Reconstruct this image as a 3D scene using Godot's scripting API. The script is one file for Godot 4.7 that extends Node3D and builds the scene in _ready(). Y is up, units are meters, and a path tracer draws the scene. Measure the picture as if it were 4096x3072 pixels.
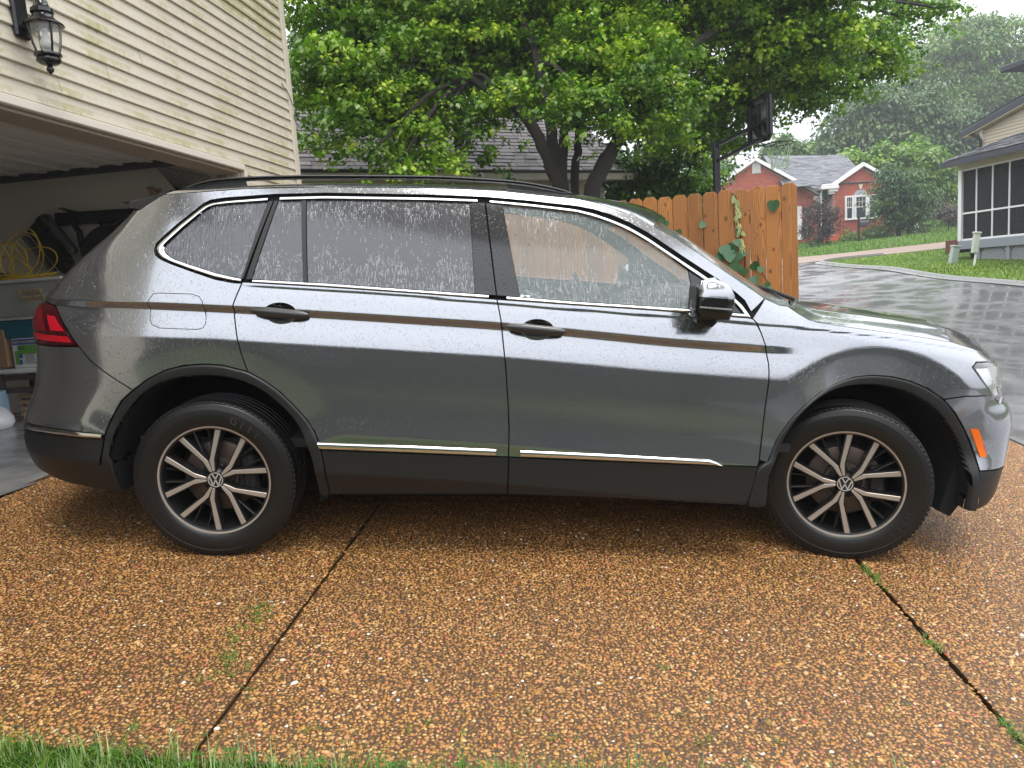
extends Node3D

# ------------------------------------------------------------------ mesh helpers
class MB:
	var v := PackedVector3Array()
	var n := PackedVector3Array()
	var u := PackedVector2Array()
	var c := PackedColorArray()
	var x := PackedInt32Array()
	var col := Color(1, 1, 1)
	func vert(p: Vector3, nn: Vector3, uv := Vector2.ZERO) -> int:
		v.append(p)
		n.append(nn)
		u.append(uv)
		c.append(col)
		return v.size() - 1
	func face(a: int, b: int, d: int) -> void:
		var g := (v[b] - v[a]).cross(v[d] - v[a])
		if g.dot(n[a] + n[b] + n[d]) > 0.0:
			x.append(a)
			x.append(d)
			x.append(b)
		else:
			x.append(a)
			x.append(b)
			x.append(d)
	func poly(pts: Array, nn := Vector3.ZERO, uvs := []) -> void:
		# a flat convex polygon
		if nn == Vector3.ZERO:
			nn = (pts[2] - pts[0]).cross(pts[1] - pts[0]).normalized()
		var i0 := v.size()
		for k in pts.size():
			vert(pts[k], nn, uvs[k] if uvs.size() else Vector2(pts[k].x + pts[k].z, pts[k].y))
		for k in range(1, pts.size() - 1):
			face(i0, i0 + k, i0 + k + 1)
	func box(o: Vector3, s: Vector3, b := Basis(), bev := 0.0, uo := Vector2.ZERO) -> void:
		var h := s * 0.5
		for ax in 3:
			for sg in [-1.0, 1.0]:
				var nn := Vector3.ZERO
				nn[ax] = sg
				var a1 := (ax + 1) % 3
				var a2 := (ax + 2) % 3
				var pts := []
				var uvs := []
				for q in [[-1, -1], [1, -1], [1, 1], [-1, 1]]:
					var p := Vector3.ZERO
					p[ax] = sg * h[ax]
					p[a1] = q[0] * (h[a1] - bev)
					p[a2] = q[1] * (h[a2] - bev)
					pts.append(o + b * p)
					uvs.append(uo + (Vector2(p.z, p.y) if ax == 0 else Vector2(p.x, p.z) if ax == 1 else Vector2(p.x, p.y)))
				poly(pts, (b * nn).normalized(), uvs)
		if bev > 0.0:
			for ax in 3:
				var a1 := (ax + 1) % 3
				var a2 := (ax + 2) % 3
				for s1 in [-1.0, 1.0]:
					for s2 in [-1.0, 1.0]:
						var pts := []
						for e in [-1.0, 1.0]:
							for w in ([0, 1] if e < 0.0 else [1, 0]):
								var p := Vector3.ZERO
								p[ax] = e * (h[ax] - bev)
								p[a1] = s1 * (h[a1] - (bev if w == 1 else 0.0))
								p[a2] = s2 * (h[a2] - (bev if w == 0 else 0.0))
								pts.append(o + b * p)
						var nn := Vector3.ZERO
						nn[a1] = s1
						nn[a2] = s2
						poly(pts, (b * nn).normalized())
			for s0 in [-1.0, 1.0]:
				for s1 in [-1.0, 1.0]:
					for s2 in [-1.0, 1.0]:
						var sg := Vector3(s0, s1, s2)
						var q := sg * h
						poly([o + b * (q - Vector3(0, s1, s2) * bev), o + b * (q - Vector3(s0, 0, s2) * bev), o + b * (q - Vector3(s0, s1, 0) * bev)], (b * sg).normalized())
	func bar(a: Vector3, b: Vector3, w: float, t: float, up := Vector3.UP, bev := 0.0) -> void:
		# a box along a-b, w wide across, t thick along «up»
		var d := (b - a)
		var z := d.normalized()
		var xx := up.cross(z)
		xx = xx.normalized() if xx.length() > 0.01 else Vector3.RIGHT.cross(z).normalized()
		box((a + b) * 0.5, Vector3(w, t, d.length()), Basis(xx, z.cross(xx), z), bev)
	func tube(pts: Array, rad: Array, sides := 8, caps := true) -> void:
		var t0: Vector3 = (pts[1] - pts[0]).normalized()
		var r0 := t0.cross(Vector3.UP if absf(t0.y) < 0.9 else Vector3.RIGHT).normalized()
		var rows := []
		var along := 0.0
		for i in pts.size():
			var t: Vector3 = (pts[mini(i + 1, pts.size() - 1)] - pts[maxi(i - 1, 0)]).normalized()
			r0 = (r0 - t * r0.dot(t)).normalized()
			var r1 := t.cross(r0)
			if i > 0:
				along += (pts[i] - pts[i - 1]).length()
			var row := []
			for k in sides + 1:
				var a := TAU * k / sides
				var nn := r0 * cos(a) + r1 * sin(a)
				row.append(vert(pts[i] + nn * rad[i], nn, Vector2(float(k) / sides * TAU * rad[0], along)))
			rows.append(row)
			if caps and (i == 0 or i == pts.size() - 1):
				var cn := -t if i == 0 else t
				var ring := []
				for k in sides:
					ring.append(v[row[k]])
				poly(ring, cn)
		for i in pts.size() - 1:
			for k in sides:
				face(rows[i][k], rows[i][k + 1], rows[i + 1][k])
				face(rows[i][k + 1], rows[i + 1][k + 1], rows[i + 1][k])
	func lathe(prof: Array, segs: int, xf := Transform3D(), flat := 0.6) -> void:
		# prof: [radius, height] pairs, turned about the y axis of xf; corners sharper than «flat» stay sharp
		var m := prof.size() - 1
		var nn := []
		for i in m:
			var d := Vector2(prof[i + 1][0] - prof[i][0], prof[i + 1][1] - prof[i][1])
			nn.append(Vector2(d.y, -d.x).normalized())
		for i in m:
			var na: Vector2 = nn[i]
			var nb: Vector2 = nn[i]
			if i > 0 and nn[i - 1].dot(nn[i]) > flat:
				na = (nn[i - 1] + nn[i]).normalized()
			if i < m - 1 and nn[i + 1].dot(nn[i]) > flat:
				nb = (nn[i + 1] + nn[i]).normalized()
			var ia := v.size()
			for k in segs + 1:
				var a := TAU * k / segs
				var e := Vector3(cos(a), 0, sin(a))
				vert(xf * (e * prof[i][0] + Vector3.UP * prof[i][1]), (xf.basis * (e * na.x + Vector3.UP * na.y)).normalized(), Vector2(float(k) / segs, float(i) / m))
				vert(xf * (e * prof[i + 1][0] + Vector3.UP * prof[i + 1][1]), (xf.basis * (e * nb.x + Vector3.UP * nb.y)).normalized(), Vector2(float(k) / segs, float(i + 1) / m))
			for k in segs:
				var b := ia + k * 2
				face(b, b + 1, b + 2)
				face(b + 1, b + 3, b + 2)
	func prism(pts: PackedVector2Array, z0: float, z1: float, xf := Transform3D(), bev := 0.0) -> void:
		# a flat outline in x-y pushed from z0 to z1
		var cw := Geometry2D.is_polygon_clockwise(pts)
		var m := pts.size()
		var outs := PackedVector2Array()
		for k in m:
			var d := (pts[(k + 1) % m] - pts[k]).normalized()
			outs.append(Vector2(d.y, -d.x) * (-1.0 if cw else 1.0))
		var top := pts.duplicate()
		if bev > 0.0:
			for k in m:
				var w := outs[k] + outs[(k + m - 1) % m]
				top[k] = pts[k] - w * bev / maxf(0.4, w.length_squared() * 0.5)
		var zb := z1 - signf(z1 - z0) * bev
		for s in 2:
			var loop := top if s == 1 else pts
			var tri := Geometry2D.triangulate_polygon(loop)
			var nn := (xf.basis * Vector3(0, 0, 1 if s == 1 else -1)).normalized() * signf(z1 - z0)
			var i0 := v.size()
			for p in loop:
				vert(xf * Vector3(p.x, p.y, z1 if s == 1 else z0), nn, p)
			for k in range(0, tri.size(), 3):
				face(i0 + tri[k], i0 + tri[k + 1], i0 + tri[k + 2])
		for k in m:
			var a := pts[k]
			var b := pts[(k + 1) % m]
			var o := outs[k]
			poly([xf * Vector3(a.x, a.y, z0), xf * Vector3(b.x, b.y, z0), xf * Vector3(b.x, b.y, zb), xf * Vector3(a.x, a.y, zb)], (xf.basis * Vector3(o.x, o.y, 0)).normalized())
			if bev > 0.0:
				var a2 := top[k]
				var b2 := top[(k + 1) % m]
				poly([xf * Vector3(a.x, a.y, zb), xf * Vector3(b.x, b.y, zb), xf * Vector3(b2.x, b2.y, z1), xf * Vector3(a2.x, a2.y, z1)], (xf.basis * Vector3(o.x, o.y, signf(z1 - z0))).normalized())
	func ball(o: Vector3, r: Vector3, segs := 10, rings := 6, b := Basis()) -> void:
		var rows := []
		for i in rings + 1:
			var row := []
			var p := PI * i / rings
			for k in segs + 1:
				var a := TAU * k / segs
				var e := Vector3(sin(p) * cos(a), cos(p), sin(p) * sin(a))
				row.append(vert(o + b * (e * r), (b * (e / r)).normalized(), Vector2(a * r.x, p * r.y)))
			rows.append(row)
		for i in rings:
			for k in segs:
				face(rows[i][k], rows[i + 1][k], rows[i][k + 1])
				face(rows[i][k + 1], rows[i + 1][k], rows[i + 1][k + 1])
	func sheet(f: Callable, nu: int, nv: int, out_dir: Vector3, uvs := 1.0) -> void:
		# a curved surface f(s, t), s and t from 0 to 1, whose normals look along out_dir
		var i0 := v.size()
		for j in nv + 1:
			for i in nu + 1:
				var s := float(i) / nu
				var t := float(j) / nv
				var e := 0.004
				var du: Vector3 = f.call(minf(s + e, 1.0), t) - f.call(maxf(s - e, 0.0), t)
				var dv: Vector3 = f.call(s, minf(t + e, 1.0)) - f.call(s, maxf(t - e, 0.0))
				var nn := du.cross(dv).normalized()
				if nn.dot(out_dir) < 0.0:
					nn = -nn
				var p: Vector3 = f.call(s, t)
				vert(p, nn, Vector2(p.x, p.z + p.y) * uvs)
		for j in nv:
			for i in nu:
				var a := i0 + j * (nu + 1) + i
				face(a, a + 1, a + nu + 1)
				face(a + 1, a + nu + 2, a + nu + 1)
	func mesh() -> ArrayMesh:
		var arr := []
		arr.resize(Mesh.ARRAY_MAX)
		arr[Mesh.ARRAY_VERTEX] = v
		arr[Mesh.ARRAY_NORMAL] = n
		arr[Mesh.ARRAY_TEX_UV] = u
		arr[Mesh.ARRAY_COLOR] = c
		arr[Mesh.ARRAY_INDEX] = x
		var m := ArrayMesh.new()
		m.add_surface_from_arrays(Mesh.PRIMITIVE_TRIANGLES, arr)
		return m

var taken := {}
var rng := RandomNumberGenerator.new()

func numbered(nm: String) -> String:
	taken[nm] = taken.get(nm, -1) + 1
	return nm if taken[nm] == 0 else "%s_%03d" % [nm, taken[nm]]

func obj(nm: String, m, mat: Material, par: Node = null) -> MeshInstance3D:
	var o := MeshInstance3D.new()
	o.mesh = m.mesh() if m is MB else m
	o.material_override = mat
	if par == null:
		o.name = numbered(nm)
		add_child(o, true)
	else:
		var k := 0
		var nn := nm
		while par.has_node(NodePath(nn)):
			k += 1
			nn = "%s_%03d" % [nm, k]
		o.name = nn
		par.add_child(o, true)
	return o

func tag(o: Node, label: String, category: String, group := "") -> Node:
	o.set_meta("label", label)
	o.set_meta("category", category)
	if group != "":
		o.set_meta("group", group)
	return o

func thing(nm: String, label: String, category: String, at := Vector3.ZERO, turn := 0.0, group := "") -> Node3D:
	var o := Node3D.new()
	o.name = numbered(nm)
	o.position = at
	o.rotation.y = turn
	add_child(o, true)
	tag(o, label, category, group)
	return o

func kind(o: Node, k: String) -> Node:
	o.set_meta("kind", k)
	return o

func mat(c: Color, rough := 0.8, metal := 0.0, spec := 0.5) -> StandardMaterial3D:
	# c holds linear real-world values
	var m := StandardMaterial3D.new()
	m.albedo_color = c.linear_to_srgb()
	m.albedo_color.a = c.a
	m.roughness = rough
	m.metallic = metal
	m.metallic_specular = spec
	m.vertex_color_use_as_albedo = true
	return m

func noise_tex(w: int, h: int, freq: float, ramp: Array, seed_ := 1, kind_ := FastNoiseLite.TYPE_SIMPLEX_SMOOTH, octaves := 4) -> NoiseTexture2D:
	var f := FastNoiseLite.new()
	f.seed = seed_
	f.noise_type = kind_
	f.frequency = freq
	f.fractal_octaves = octaves
	var t := NoiseTexture2D.new()
	t.width = w
	t.height = h
	t.noise = f
	t.seamless = true
	t.generate_mipmaps = false
	if ramp.size():
		var g := Gradient.new()
		var offs := PackedFloat32Array()
		var cols := PackedColorArray()
		for r in ramp:
			offs.append(r[0])
			cols.append(r[1].linear_to_srgb())
		g.offsets = offs
		g.colors = cols
		t.color_ramp = g
	return t

func lin(r: float, g: float, b: float) -> Color:
	return Color(r, g, b)

func grey(g: float) -> Color:
	return Color(g, g, g)

func float_tex(d: PackedFloat32Array, w: int, h: int) -> ImageTexture:
	return ImageTexture.create_from_image(Image.create_from_data(w, h, false, Image.FORMAT_RF, d.to_byte_array()))

func lettering(txt: String, size: float, depth: float, font := "Droid Sans") -> TextMesh:
	var t := TextMesh.new()
	var f := SystemFont.new()
	f.font_names = PackedStringArray([font])
	t.font = f
	t.text = txt
	t.font_size = 64
	t.pixel_size = size / 64.0
	t.depth = depth
	return t

func V2(a: Array) -> PackedVector2Array:
	var o := PackedVector2Array()
	for k in range(0, a.size(), 2):
		o.append(Vector2(a[k], a[k + 1]))
	return o

func smooth(p: PackedVector2Array, n := 4) -> PackedVector2Array:
	var o := PackedVector2Array()
	for i in p.size() - 1:
		var a := p[maxi(i - 1, 0)] if i > 0 else p[0] * 2.0 - p[1]
		var d := p[i + 2] if i + 2 < p.size() else p[i + 1] * 2.0 - p[i]
		for k in n:
			o.append(p[i].cubic_interpolate(p[i + 1], a, d, float(k) / n))
	o.append(p[p.size() - 1])
	return o

func rev(p: PackedVector2Array) -> PackedVector2Array:
	var q := p.duplicate()
	q.reverse()
	return q

func sst(a: float, b: float, x: float) -> float:
	return smoothstep(a, b, x)

# ------------------------------------------------------------------ materials
var M := {}

func bead_map(n: int, count: int, r0: float, r1: float, tall: float, seed_: int, run := 0.0) -> ImageTexture:
	# standing water beads as a height field; «run» stretches some of them downwards into trails
	rng.seed = seed_
	var d := PackedFloat32Array()
	d.resize(n * n)
	for q in count:
		var r := lerpf(r0, r1, pow(rng.randf(), 2.5))
		var cx := rng.randf() * n
		var cy := rng.randf() * n
		var sy := rng.randf_range(1.0, 1.5) if run == 0.0 else rng.randf_range(1.0, 1.0 + run)
		var wob := rng.randf_range(-.25, .25)
		var ry := r * sy
		for j in range(int(-ry) - 1, int(ry) + 2):
			for i in range(int(-r * 1.3) - 1, int(r * 1.3) + 2):
				var dx := (i - wob * j * .3) / r
				var dy := j / ry
				var e := 1.0 - dx * dx - dy * dy
				if e > 0.0:
					var k := posmod(int(cy) + j, n) * n + posmod(int(cx) + i, n)
					d[k] = maxf(d[k], sqrt(e) * r / r1 * tall)
	return float_tex(d, n, n)

func make_mats() -> void:
	var beads := bead_map(1024, 2200, 2.0, 5.5, 1.0, 11)
	var paint := mat(grey(.30), .135, .88)
	paint.albedo_color = Color(.35, .362, .383).linear_to_srgb()
	paint.clearcoat_enabled = true
	paint.clearcoat = 1.0
	paint.clearcoat_roughness = .02
	paint.heightmap_enabled = true
	paint.heightmap_texture = beads
	paint.heightmap_scale = .028
	M.paint = paint
	var dp := mat(Color(.5, .52, .55, .22), .04)
	dp.transparency = BaseMaterial3D.TRANSPARENCY_ALPHA
	M.drop_paint = dp
	var dg := mat(Color(.60, .62, .66, .2), .04)
	dg.transparency = BaseMaterial3D.TRANSPARENCY_ALPHA
	M.drop_glass = dg
	M.black_paint = mat(grey(.02), .15)
	M.black_paint.clearcoat_enabled = true
	M.black_gloss = mat(grey(.012), .12)
	M.black_trim = mat(grey(.014), .38)
	var pil := mat(Color(.02, .02, .023), .1, .0, .55)
	pil.heightmap_enabled = true
	pil.heightmap_texture = beads
	pil.heightmap_scale = .12
	M.black_pillar = pil
	M.matte_black = mat(grey(.003), .9)
	M.cladding = mat(grey(.013), .42)
	M.rail = mat(grey(.03), .3)
	M.chrome = mat(grey(.82), .07, 1.0)
	M.rubber = mat(grey(.008), .42)
	M.rubber_light = mat(grey(.03), .4)
	M.rim_dark = mat(grey(.012), .35)
	M.rim_bright = mat(Color(.50, .455, .41), .35, .5)
	M.emblem = mat(grey(.6), .3, .4)
	M.brake = mat(Color(.16, .12, .10), .5, .6)
	M.caliper = mat(grey(.03), .6, .3)
	M.trim_dark = mat(grey(.03), .8)
	M.trim_light = mat(Color(.35, .36, .34), .9)
	M.lamp_dark = mat(Color(.05, .0035, .006), .08)
	M.lamp_red = mat(Color(.48, .008, .02), .12)
	M.lamp_red2 = mat(Color(.16, .005, .012), .1)
	M.amber = mat(Color(.85, .16, .01), .2)
	M.lamp_inner = mat(grey(.55), .3, .5)
	var lens := mat(Color(.9, .92, .92, .12), .05)
	lens.transparency = BaseMaterial3D.TRANSPARENCY_ALPHA
	M.lamp_lens = lens
	var streak := bead_map(1024, 2600, 3.0, 7.0, 1.0, 5, 7.0)
	var gd := mat(Color(.050, .052, .058, .93), .10, .0, .85)
	gd.transparency = BaseMaterial3D.TRANSPARENCY_ALPHA
	gd.heightmap_enabled = true
	gd.heightmap_texture = streak
	gd.heightmap_scale = .03
	M.glass_dark = gd
	var gc := mat(Color(.42, .50, .48, .30), .06, .0, .6)
	gc.transparency = BaseMaterial3D.TRANSPARENCY_ALPHA
	gc.heightmap_enabled = true
	gc.heightmap_texture = streak
	gc.heightmap_scale = .03
	M.glass_clear = gc

func siding_tex() -> ImageTexture:
	# pale vinyl with greenish algae hanging from the laps; 4 m to the tile, one course 0.1005 m
	var n := 1024
	var big := FastNoiseLite.new()
	big.seed = 5
	big.frequency = .012
	var fine := FastNoiseLite.new()
	fine.seed = 8
	fine.frequency = .09
	var drip := FastNoiseLite.new()
	drip.seed = 9
	drip.frequency = .05
	var im := Image.create(n, n, false, Image.FORMAT_RGB8)
	for j in n:
		var y := (1.0 - float(j) / n) * 4.0
		var row: float = floor((y - 2.68) / .1005)
		var ph: float = (y - 2.68) / .1005 - row
		for i in n:
			var amt := .68 + .9 * big.get_noise_2d(i * .6, row * 9.0) + .14 * clampf(row - 2.0, -3.0, 9.0) * .55
			var lvl := amt * .62 + .34 * drip.get_noise_2d(i, row * 57.0) + .12 * fine.get_noise_2d(i, row * 31.0)
			var s := smoothstep(lvl + .05, lvl - .12, ph) * (.45 + .5 * clampf(fine.get_noise_2d(i * .7, j * .7) + .55, 0.0, 1.0)) * clampf(amt, .2, 1.0)
			var g := 1.0 + .05 * fine.get_noise_2d(i, j)
			var c := Color(.64, .575, .46).lerp(Color(.40, .375, .17), clampf(s, 0.0, .9)) * g
			im.set_pixel(i, j, c.linear_to_srgb())
	return ImageTexture.create_from_image(im)

func wood_tex() -> ImageTexture:
	# sixteen different boards side by side, 2.323 m across and 2.4 m tall
	var w := 1024
	var h := 1024
	var nz := FastNoiseLite.new()
	nz.seed = 3
	nz.frequency = .9
	var st := FastNoiseLite.new()
	st.seed = 4
	st.frequency = 7.0
	rng.seed = 91
	var im := Image.create(w, h, false, Image.FORMAT_RGB8)
	for bd in 16:
		var knots := []
		for k in 4:
			knots.append([rng.randf_range(-.055, .055), rng.randf_range(.0, 2.4), rng.randf_range(.010, .022)])
		var ctr := rng.randf_range(-.06, .06)
		var fr := rng.randf_range(60.0, 105.0)
		var hue := rng.randf_range(-1.0, 1.0)
		for i in 64:
			for j in h:
				var x := (i - 32) / 64.0 * .1452
				var y := (1.0 - float(j) / h) * 2.4
				var d := x - ctr
				var v := sqrt(d * d * 1.0 + .0006 * pow(1.0 + nz.get_noise_2d(bd * 9.0, y * .5), 2.0)) + .030 * nz.get_noise_2d(bd * 13.0 + x * 5.0, y * .55)
				var kn := 0.0
				for q in knots:
					var e := Vector2((x - q[0]) / q[2], (y - q[1]) / (q[2] * 1.5))
					var r := e.length()
					v += .016 * exp(-r * r * .25)
					kn = maxf(kn, 1.0 - smoothstep(.5, 1.0, r))
				var ring := .5 + .5 * sin(v * TAU * fr)
				ring = pow(ring, 2.2)
				var str := st.get_noise_2d(bd * 31.0 + x * 60.0, y * .6)
				var big := nz.get_noise_2d(bd * 3.0 + x * 3.0 + 50.0, y * .8)
				var c := Color(.49, .205, .045).lerp(Color(.25, .092, .02), clampf(ring * .75 + str * .25 + .1 + hue * .08, 0.0, 1.0))
				c = c.lerp(Color(.16, .07, .025), clampf(big * .8 - .1, 0.0, .55))
				c = c.lerp(Color(.12, .04, .012), kn * .8)
				im.set_pixel(bd * 64 + i, j, c.linear_to_srgb())
	return ImageTexture.create_from_image(im)

func make_world_mats() -> void:
	var leaf := mat(Color(1, 1, 1), .33)
	leaf.backlight_enabled = true
	leaf.backlight = Color(.6, .8, .22)
	M.leaf = leaf
	var sg := mat(Color(1, 1, 1), .9)
	sg.albedo_texture = noise_tex(512, 512, .02, [[0.0, Color(.025, .032, .010)], [.5, Color(.04, .055, .014)], [1.0, Color(.06, .08, .02)]], 2)
	sg.uv1_triplanar = true
	sg.uv1_world_triplanar = true
	sg.uv1_scale = Vector3(.4, .4, .4)
	M.soil_grass = sg
	var slab := mat(Color(1, 1, 1), .45)
	slab.albedo_texture = noise_tex(1024, 1024, .06, [[0.0, Color(.03, .016, .006)], [.45, Color(.075, .038, .012)], [.75, Color(.12, .062, .02)], [1.0, Color(.16, .085, .03)]], 7)
	slab.uv1_triplanar = true
	slab.uv1_world_triplanar = true
	slab.uv1_scale = Vector3(1.3, 1.3, 1.3)
	slab.heightmap_enabled = true
	slab.heightmap_texture = noise_tex(1024, 1024, .12, [], 9, FastNoiseLite.TYPE_CELLULAR, 2)
	slab.heightmap_scale = .25
	M.slab = slab
	M.pebble = mat(Color(1, 1, 1), .30)
	var asp := mat(Color(1, 1, 1), 1.0)
	asp.albedo_texture = noise_tex(1024, 1024, .03, [[0.0, Color(.13, .13, .135)], [1.0, Color(.21, .208, .206)]], 12)
	asp.roughness_texture = noise_tex(1024, 1024, .008, [[0.0, Color(.008, .008, .008)], [.42, Color(.016, .016, .016)], [.55, Color(.045, .045, .045)], [1.0, Color(.09, .09, .09)]], 13)
	asp.roughness_texture_channel = BaseMaterial3D.TEXTURE_CHANNEL_RED
	asp.uv1_scale = Vector3(.11, .11, .11)
	asp.heightmap_enabled = true
	asp.heightmap_texture = noise_tex(1024, 1024, .035, [], 14)
	asp.heightmap_scale = .012
	asp.metallic_specular = .65
	M.asphalt = asp
	M.brown_drive = mat(Color(.26, .17, .12), .4)
	M.concrete = mat(Color(.22, .22, .215), .5)
	var sid := mat(Color(1, 1, 1), .5)
	sid.albedo_texture = siding_tex()
	M.siding = sid
	M.trim_cream = mat(Color(.60, .54, .43), .55)
	M.trim_pale = mat(Color(.68, .62, .52), .5)
	M.trim_white = mat(Color(.78, .77, .75), .5)
	M.jamb = mat(Color(.36, .30, .22), .6)
	M.drywall = mat(Color(.80, .73, .63), .9)
	M.door_panel = mat(Color(.62, .60, .55), .5)
	M.steel_dark = mat(Color(.14, .14, .14), .4, .7)
	var gf := mat(Color(1, 1, 1), .25)
	gf.albedo_texture = noise_tex(512, 512, .012, [[0.0, Color(.12, .12, .12)], [.5, Color(.22, .22, .22)], [1.0, Color(.34, .34, .33)]], 15)
	gf.uv1_scale = Vector3(.4, .4, .4)
	M.garage_floor = gf
	var lg := mat(Color(.9, .88, .8, .16), .05)
	lg.transparency = BaseMaterial3D.TRANSPARENCY_ALPHA
	M.lantern_glass = lg
	M.white_glass = mat(Color(.75, .75, .74), .3)
	M.wood_tool = mat(Color(.38, .24, .13), .6)
	M.wood_dark = mat(Color(.06, .04, .03), .5)
	M.yellow = mat(Color(.72, .50, .03), .5)
	var cp := mat(Color(.55, .56, .52, .42), .2)
	cp.transparency = BaseMaterial3D.TRANSPARENCY_ALPHA
	M.clear_plastic = cp
	M.bin_stuff = mat(Color(.35, .42, .22), .7)
	M.lid_white = mat(Color(.7, .7, .68), .4)
	M.tape = mat(Color(.55, .42, .26), .7)
	M.ink = mat(grey(.02), .6)
	M.teal = mat(Color(.015, .12, .17), .4)
	M.paper_white = mat(Color(.72, .72, .72), .6)
	M.print_blue = mat(Color(.03, .10, .38), .6)
	M.print_green = mat(Color(.12, .36, .05), .6)
	M.print_pale = mat(Color(.35, .52, .66), .6)
	M.print_grey = mat(grey(.35), .6)
	M.print_yellow = mat(Color(.75, .62, .08), .6)
	M.cloth_orange = mat(Color(.55, .25, .05), .8)
	M.cardboard = mat(Color(.36, .22, .12), .8)
	M.sack = mat(Color(.72, .72, .74), .35)
	M.shingle_brown = mat(Color(.30, .255, .25), .6)
	M.shingle_grey = mat(Color(.15, .155, .17), .45)
	M.wall_tan = mat(Color(.48, .42, .31), .7)
	var bark := mat(Color(1, 1, 1), .8)
	bark.albedo_texture = noise_tex(512, 512, .05, [[0.0, Color(.014, .012, .010)], [.5, Color(.05, .041, .034)], [1.0, Color(.15, .128, .105)]], 20, FastNoiseLite.TYPE_SIMPLEX_SMOOTH, 4)
	bark.uv1_scale = Vector3(6, 1.2, 1)
	bark.heightmap_enabled = true
	bark.heightmap_texture = noise_tex(512, 512, .05, [], 20)
	bark.heightmap_scale = 2.5
	M.bark = bark
	var fw := mat(Color(1, 1, 1), .5)
	fw.albedo_texture = wood_tex()
	fw.uv1_scale = Vector3(1.0 / 2.3232, -1.0 / 2.4, 1)
	M.fence_wood = fw
	M.vine_leaf = mat(Color(.04, .115, .04), .3)
	M.leaflet = mat(Color(.38, .42, .16), .5)
	M.net = mat(Color(.45, .62, .36), .8)
	M.mortar = mat(Color(.42, .30, .25), .9)
	M.brick = mat(Color(.44, .095, .05), .8)
	M.door_red_dark = mat(Color(.16, .05, .035), .8)
	M.door_red = mat(Color(.28, .03, .03), .5)
	M.awning = mat(Color(.02, .055, .045), .7)
	M.far_glass = mat(Color(.05, .06, .065), .08, 0.0, .8)
	M.far_pale_glass = mat(Color(.4, .42, .45), .1)
	M.shutter = mat(Color(.035, .04, .05), .5)
	var scr := mat(Color(.02, .02, .022, .72), .9)
	scr.transparency = BaseMaterial3D.TRANSPARENCY_ALPHA
	M.screen = scr
	M.lattice = mat(Color(.42, .42, .42), .6)
	M.deck_grey = mat(Color(.25, .27, .29), .6)
	M.utility_green = mat(Color(.33, .40, .34), .5)
	M.utility_pale = mat(Color(.48, .52, .44), .5)
	M.facing_wall = mat(Color(.07, .08, .06), .8)
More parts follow.
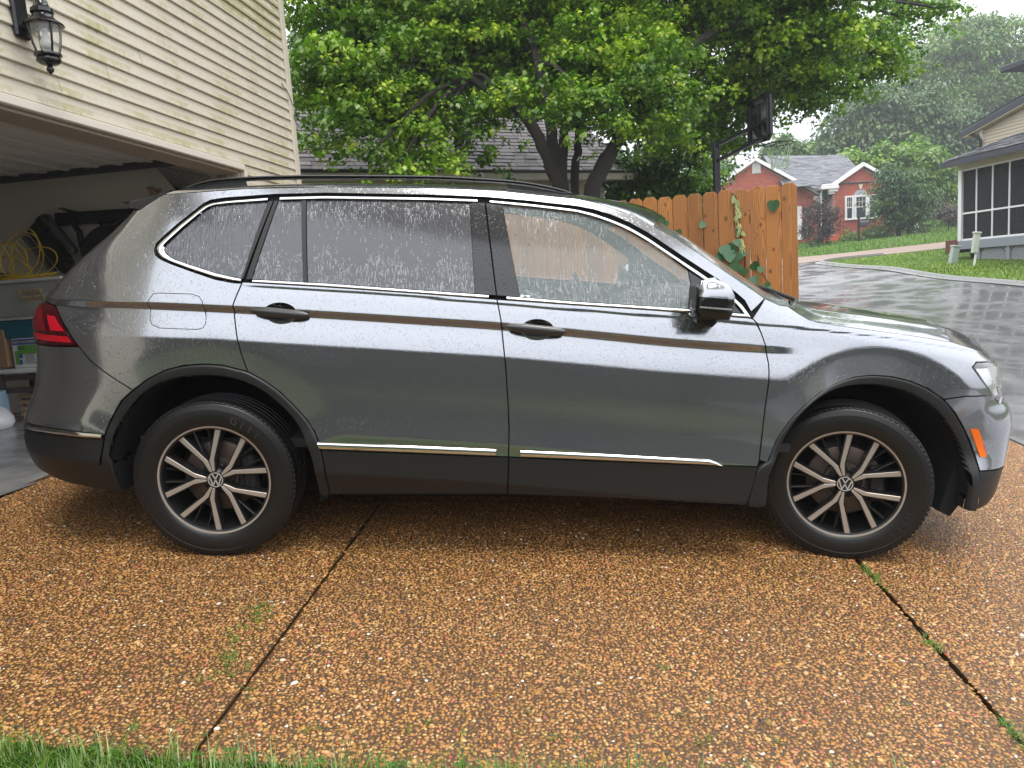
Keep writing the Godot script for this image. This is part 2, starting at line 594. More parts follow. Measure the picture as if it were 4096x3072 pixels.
const CURVES := {
	"win_top": [-0.215, 1.338, -0.211, 1.357, -0.19, 1.38, -0.128, 1.441, -0.059, 1.501, -0.035, 1.522, -0.006, 1.537, 0.05, 1.547, 0.26, 1.566, 0.476, 1.575, 0.924, 1.576, 1.163, 1.571, 1.356, 1.557, 1.559, 1.537, 1.638, 1.52, 1.716, 1.495, 1.794, 1.464, 1.872, 1.421, 1.949, 1.37, 2.026, 1.32, 2.102, 1.272, 2.179, 1.22, 2.237, 1.177, 2.276, 1.145, 2.301, 1.112, 2.317, 1.089],
	"win_top_in": [-0.185, 1.342, -0.18, 1.356, -0.153, 1.384, -0.108, 1.43, -0.039, 1.495, -0.011, 1.517, 0.014, 1.527, 0.09, 1.536, 0.257, 1.55, 0.477, 1.56, 0.925, 1.561, 1.164, 1.557, 1.356, 1.542, 1.558, 1.522, 1.637, 1.504, 1.716, 1.478, 1.794, 1.444, 1.871, 1.401, 1.948, 1.351, 2.006, 1.312, 2.044, 1.285, 2.113, 1.242, 2.178, 1.197, 2.232, 1.154, 2.271, 1.117, 2.275, 1.106],
	"win_bot": [-0.214, 1.336, -0.209, 1.32, -0.191, 1.306, -0.152, 1.29, -0.074, 1.263, 0.041, 1.228, 0.117, 1.214, 0.155, 1.211, 0.5, 1.196, 0.938, 1.172, 1.224, 1.154, 1.555, 1.135, 1.787, 1.123, 2.039, 1.108, 2.191, 1.096, 2.318, 1.087],
	"win_bot_in": [-0.184, 1.341, -0.177, 1.326, -0.165, 1.315, -0.138, 1.3, -0.075, 1.279, 0.04, 1.245, 0.117, 1.229, 0.155, 1.223, 0.5, 1.21, 0.938, 1.185, 1.224, 1.17, 1.555, 1.148, 1.787, 1.137, 2.039, 1.123, 2.191, 1.112, 2.275, 1.107],
	"rd_rear": [0.155, 1.21, 0.143, 1.18, 0.129, 1.143, 0.12, 1.113, 0.121, 1.082, 0.117, 1.074, 0.131, 0.995, 0.149, 0.917, 0.172, 0.842],
	"arch_r_out": [-0.478, 0.421, -0.451, 0.546, -0.423, 0.616, -0.369, 0.705, -0.315, 0.753, -0.249, 0.801, -0.174, 0.839, -0.095, 0.86, -0.01, 0.867, 0.068, 0.863, 0.134, 0.847, 0.175, 0.837, 0.24, 0.802, 0.304, 0.757, 0.362, 0.701, 0.42, 0.636, 0.455, 0.585, 0.472, 0.541, 0.488, 0.471, 0.497, 0.405, 0.505, 0.294],
	"arch_r_in": [-0.417, 0.283, -0.424, 0.429, -0.411, 0.515, -0.378, 0.598, -0.329, 0.668, -0.268, 0.732, -0.21, 0.771, -0.135, 0.8, -0.061, 0.811, 0.011, 0.814, 0.084, 0.809, 0.155, 0.792, 0.22, 0.762, 0.278, 0.722, 0.336, 0.666, 0.382, 0.603, 0.416, 0.528, 0.438, 0.457, 0.447, 0.391, 0.454, 0.292],
	"arch_f_out": [2.321, 0.276, 2.359, 0.445, 2.403, 0.47, 2.415, 0.501, 2.441, 0.569, 2.487, 0.644, 2.547, 0.711, 2.623, 0.77, 2.702, 0.812, 2.781, 0.837, 2.861, 0.846, 2.947, 0.841, 3.026, 0.824, 3.105, 0.793, 3.173, 0.748, 3.231, 0.69, 3.282, 0.622, 3.324, 0.552, 3.351, 0.488, 3.366, 0.43, 3.374, 0.345, 3.384, 0.244],
	"arch_f_in": [2.416, 0.276, 2.415, 0.37, 2.426, 0.439, 2.442, 0.494, 2.468, 0.569, 2.512, 0.651, 2.573, 0.718, 2.649, 0.767, 2.728, 0.793, 2.807, 0.801, 2.886, 0.799, 2.965, 0.785, 3.038, 0.761, 3.106, 0.722, 3.164, 0.67, 3.221, 0.602, 3.269, 0.526, 3.297, 0.442, 3.309, 0.364, 3.308, 0.259],
	"clad_top": [0.477, 0.509, 1.281, 0.487, 1.776, 0.471, 2.208, 0.458, 2.361, 0.455],
	"sill_bot": [0.504, 0.295, 0.841, 0.304, 1.279, 0.314, 1.784, 0.304, 2.322, 0.278],
	"b_gap": [1.224, 1.154, 1.229, 1.131, 1.242, 1.069, 1.266, 0.858, 1.278, 0.699, 1.283, 0.596, 1.282, 0.581, 1.282, 0.487, 1.281, 0.387, 1.279, 0.313],
	"fd_front": [2.321, 1.085, 2.34, 1.067, 2.36, 1.022, 2.375, 0.98, 2.385, 0.937, 2.393, 0.892, 2.393, 0.851, 2.389, 0.794, 2.382, 0.717, 2.377, 0.634, 2.376, 0.594, 2.367, 0.482, 2.359, 0.455, 2.347, 0.369, 2.322, 0.278],
	"strip_top": [0.465, 0.544, 0.845, 0.535, 1.282, 0.521, 1.681, 0.507, 2.145, 0.488, 2.179, 0.475, 2.205, 0.46],
	"strip_bot": [0.475, 0.511, 0.845, 0.501, 1.281, 0.489, 1.682, 0.477, 2.205, 0.458],
	"roof_edge": [-0.212, 1.582, -0.132, 1.589, 0.134, 1.613, 0.471, 1.627, 0.922, 1.63, 1.079, 1.627, 1.237, 1.622, 1.396, 1.608, 1.56, 1.595, 1.6, 1.588, 1.639, 1.58, 1.718, 1.558, 1.797, 1.53],
	"ws_edge": [1.797, 1.53, 1.894, 1.473, 1.991, 1.423, 2.106, 1.349, 2.222, 1.272, 2.35, 1.192, 2.386, 1.168, 2.431, 1.149, 2.456, 1.139, 2.493, 1.135],
	"gap_top": [-0.222, 1.338, -0.217, 1.362, -0.195, 1.387, -0.133, 1.448, -0.064, 1.508, -0.038, 1.532, -0.009, 1.548, 0.049, 1.558, 0.258, 1.577, 0.475, 1.586, 0.924, 1.586, 1.163, 1.581, 1.356, 1.568, 1.559, 1.549, 1.638, 1.535, 1.717, 1.513, 1.795, 1.481, 1.873, 1.44, 1.95, 1.389, 2.026, 1.339, 2.103, 1.29, 2.18, 1.242, 2.25, 1.192, 2.289, 1.16, 2.316, 1.112, 2.323, 1.089],
	"gap_bot": [-0.222, 1.336, -0.216, 1.316, -0.194, 1.3, -0.151, 1.282, -0.074, 1.256, 0.041, 1.22, 0.117, 1.207, 0.153, 1.206],
	"hood_gap": [2.493, 1.135, 2.539, 1.104, 2.577, 1.082, 2.616, 1.071, 2.676, 1.062, 2.777, 1.049, 2.987, 1.025, 3.12, 1.006, 3.233, 0.988, 3.352, 0.955, 3.43, 0.924, 3.471, 0.898],
	"headlight": [3.447, 0.895, 3.329, 0.905, 3.301, 0.886, 3.338, 0.837, 3.38, 0.791, 3.442, 0.733, 3.479, 0.719, 3.53, 0.735, 3.6, 0.76, 3.628, 0.8, 3.61, 0.845, 3.56, 0.885],
	"seam_f": [3.178, 0.748, 3.265, 0.763, 3.398, 0.764],
	"marker": [3.312, 0.616, 3.35, 0.613, 3.379, 0.559, 3.405, 0.49, 3.373, 0.487, 3.348, 0.544],
	"tail": [-0.955, 1.02, -0.9, 1.06, -0.797, 1.1, -0.753, 1.102, -0.681, 1.093, -0.656, 1.068, -0.543, 0.931, -0.812, 0.917, -0.95, 0.915, -0.958, 0.96],
	"tail_bright": [-0.727, 1.058, -0.663, 1.062, -0.607, 0.991, -0.689, 0.989],
	"seam_q": [-0.542, 0.931, -0.492, 0.873, -0.428, 0.826, -0.37, 0.786, -0.316, 0.751],
	"flap": [-0.235, 1.124, -0.232, 1.134, -0.214, 1.158, -0.193, 1.162, -0.054, 1.16, -0.021, 1.15, -0.005, 1.127, -0.003, 1.094, 0.001, 1.061, 0.001, 1.035, -0.01, 1.017, -0.036, 1.01, -0.192, 1.014, -0.225, 1.027, -0.236, 1.048, -0.237, 1.09],
	"qg_front": [0.233, 1.546, 0.149, 1.225],
	"cp1": [0.257, 1.55, 0.158, 1.223],
	"cp2": [0.261, 1.55, 0.168, 1.223],
	"sg_rear": [0.279, 1.55, 0.192, 1.222],
	"sg_front": [0.376, 1.556, 0.408, 1.214],
	"mg_rear": [0.398, 1.557, 0.427, 1.212],
	"mg_front": [1.1, 1.557, 1.131, 1.176],
	"bp_a": [1.164, 1.558, 1.22, 1.17],
	"bp_b": [1.17, 1.558, 1.224, 1.17],
	"fg_rear": [1.242, 1.55, 1.32, 1.165],
	"fg_front": [2.044, 1.288, 2.061, 1.23, 2.071, 1.177, 2.076, 1.119],
	"handle_r": [0.186, 1.106, 0.233, 1.117, 0.384, 1.109, 0.439, 1.097, 0.437, 1.075, 0.403, 1.063, 0.251, 1.072, 0.199, 1.079],
	"hand_top_r": [0.26, 1.115, 0.275, 1.126, 0.301, 1.132, 0.342, 1.131, 0.365, 1.124, 0.384, 1.109],
	"hand_low_r": [0.263, 1.074, 0.257, 1.061, 0.28, 1.056, 0.319, 1.043, 0.348, 1.051, 0.37, 1.067],
	"spoiler": [-0.212, 1.582, -0.318, 1.515],
}

# ------------------------------------------------------------------ the car's body surface: z over (x forward from the rear axle, y up from the ground)
const YC := [-1.1, 1.127, -.75, 1.126, -.23, 1.125, .15, 1.113, .7, 1.087, 1.23, 1.06, 1.6, 1.03, 1.94, 1.0, 2.37, .974, 2.54, .964, 3.0, .95, 3.7, .93]
const YBELT := [-1.1, 1.27, -.4, 1.25, -.1, 1.235, .161, 1.219, .692, 1.198, 1.237, 1.163, 2.023, 1.119, 2.302, 1.098, 2.6, 1.03, 3.0, .96, 3.4, .87, 3.7, .82]
const SLOPE := [-1.2, .4, -.69, .4, -.68, -.06, -.62, -.04, -.555, .0, -.535, .05, -.52, -.02, -.505, -.20, -.46, -.19, -.40, -.09, -.34, -.055, -.28, -.06, -.22, -.09, -.152, -.125, -.138, -.29, -.08, -.35, -.065, -.35, -.036, -.34, -.0285, .85, -.0065, .85, .0, -.32, .12, -.33, .2, -.34]
const TAIL_X := [.1, -.92, .24, -.95, .28, -.99, .33, -1.054, .38, -1.075, .48, -1.083, .58, -1.067, .63, -1.042, .68, -1.013, .78, -.988, .88, -.98, .98, -.991, 1.03, -.992, 1.08, -.967, 1.13, -.898, 1.2, -.836, 1.25, -.779, 1.3, -.721, 1.35, -.654, 1.4, -.584, 1.45, -.524, 1.5, -.467, 1.55, -.441, 1.62, -.43]
const NOSE_X := [.2, 3.62, .24, 3.658, .28, 3.698, .36, 3.717, .48, 3.74, .6, 3.755, .64, 3.746, .68, 3.728, .72, 3.684, .84, 3.664, .88, 3.648, .92, 3.598, .96, 3.556, 1.05, 3.5, 1.2, 3.45]
const FEATURE := [.1, 1.197, .7, 1.174, 1.22, 1.135, 2.0, 1.086, 2.3, 1.066, 2.65, 1.036, 2.98, 1.003, 3.3, .953, 3.7, .9]
var lyc: PackedFloat32Array
var lyb: PackedFloat32Array
var lft: PackedFloat32Array
var lg1: PackedFloat32Array
var lg2: PackedFloat32Array
var ltail: PackedFloat32Array
var lnose: PackedFloat32Array

func lerp_tab(t: Array, x: float) -> float:
	if x <= t[0]:
		return t[1]
	for k in range(2, t.size(), 2):
		if x <= t[k]:
			return lerpf(t[k - 1], t[k + 1], (x - t[k - 2]) / maxf(1e-6, t[k] - t[k - 2]))
	return t[t.size() - 1]

func lut(t: Array, a: float, step: float, n: int, blur: int) -> PackedFloat32Array:
	var o := PackedFloat32Array()
	for k in n:
		o.append(lerp_tab(t, a + step * k))
	for pass_ in 2:
		if blur > 0:
			var q := o.duplicate()
			for k in n:
				var s := 0.0
				for j in range(-blur, blur + 1):
					s += o[clampi(k + j, 0, n - 1)]
				q[k] = s / (2 * blur + 1)
			o = q
	return o

func at_lut(l: PackedFloat32Array, a: float, step: float, x: float) -> float:
	var f := clampf((x - a) / step, 0.0, l.size() - 1.001)
	var i := int(f)
	return lerpf(l[i], l[i + 1], f - i)

func make_luts() -> void:
	lyc = lut(YC, -1.3, .01, 540, 8)
	lyb = lut(YBELT, -1.3, .01, 540, 8)
	lft = lut(FEATURE, -1.3, .01, 540, 8)
	ltail = lut(TAIL_X, 0.0, .01, 180, 1)
	lnose = lut(NOSE_X, 0.0, .01, 180, 1)
	for which in 2:
		var g := PackedFloat32Array()
		var s := 0.0
		for k in 1801:
			var t := -1.3 + .001 * k
			var sl := lerp_tab(SLOPE, t)
			if which == 1 and t > -.066 and t < 0.0:
				sl = -.34
			g.append(s)
			s += sl * .001
		var z0 := g[1000]
		for k in 1801:
			g[k] -= z0
		if which == 0:
			lg1 = g
		else:
			lg2 = g

func body0(x: float, y: float) -> float:
	var yc := at_lut(lyc, -1.3, .01, x)
	var yb := at_lut(lyb, -1.3, .01, x)
	var a := 1.0 - sst(2.15, 2.56, x)
	var t := minf(y, yb) - yc
	var g := a * at_lut(lg1, -1.3, .001, t) + (1.0 - a) * at_lut(lg2, -1.3, .001, t)
	var h := maxf(0.0, y - yb)
	var z := .925 - .01 * pow((x - 1.4) / 1.6, 2.0) + g
	var gh := 1.0 - sst(2.2, 2.7, x)
	z -= gh * (.32 * h + .28 * h * h) + (1.0 - gh) * (.3 * h + 6.0 * h * h)
	if x > .1:
		var yf := at_lut(lft, -1.3, .01, x)
		z += .0045 * sst(.1, .3, x) * (sst(yf - .005, yf + .005, y) - sst(yf - .04, yf + .06, y))
	var f := 1.0
	if x < -.1:
		var tau := clampf((-.1 - x) / (-.1 - at_lut(ltail, 0.0, .01, y)), 0.0, 1.0)
		f = pow(1.0 - pow(tau, 4.0), 1.0 / 2.6)
	elif x > 2.95:
		var tau := clampf((x - 2.95) / (at_lut(lnose, 0.0, .01, y) - 2.95), 0.0, 1.0)
		f = pow(1.0 - pow(tau, 4.2), 1.0 / 2.4)
	return z * f

func body(x: float, y: float) -> float:
	var z := body0(x, y)
	for e in [[.01, .36, .605], [2.87, .345, .615]]:
		var d := Vector2(x - e[0], y - e[1])
		var r := d.length()
		if r < e[2] + .05 and r > .05:
			var w := sst(.05, .5, d.y / r)
			if w > 0.0:
				var soft := .009
				var rs: float = e[2] + soft * log(1.0 + exp((r - e[2]) / soft))
				var p: Vector2 = Vector2(e[0], e[1]) + d * (rs / r)
				z = lerpf(z, body0(p.x, p.y), w)
	return z

func on_body(x: float, y: float, off := 0.0, sg := 1.0) -> Vector3:
	return Vector3(x, y, sg * (body(x, y) + off))

func body_normal(x: float, y: float, sg := 1.0) -> Vector3:
	var e := .002
	var gx := (body(x + e, y) - body(x - e, y)) / (2.0 * e)
	var gy := (body(x, y + e) - body(x, y - e)) / (2.0 * e)
	return Vector3(-gx, -gy, 1.0).normalized() * Vector3(1, 1, sg)

const UVM := 1.6667

func panel(outl: PackedVector2Array, holes := [], dx := .035, dy := .007, off := 0.0, sg := 1.0, edge := .014, shrink := .0028) -> MB:
	var m := MB.new()
	if shrink > 0.0:
		var q := Geometry2D.offset_polygon(outl, -shrink)
		if q.size():
			outl = q[0]
			for k in q:
				if k.size() > outl.size():
					outl = k
	# rows run along the crease in the flank
	var flat := sheared(dense(outl), -1.0)
	var fholes := []
	for h in holes:
		fholes.append(sheared(h, -1.0))
	var lo := flat[0]
	var hi := flat[0]
	for p in flat:
		lo = lo.min(p)
		hi = hi.max(p)
	lo.y = floor(lo.y / dy) * dy
	var xs := [lo.x]
	while xs[xs.size() - 1] < hi.x:
		var xx: float = xs[xs.size() - 1]
		xs.append(xx + (.010 if xx < -.72 or xx > 3.4 else .016 if xx < -.4 or xx > 3.1 else dx))
	var ny := int(ceil((hi.y - lo.y) / dy))
	var marked := {}
	for loop in [flat] + fholes:
		for k in loop.size():
			var a: Vector2 = loop[k]
			var b: Vector2 = loop[(k + 1) % loop.size()]
			var steps := int(a.distance_to(b) / .003) + 1
			for s in steps + 1:
				var p := a.lerp(b, float(s) / steps)
				marked[Vector2i(clampi(xs.bsearch(p.x) - 1, 0, xs.size() - 2), clampi(int((p.y - lo.y) / dy), 0, ny - 1))] = true
	var cache := {}
	for i in xs.size() - 1:
		for j in ny:
			var x0: float = xs[i]
			var x1: float = xs[i + 1]
			var y0 := lo.y + j * dy
			var y1 := y0 + dy
			if marked.has(Vector2i(i, j)):
				var polys := Geometry2D.intersect_polygons(PackedVector2Array([Vector2(x0, y0), Vector2(x1, y0), Vector2(x1, y1), Vector2(x0, y1)]), flat)
				for h in fholes:
					var nxt := []
					for q in polys:
						nxt.append_array(Geometry2D.clip_polygons(q, h))
					polys.assign(nxt)
				for q in polys:
					var tri := Geometry2D.triangulate_polygon(q)
					var i0 := m.v.size()
					for p in q:
						p.y += at_lut(lyc, -1.3, .01, p.x)
						m.vert(on_body(p.x, p.y, off, sg), body_normal(p.x, p.y, sg), p * UVM)
					for k in range(0, tri.size(), 3):
						m.face(i0 + tri[k], i0 + tri[k + 1], i0 + tri[k + 2])
			else:
				var c := Vector2((x0 + x1) * .5, (y0 + y1) * .5)
				if not Geometry2D.is_point_in_polygon(c, flat):
					continue
				var skip := false
				for h in fholes:
					skip = skip or Geometry2D.is_point_in_polygon(c, h)
				if skip:
					continue
				var id := []
				for q in [[i, j, x0, y0], [i + 1, j, x1, y0], [i + 1, j + 1, x1, y1], [i, j + 1, x0, y1]]:
					var key := Vector2i(q[0], q[1])
					if not cache.has(key):
						var y: float = q[3] + at_lut(lyc, -1.3, .01, q[2])
						cache[key] = m.vert(on_body(q[2], y, off, sg), body_normal(q[2], y, sg), Vector2(q[2], y) * UVM)
					id.append(cache[key])
				m.face(id[0], id[1], id[2])
				m.face(id[0], id[2], id[3])
	if edge > 0.0:
		var cw := Geometry2D.is_polygon_clockwise(outl)
		for k in outl.size():
			var a := outl[k]
			var b := outl[(k + 1) % outl.size()]
			var d := (b - a).normalized()
			var o := Vector2(d.y, -d.x) * (-1.0 if cw else 1.0)
			m.poly([on_body(a.x, a.y, off, sg), on_body(b.x, b.y, off, sg), on_body(b.x, b.y, off - edge, sg), on_body(a.x, a.y, off - edge, sg)], Vector3(o.x, o.y, 0))
	return m

func dense(p: PackedVector2Array) -> PackedVector2Array:
	var o := PackedVector2Array()
	for k in p.size():
		var q := p[(k + 1) % p.size()]
		var n := int(p[k].distance_to(q) / .08) + 1
		for s in n:
			o.append(p[k].lerp(q, float(s) / n))
	return o

func sheared(p: PackedVector2Array, sgn_: float) -> PackedVector2Array:
	var o := PackedVector2Array()
	for q in p:
		o.append(q + Vector2(0, sgn_ * at_lut(lyc, -1.3, .01, q.x)))
	return o

func resampled(p: PackedVector2Array, n: int) -> PackedVector2Array:
	var acc := [0.0]
	for k in range(1, p.size()):
		acc.append(acc[k - 1] + p[k].distance_to(p[k - 1]))
	var o := PackedVector2Array()
	var j := 0
	for k in n:
		var s: float = acc[acc.size() - 1] * k / (n - 1)
		while j < p.size() - 2 and acc[j + 1] < s:
			j += 1
		o.append(p[j].lerp(p[j + 1], clampf((s - acc[j]) / maxf(1e-6, acc[j + 1] - acc[j]), 0.0, 1.0)))
	return o

func ribbon(a: PackedVector2Array, b: PackedVector2Array, n: int, bulge: float, off: float, sg: float, nt := 6) -> MB:
	# a raised strip on the body between two curves
	var m := MB.new()
	a = resampled(a, n)
	b = resampled(b, n)
	var at := func(s: float, t: float) -> Vector3:
		var k := clampf(s, 0.0, 1.0) * (n - 1)
		var i := mini(int(k), n - 2)
		var p := a[i].lerp(a[i + 1], k - i)
		var q := b[i].lerp(b[i + 1], k - i)
		var w := p.lerp(q, t)
		return on_body(w.x, w.y, off + bulge * sqrt(maxf(0.0, 1.0 - pow(2.0 * t - 1.0, 2.0))) - (.022 if t <= 0.0 or t >= 1.0 else 0.0), sg)
	m.sheet(at, n - 1, nt, Vector3(0, .1, sg))
	return m

func cut(p: PackedVector2Array, i0: int, i1: int) -> PackedVector2Array:
	return p.slice(i0, i1)

func between(p: PackedVector2Array, x0: float, x1: float) -> PackedVector2Array:
	# the stretch of a curve with x from x0 to x1
	var o := PackedVector2Array()
	for k in p.size() - 1:
		for s in 8:
			var q := p[k].lerp(p[k + 1], s / 8.0)
			if q.x >= x0 and q.x <= x1:
				o.append(q)
	if p[p.size() - 1].x >= x0 and p[p.size() - 1].x <= x1:
		o.append(p[p.size() - 1])
	return o

func joined(parts: Array) -> PackedVector2Array:
	var o := PackedVector2Array()
	for p in parts:
		for q in p:
			if o.size() == 0 or o[o.size() - 1].distance_to(q) > .0015:
				o.append(q)
	return o

func end_edge(y0: float, y1: float, tail: bool, n := 12) -> PackedVector2Array:
	var o := PackedVector2Array()
	for k in n + 1:
		var y := lerpf(y0, y1, float(k) / n)
		o.append(Vector2(-.1 + .975 * (at_lut(ltail, 0.0, .01, y) + .1), y) if tail else Vector2(2.95 + .975 * (at_lut(lnose, 0.0, .01, y) - 2.95), y))
	return o

var CU := {}

func line_at(nm: String, y: float) -> Vector2:
	var p: PackedVector2Array = CU[nm]
	return p[0] + (p[p.size() - 1] - p[0]) * ((y - p[0].y) / (p[p.size() - 1].y - p[0].y))

func window_piece(dlo: PackedVector2Array, la: String, lb: String) -> PackedVector2Array:
	var a0 := Vector2(-2, .9) if la == "" else line_at(la, .9)
	var a1 := Vector2(-2, 1.8) if la == "" else line_at(la, 1.8)
	var b0 := Vector2(4, .9) if lb == "" else line_at(lb, .9)
	var b1 := Vector2(4, 1.8) if lb == "" else line_at(lb, 1.8)
	var q := Geometry2D.intersect_polygons(dlo, PackedVector2Array([a0, b0, b1, a1]))
	var best := PackedVector2Array()
	for p in q:
		if p.size() > best.size():
			best = p
	return best

func end_cap(y0: float, y1: float, tail: bool, ny: int, off := 0.0, zs := 1.0) -> MB:
	# the body's face at the nose or the tail, between the ends of the side panels
	var m := MB.new()
	var at := func(s: float, t: float) -> Vector3:
		var y := lerpf(y0, y1, t)
		var xe := (-.1 + .975 * (at_lut(ltail, 0.0, .01, y) + .1)) if tail else (2.95 + .975 * (at_lut(lnose, 0.0, .01, y) - 2.95))
		var zz := body0(xe, y)
		var z0 := body0(-.1 if tail else 2.95, y)
		var z := lerpf(-zz, zz, s) * zs
		var p := 4.0 if tail else 4.2
		var r := 2.6 if tail else 2.4
		var tau := pow(maxf(0.0, 1.0 - pow(minf(1.0, absf(z) / z0), r)), 1.0 / p)
		return Vector3((-.1 + tau * (at_lut(ltail, 0.0, .01, y) + .1) - off) if tail else (2.95 + tau * (at_lut(lnose, 0.0, .01, y) - 2.95) + off), y, z)
	m.sheet(at, 16, ny, Vector3(-1 if tail else 1, 0, 0), UVM)
	return m

func wheel(par: Node3D, o: Vector3, steer: float, spin: float, sg: float, detail: bool) -> void:
	var w := Node3D.new()
	var k0 := 0
	while par.has_node(NodePath("wheel" if k0 == 0 else "wheel_%03d" % k0)):
		k0 += 1
	w.name = "wheel" if k0 == 0 else "wheel_%03d" % k0
	par.add_child(w, true)
	w.position = o
	w.rotation.y = -steer if sg > 0.0 else PI - steer
	var up := Transform3D(Basis(Vector3(1, 0, 0), Vector3(0, 0, 1), Vector3(0, -1, 0)), Vector3.ZERO)
	var t := MB.new()
	var prof := [[.236, -.1], [.25, -.108], [.29, -.117], [.33, -.114], [.348, -.1], [.356, -.078]]
	for gy in [-.052, -.018, .018, .052]:
		prof.append_array([[.357, gy - .006], [.349, gy - .004], [.349, gy + .004], [.357, gy + .006]])
	prof.append_array([[.356, .076], [.3535, .086], [.349, .097], [.343, .105], [.3405, .107], [.338, .1075], [.325, .115], [.318, .1165], [.3165, .1155], [.30, .1185], [.275, .117], [.262, .112], [.2615, .1135], [.252, .1105], [.246, .105], [.242, .099], [.236, .095]])
	t.lathe(prof, 96, up, .75)
	var tyre := obj("tyre", t, M.rubber, w)
	if detail:
		var tb := MB.new()
		for k in 90:
			var a := TAU * k / 90.0
			var b := Basis(Vector3(0, 0, 1), a) * Basis(Vector3(0, 1, 0), .55)
			tb.box(Basis(Vector3(0, 0, 1), a) * Vector3(.3455, 0, .0935), Vector3(.008, .0165, .022), b, .002)
		kind(obj("tread_block", tb, M.rubber, tyre), "stuff")
		var rb := MB.new()
		for e in [[100.0, 128.0], [-5.0, 25.0], [165.0, 195.0]]:
			for k in 7:
				var a := deg_to_rad(lerpf(e[0], e[1], k / 6.0))
				var p0 := Vector3(cos(a) * .335, sin(a) * .335, .1105)
				var p1 := Vector3(cos(a + .16) * .292, sin(a + .16) * .292, .1185)
				rb.bar(p0, p1, .0022, .0022, Vector3(0, 0, 1))
		kind(obj("sidewall_rib", rb, M.rubber, tyre), "stuff")
		var word := "Giti"
		for k in 4:
			var a := deg_to_rad((69.0 - k * 7.5) if steer == 0.0 else (-22.0 - k * 7.5))
			var tm := lettering(word[k], .047, .003)
			var l := obj("letter", tm, M.rubber_light, tyre)
			l.transform = Transform3D(Basis(Vector3(0, 0, 1), a - PI / 2) * Basis(Vector3(1, 0, 0), -.17), Vector3(cos(a) * .292, sin(a) * .292, .1185))
	var r := MB.new()
	r.lathe([[.2375, .1], [.2305, .097], [.226, .075], [.222, .03], [.216, -.06], [.214, -.1]], 72, up)
	r.lathe([[.214, -.095], [.13, -.06], [.06, -.03]], 48, up)
	obj("rim", r, M.rim_dark, w)
	var lp := MB.new()
	lp.lathe([[.2375, .0985], [.2385, .1045], [.2455, .106], [.2475, .103], [.247, .098]], 96, up)
	obj("rim_lip", lp, M.rim_bright, w)
	var ribs := MB.new()
	for k in 5:
		var c := deg_to_rad(spin + 72.0 * k)
		for s in [-1.0, 1.0]:
			var pt := func(rr: float, deg: float, side: float) -> Vector2:
				var a: float = c + s * deg_to_rad(deg)
				return Vector2(cos(a), sin(a)) * rr + Vector2(-sin(a), cos(a)) * (side * s)
			var out := PackedVector2Array([pt.call(.2395, 21.8, -.0115), pt.call(.2395, 21.8, .0115), pt.call(.094, 9.2, .0095), pt.call(.042, 7.2, .0058), pt.call(.038, 5.0, .0015), pt.call(.042, 6.0, -.0032), pt.call(.087, 8.0, -.0085)])
			var sp := MB.new()
			var q := Geometry2D.offset_polygon(out, .0055)
			sp.prism(q[0], .045, .0895, Transform3D(), .0)
			obj("spoke", sp, M.rim_dark, w)
			var fc := MB.new()
			fc.prism(out, .088, .0945, Transform3D(), .0012)
			obj("spoke_face", fc, M.rim_bright, w)
			var rib := PackedVector2Array([pt.call(.236, 8.0, -.005), pt.call(.236, 8.0, .005), pt.call(.115, 12.0, .004), pt.call(.115, 12.0, -.006)])
			ribs.prism(rib, .045, .074, Transform3D(), .003)
		if detail:
			var nut := MB.new()
			var a2 := c + deg_to_rad(36.0)
			var np := Transform3D(up.basis, Vector3(cos(a2) * .056, sin(a2) * .056, 0))
			nut.lathe([[.013, .05], [.013, .066], [.0105, .069], [.0075, .069], [.007, .064], [0.0, .064]], 12, np)
			nut.lathe([[.019, .05], [.0185, .059], [.0165, .06], [.015, .054]], 16, np)
			obj("lug_nut", nut, M.rim_dark, w)
	kind(obj("rib", ribs, M.rim_dark, w), "stuff")
	var hub := MB.new()
	hub.lathe([[.075, .02], [.072, .058], [.05, .062], [.045, .075], [.037, .083], [.035, .086]], 40, up)
	obj("hub", hub, M.rim_dark, w)
	var cap := MB.new()
	cap.lathe([[.036, .078], [.036, .0885], [.034, .0905], [.0312, .0905], [.0305, .089], [0.0, .089]], 40, up)
	var capo := obj("hub_cap", cap, M.rim_dark, w)
	var em := MB.new()
	em.lathe([[.0335, .09], [.0335, .0918], [.0295, .0918], [.0295, .09]], 40, up)
	for st in [[[-.0135, .0255], [0, .0035], [.0135, .0255]], [[-.0255, .0145], [-.0115, -.026], [0, -.0005], [.0115, -.026], [.0255, .0145]]]:
		for k in st.size() - 1:
			em.bar(Vector3(st[k][0], st[k][1], .0902), Vector3(st[k + 1][0], st[k + 1][1], .0902), .0052, .0025, Vector3(0, 0, 1))
	obj("emblem", em, M.emblem, capo)
	var bd := MB.new()
	bd.lathe([[.16, .0], [.16, .022], [.158, .024], [.09, .024], [.088, .03], [.085, .045], [.0, .045]], 48, up)
	bd.lathe([[.16, .0], [.06, .0]], 48, up)
	obj("brake_disc", bd, M.brake, w)
	var cal := MB.new()
	cal.box(Vector3(.135, .02 if steer == 0.0 else .0, .02), Vector3(.07, .17, .06), Basis(Vector3(0, 0, 1), .1), .012)
	cal.box(Vector3(.15, .05, .035), Vector3(.04, .05, .045), Basis(), .01)
	cal.box(Vector3(.15, -.035, .035), Vector3(.04, .05, .045), Basis(), .01)
	obj("brake_caliper", cal, M.caliper, w)

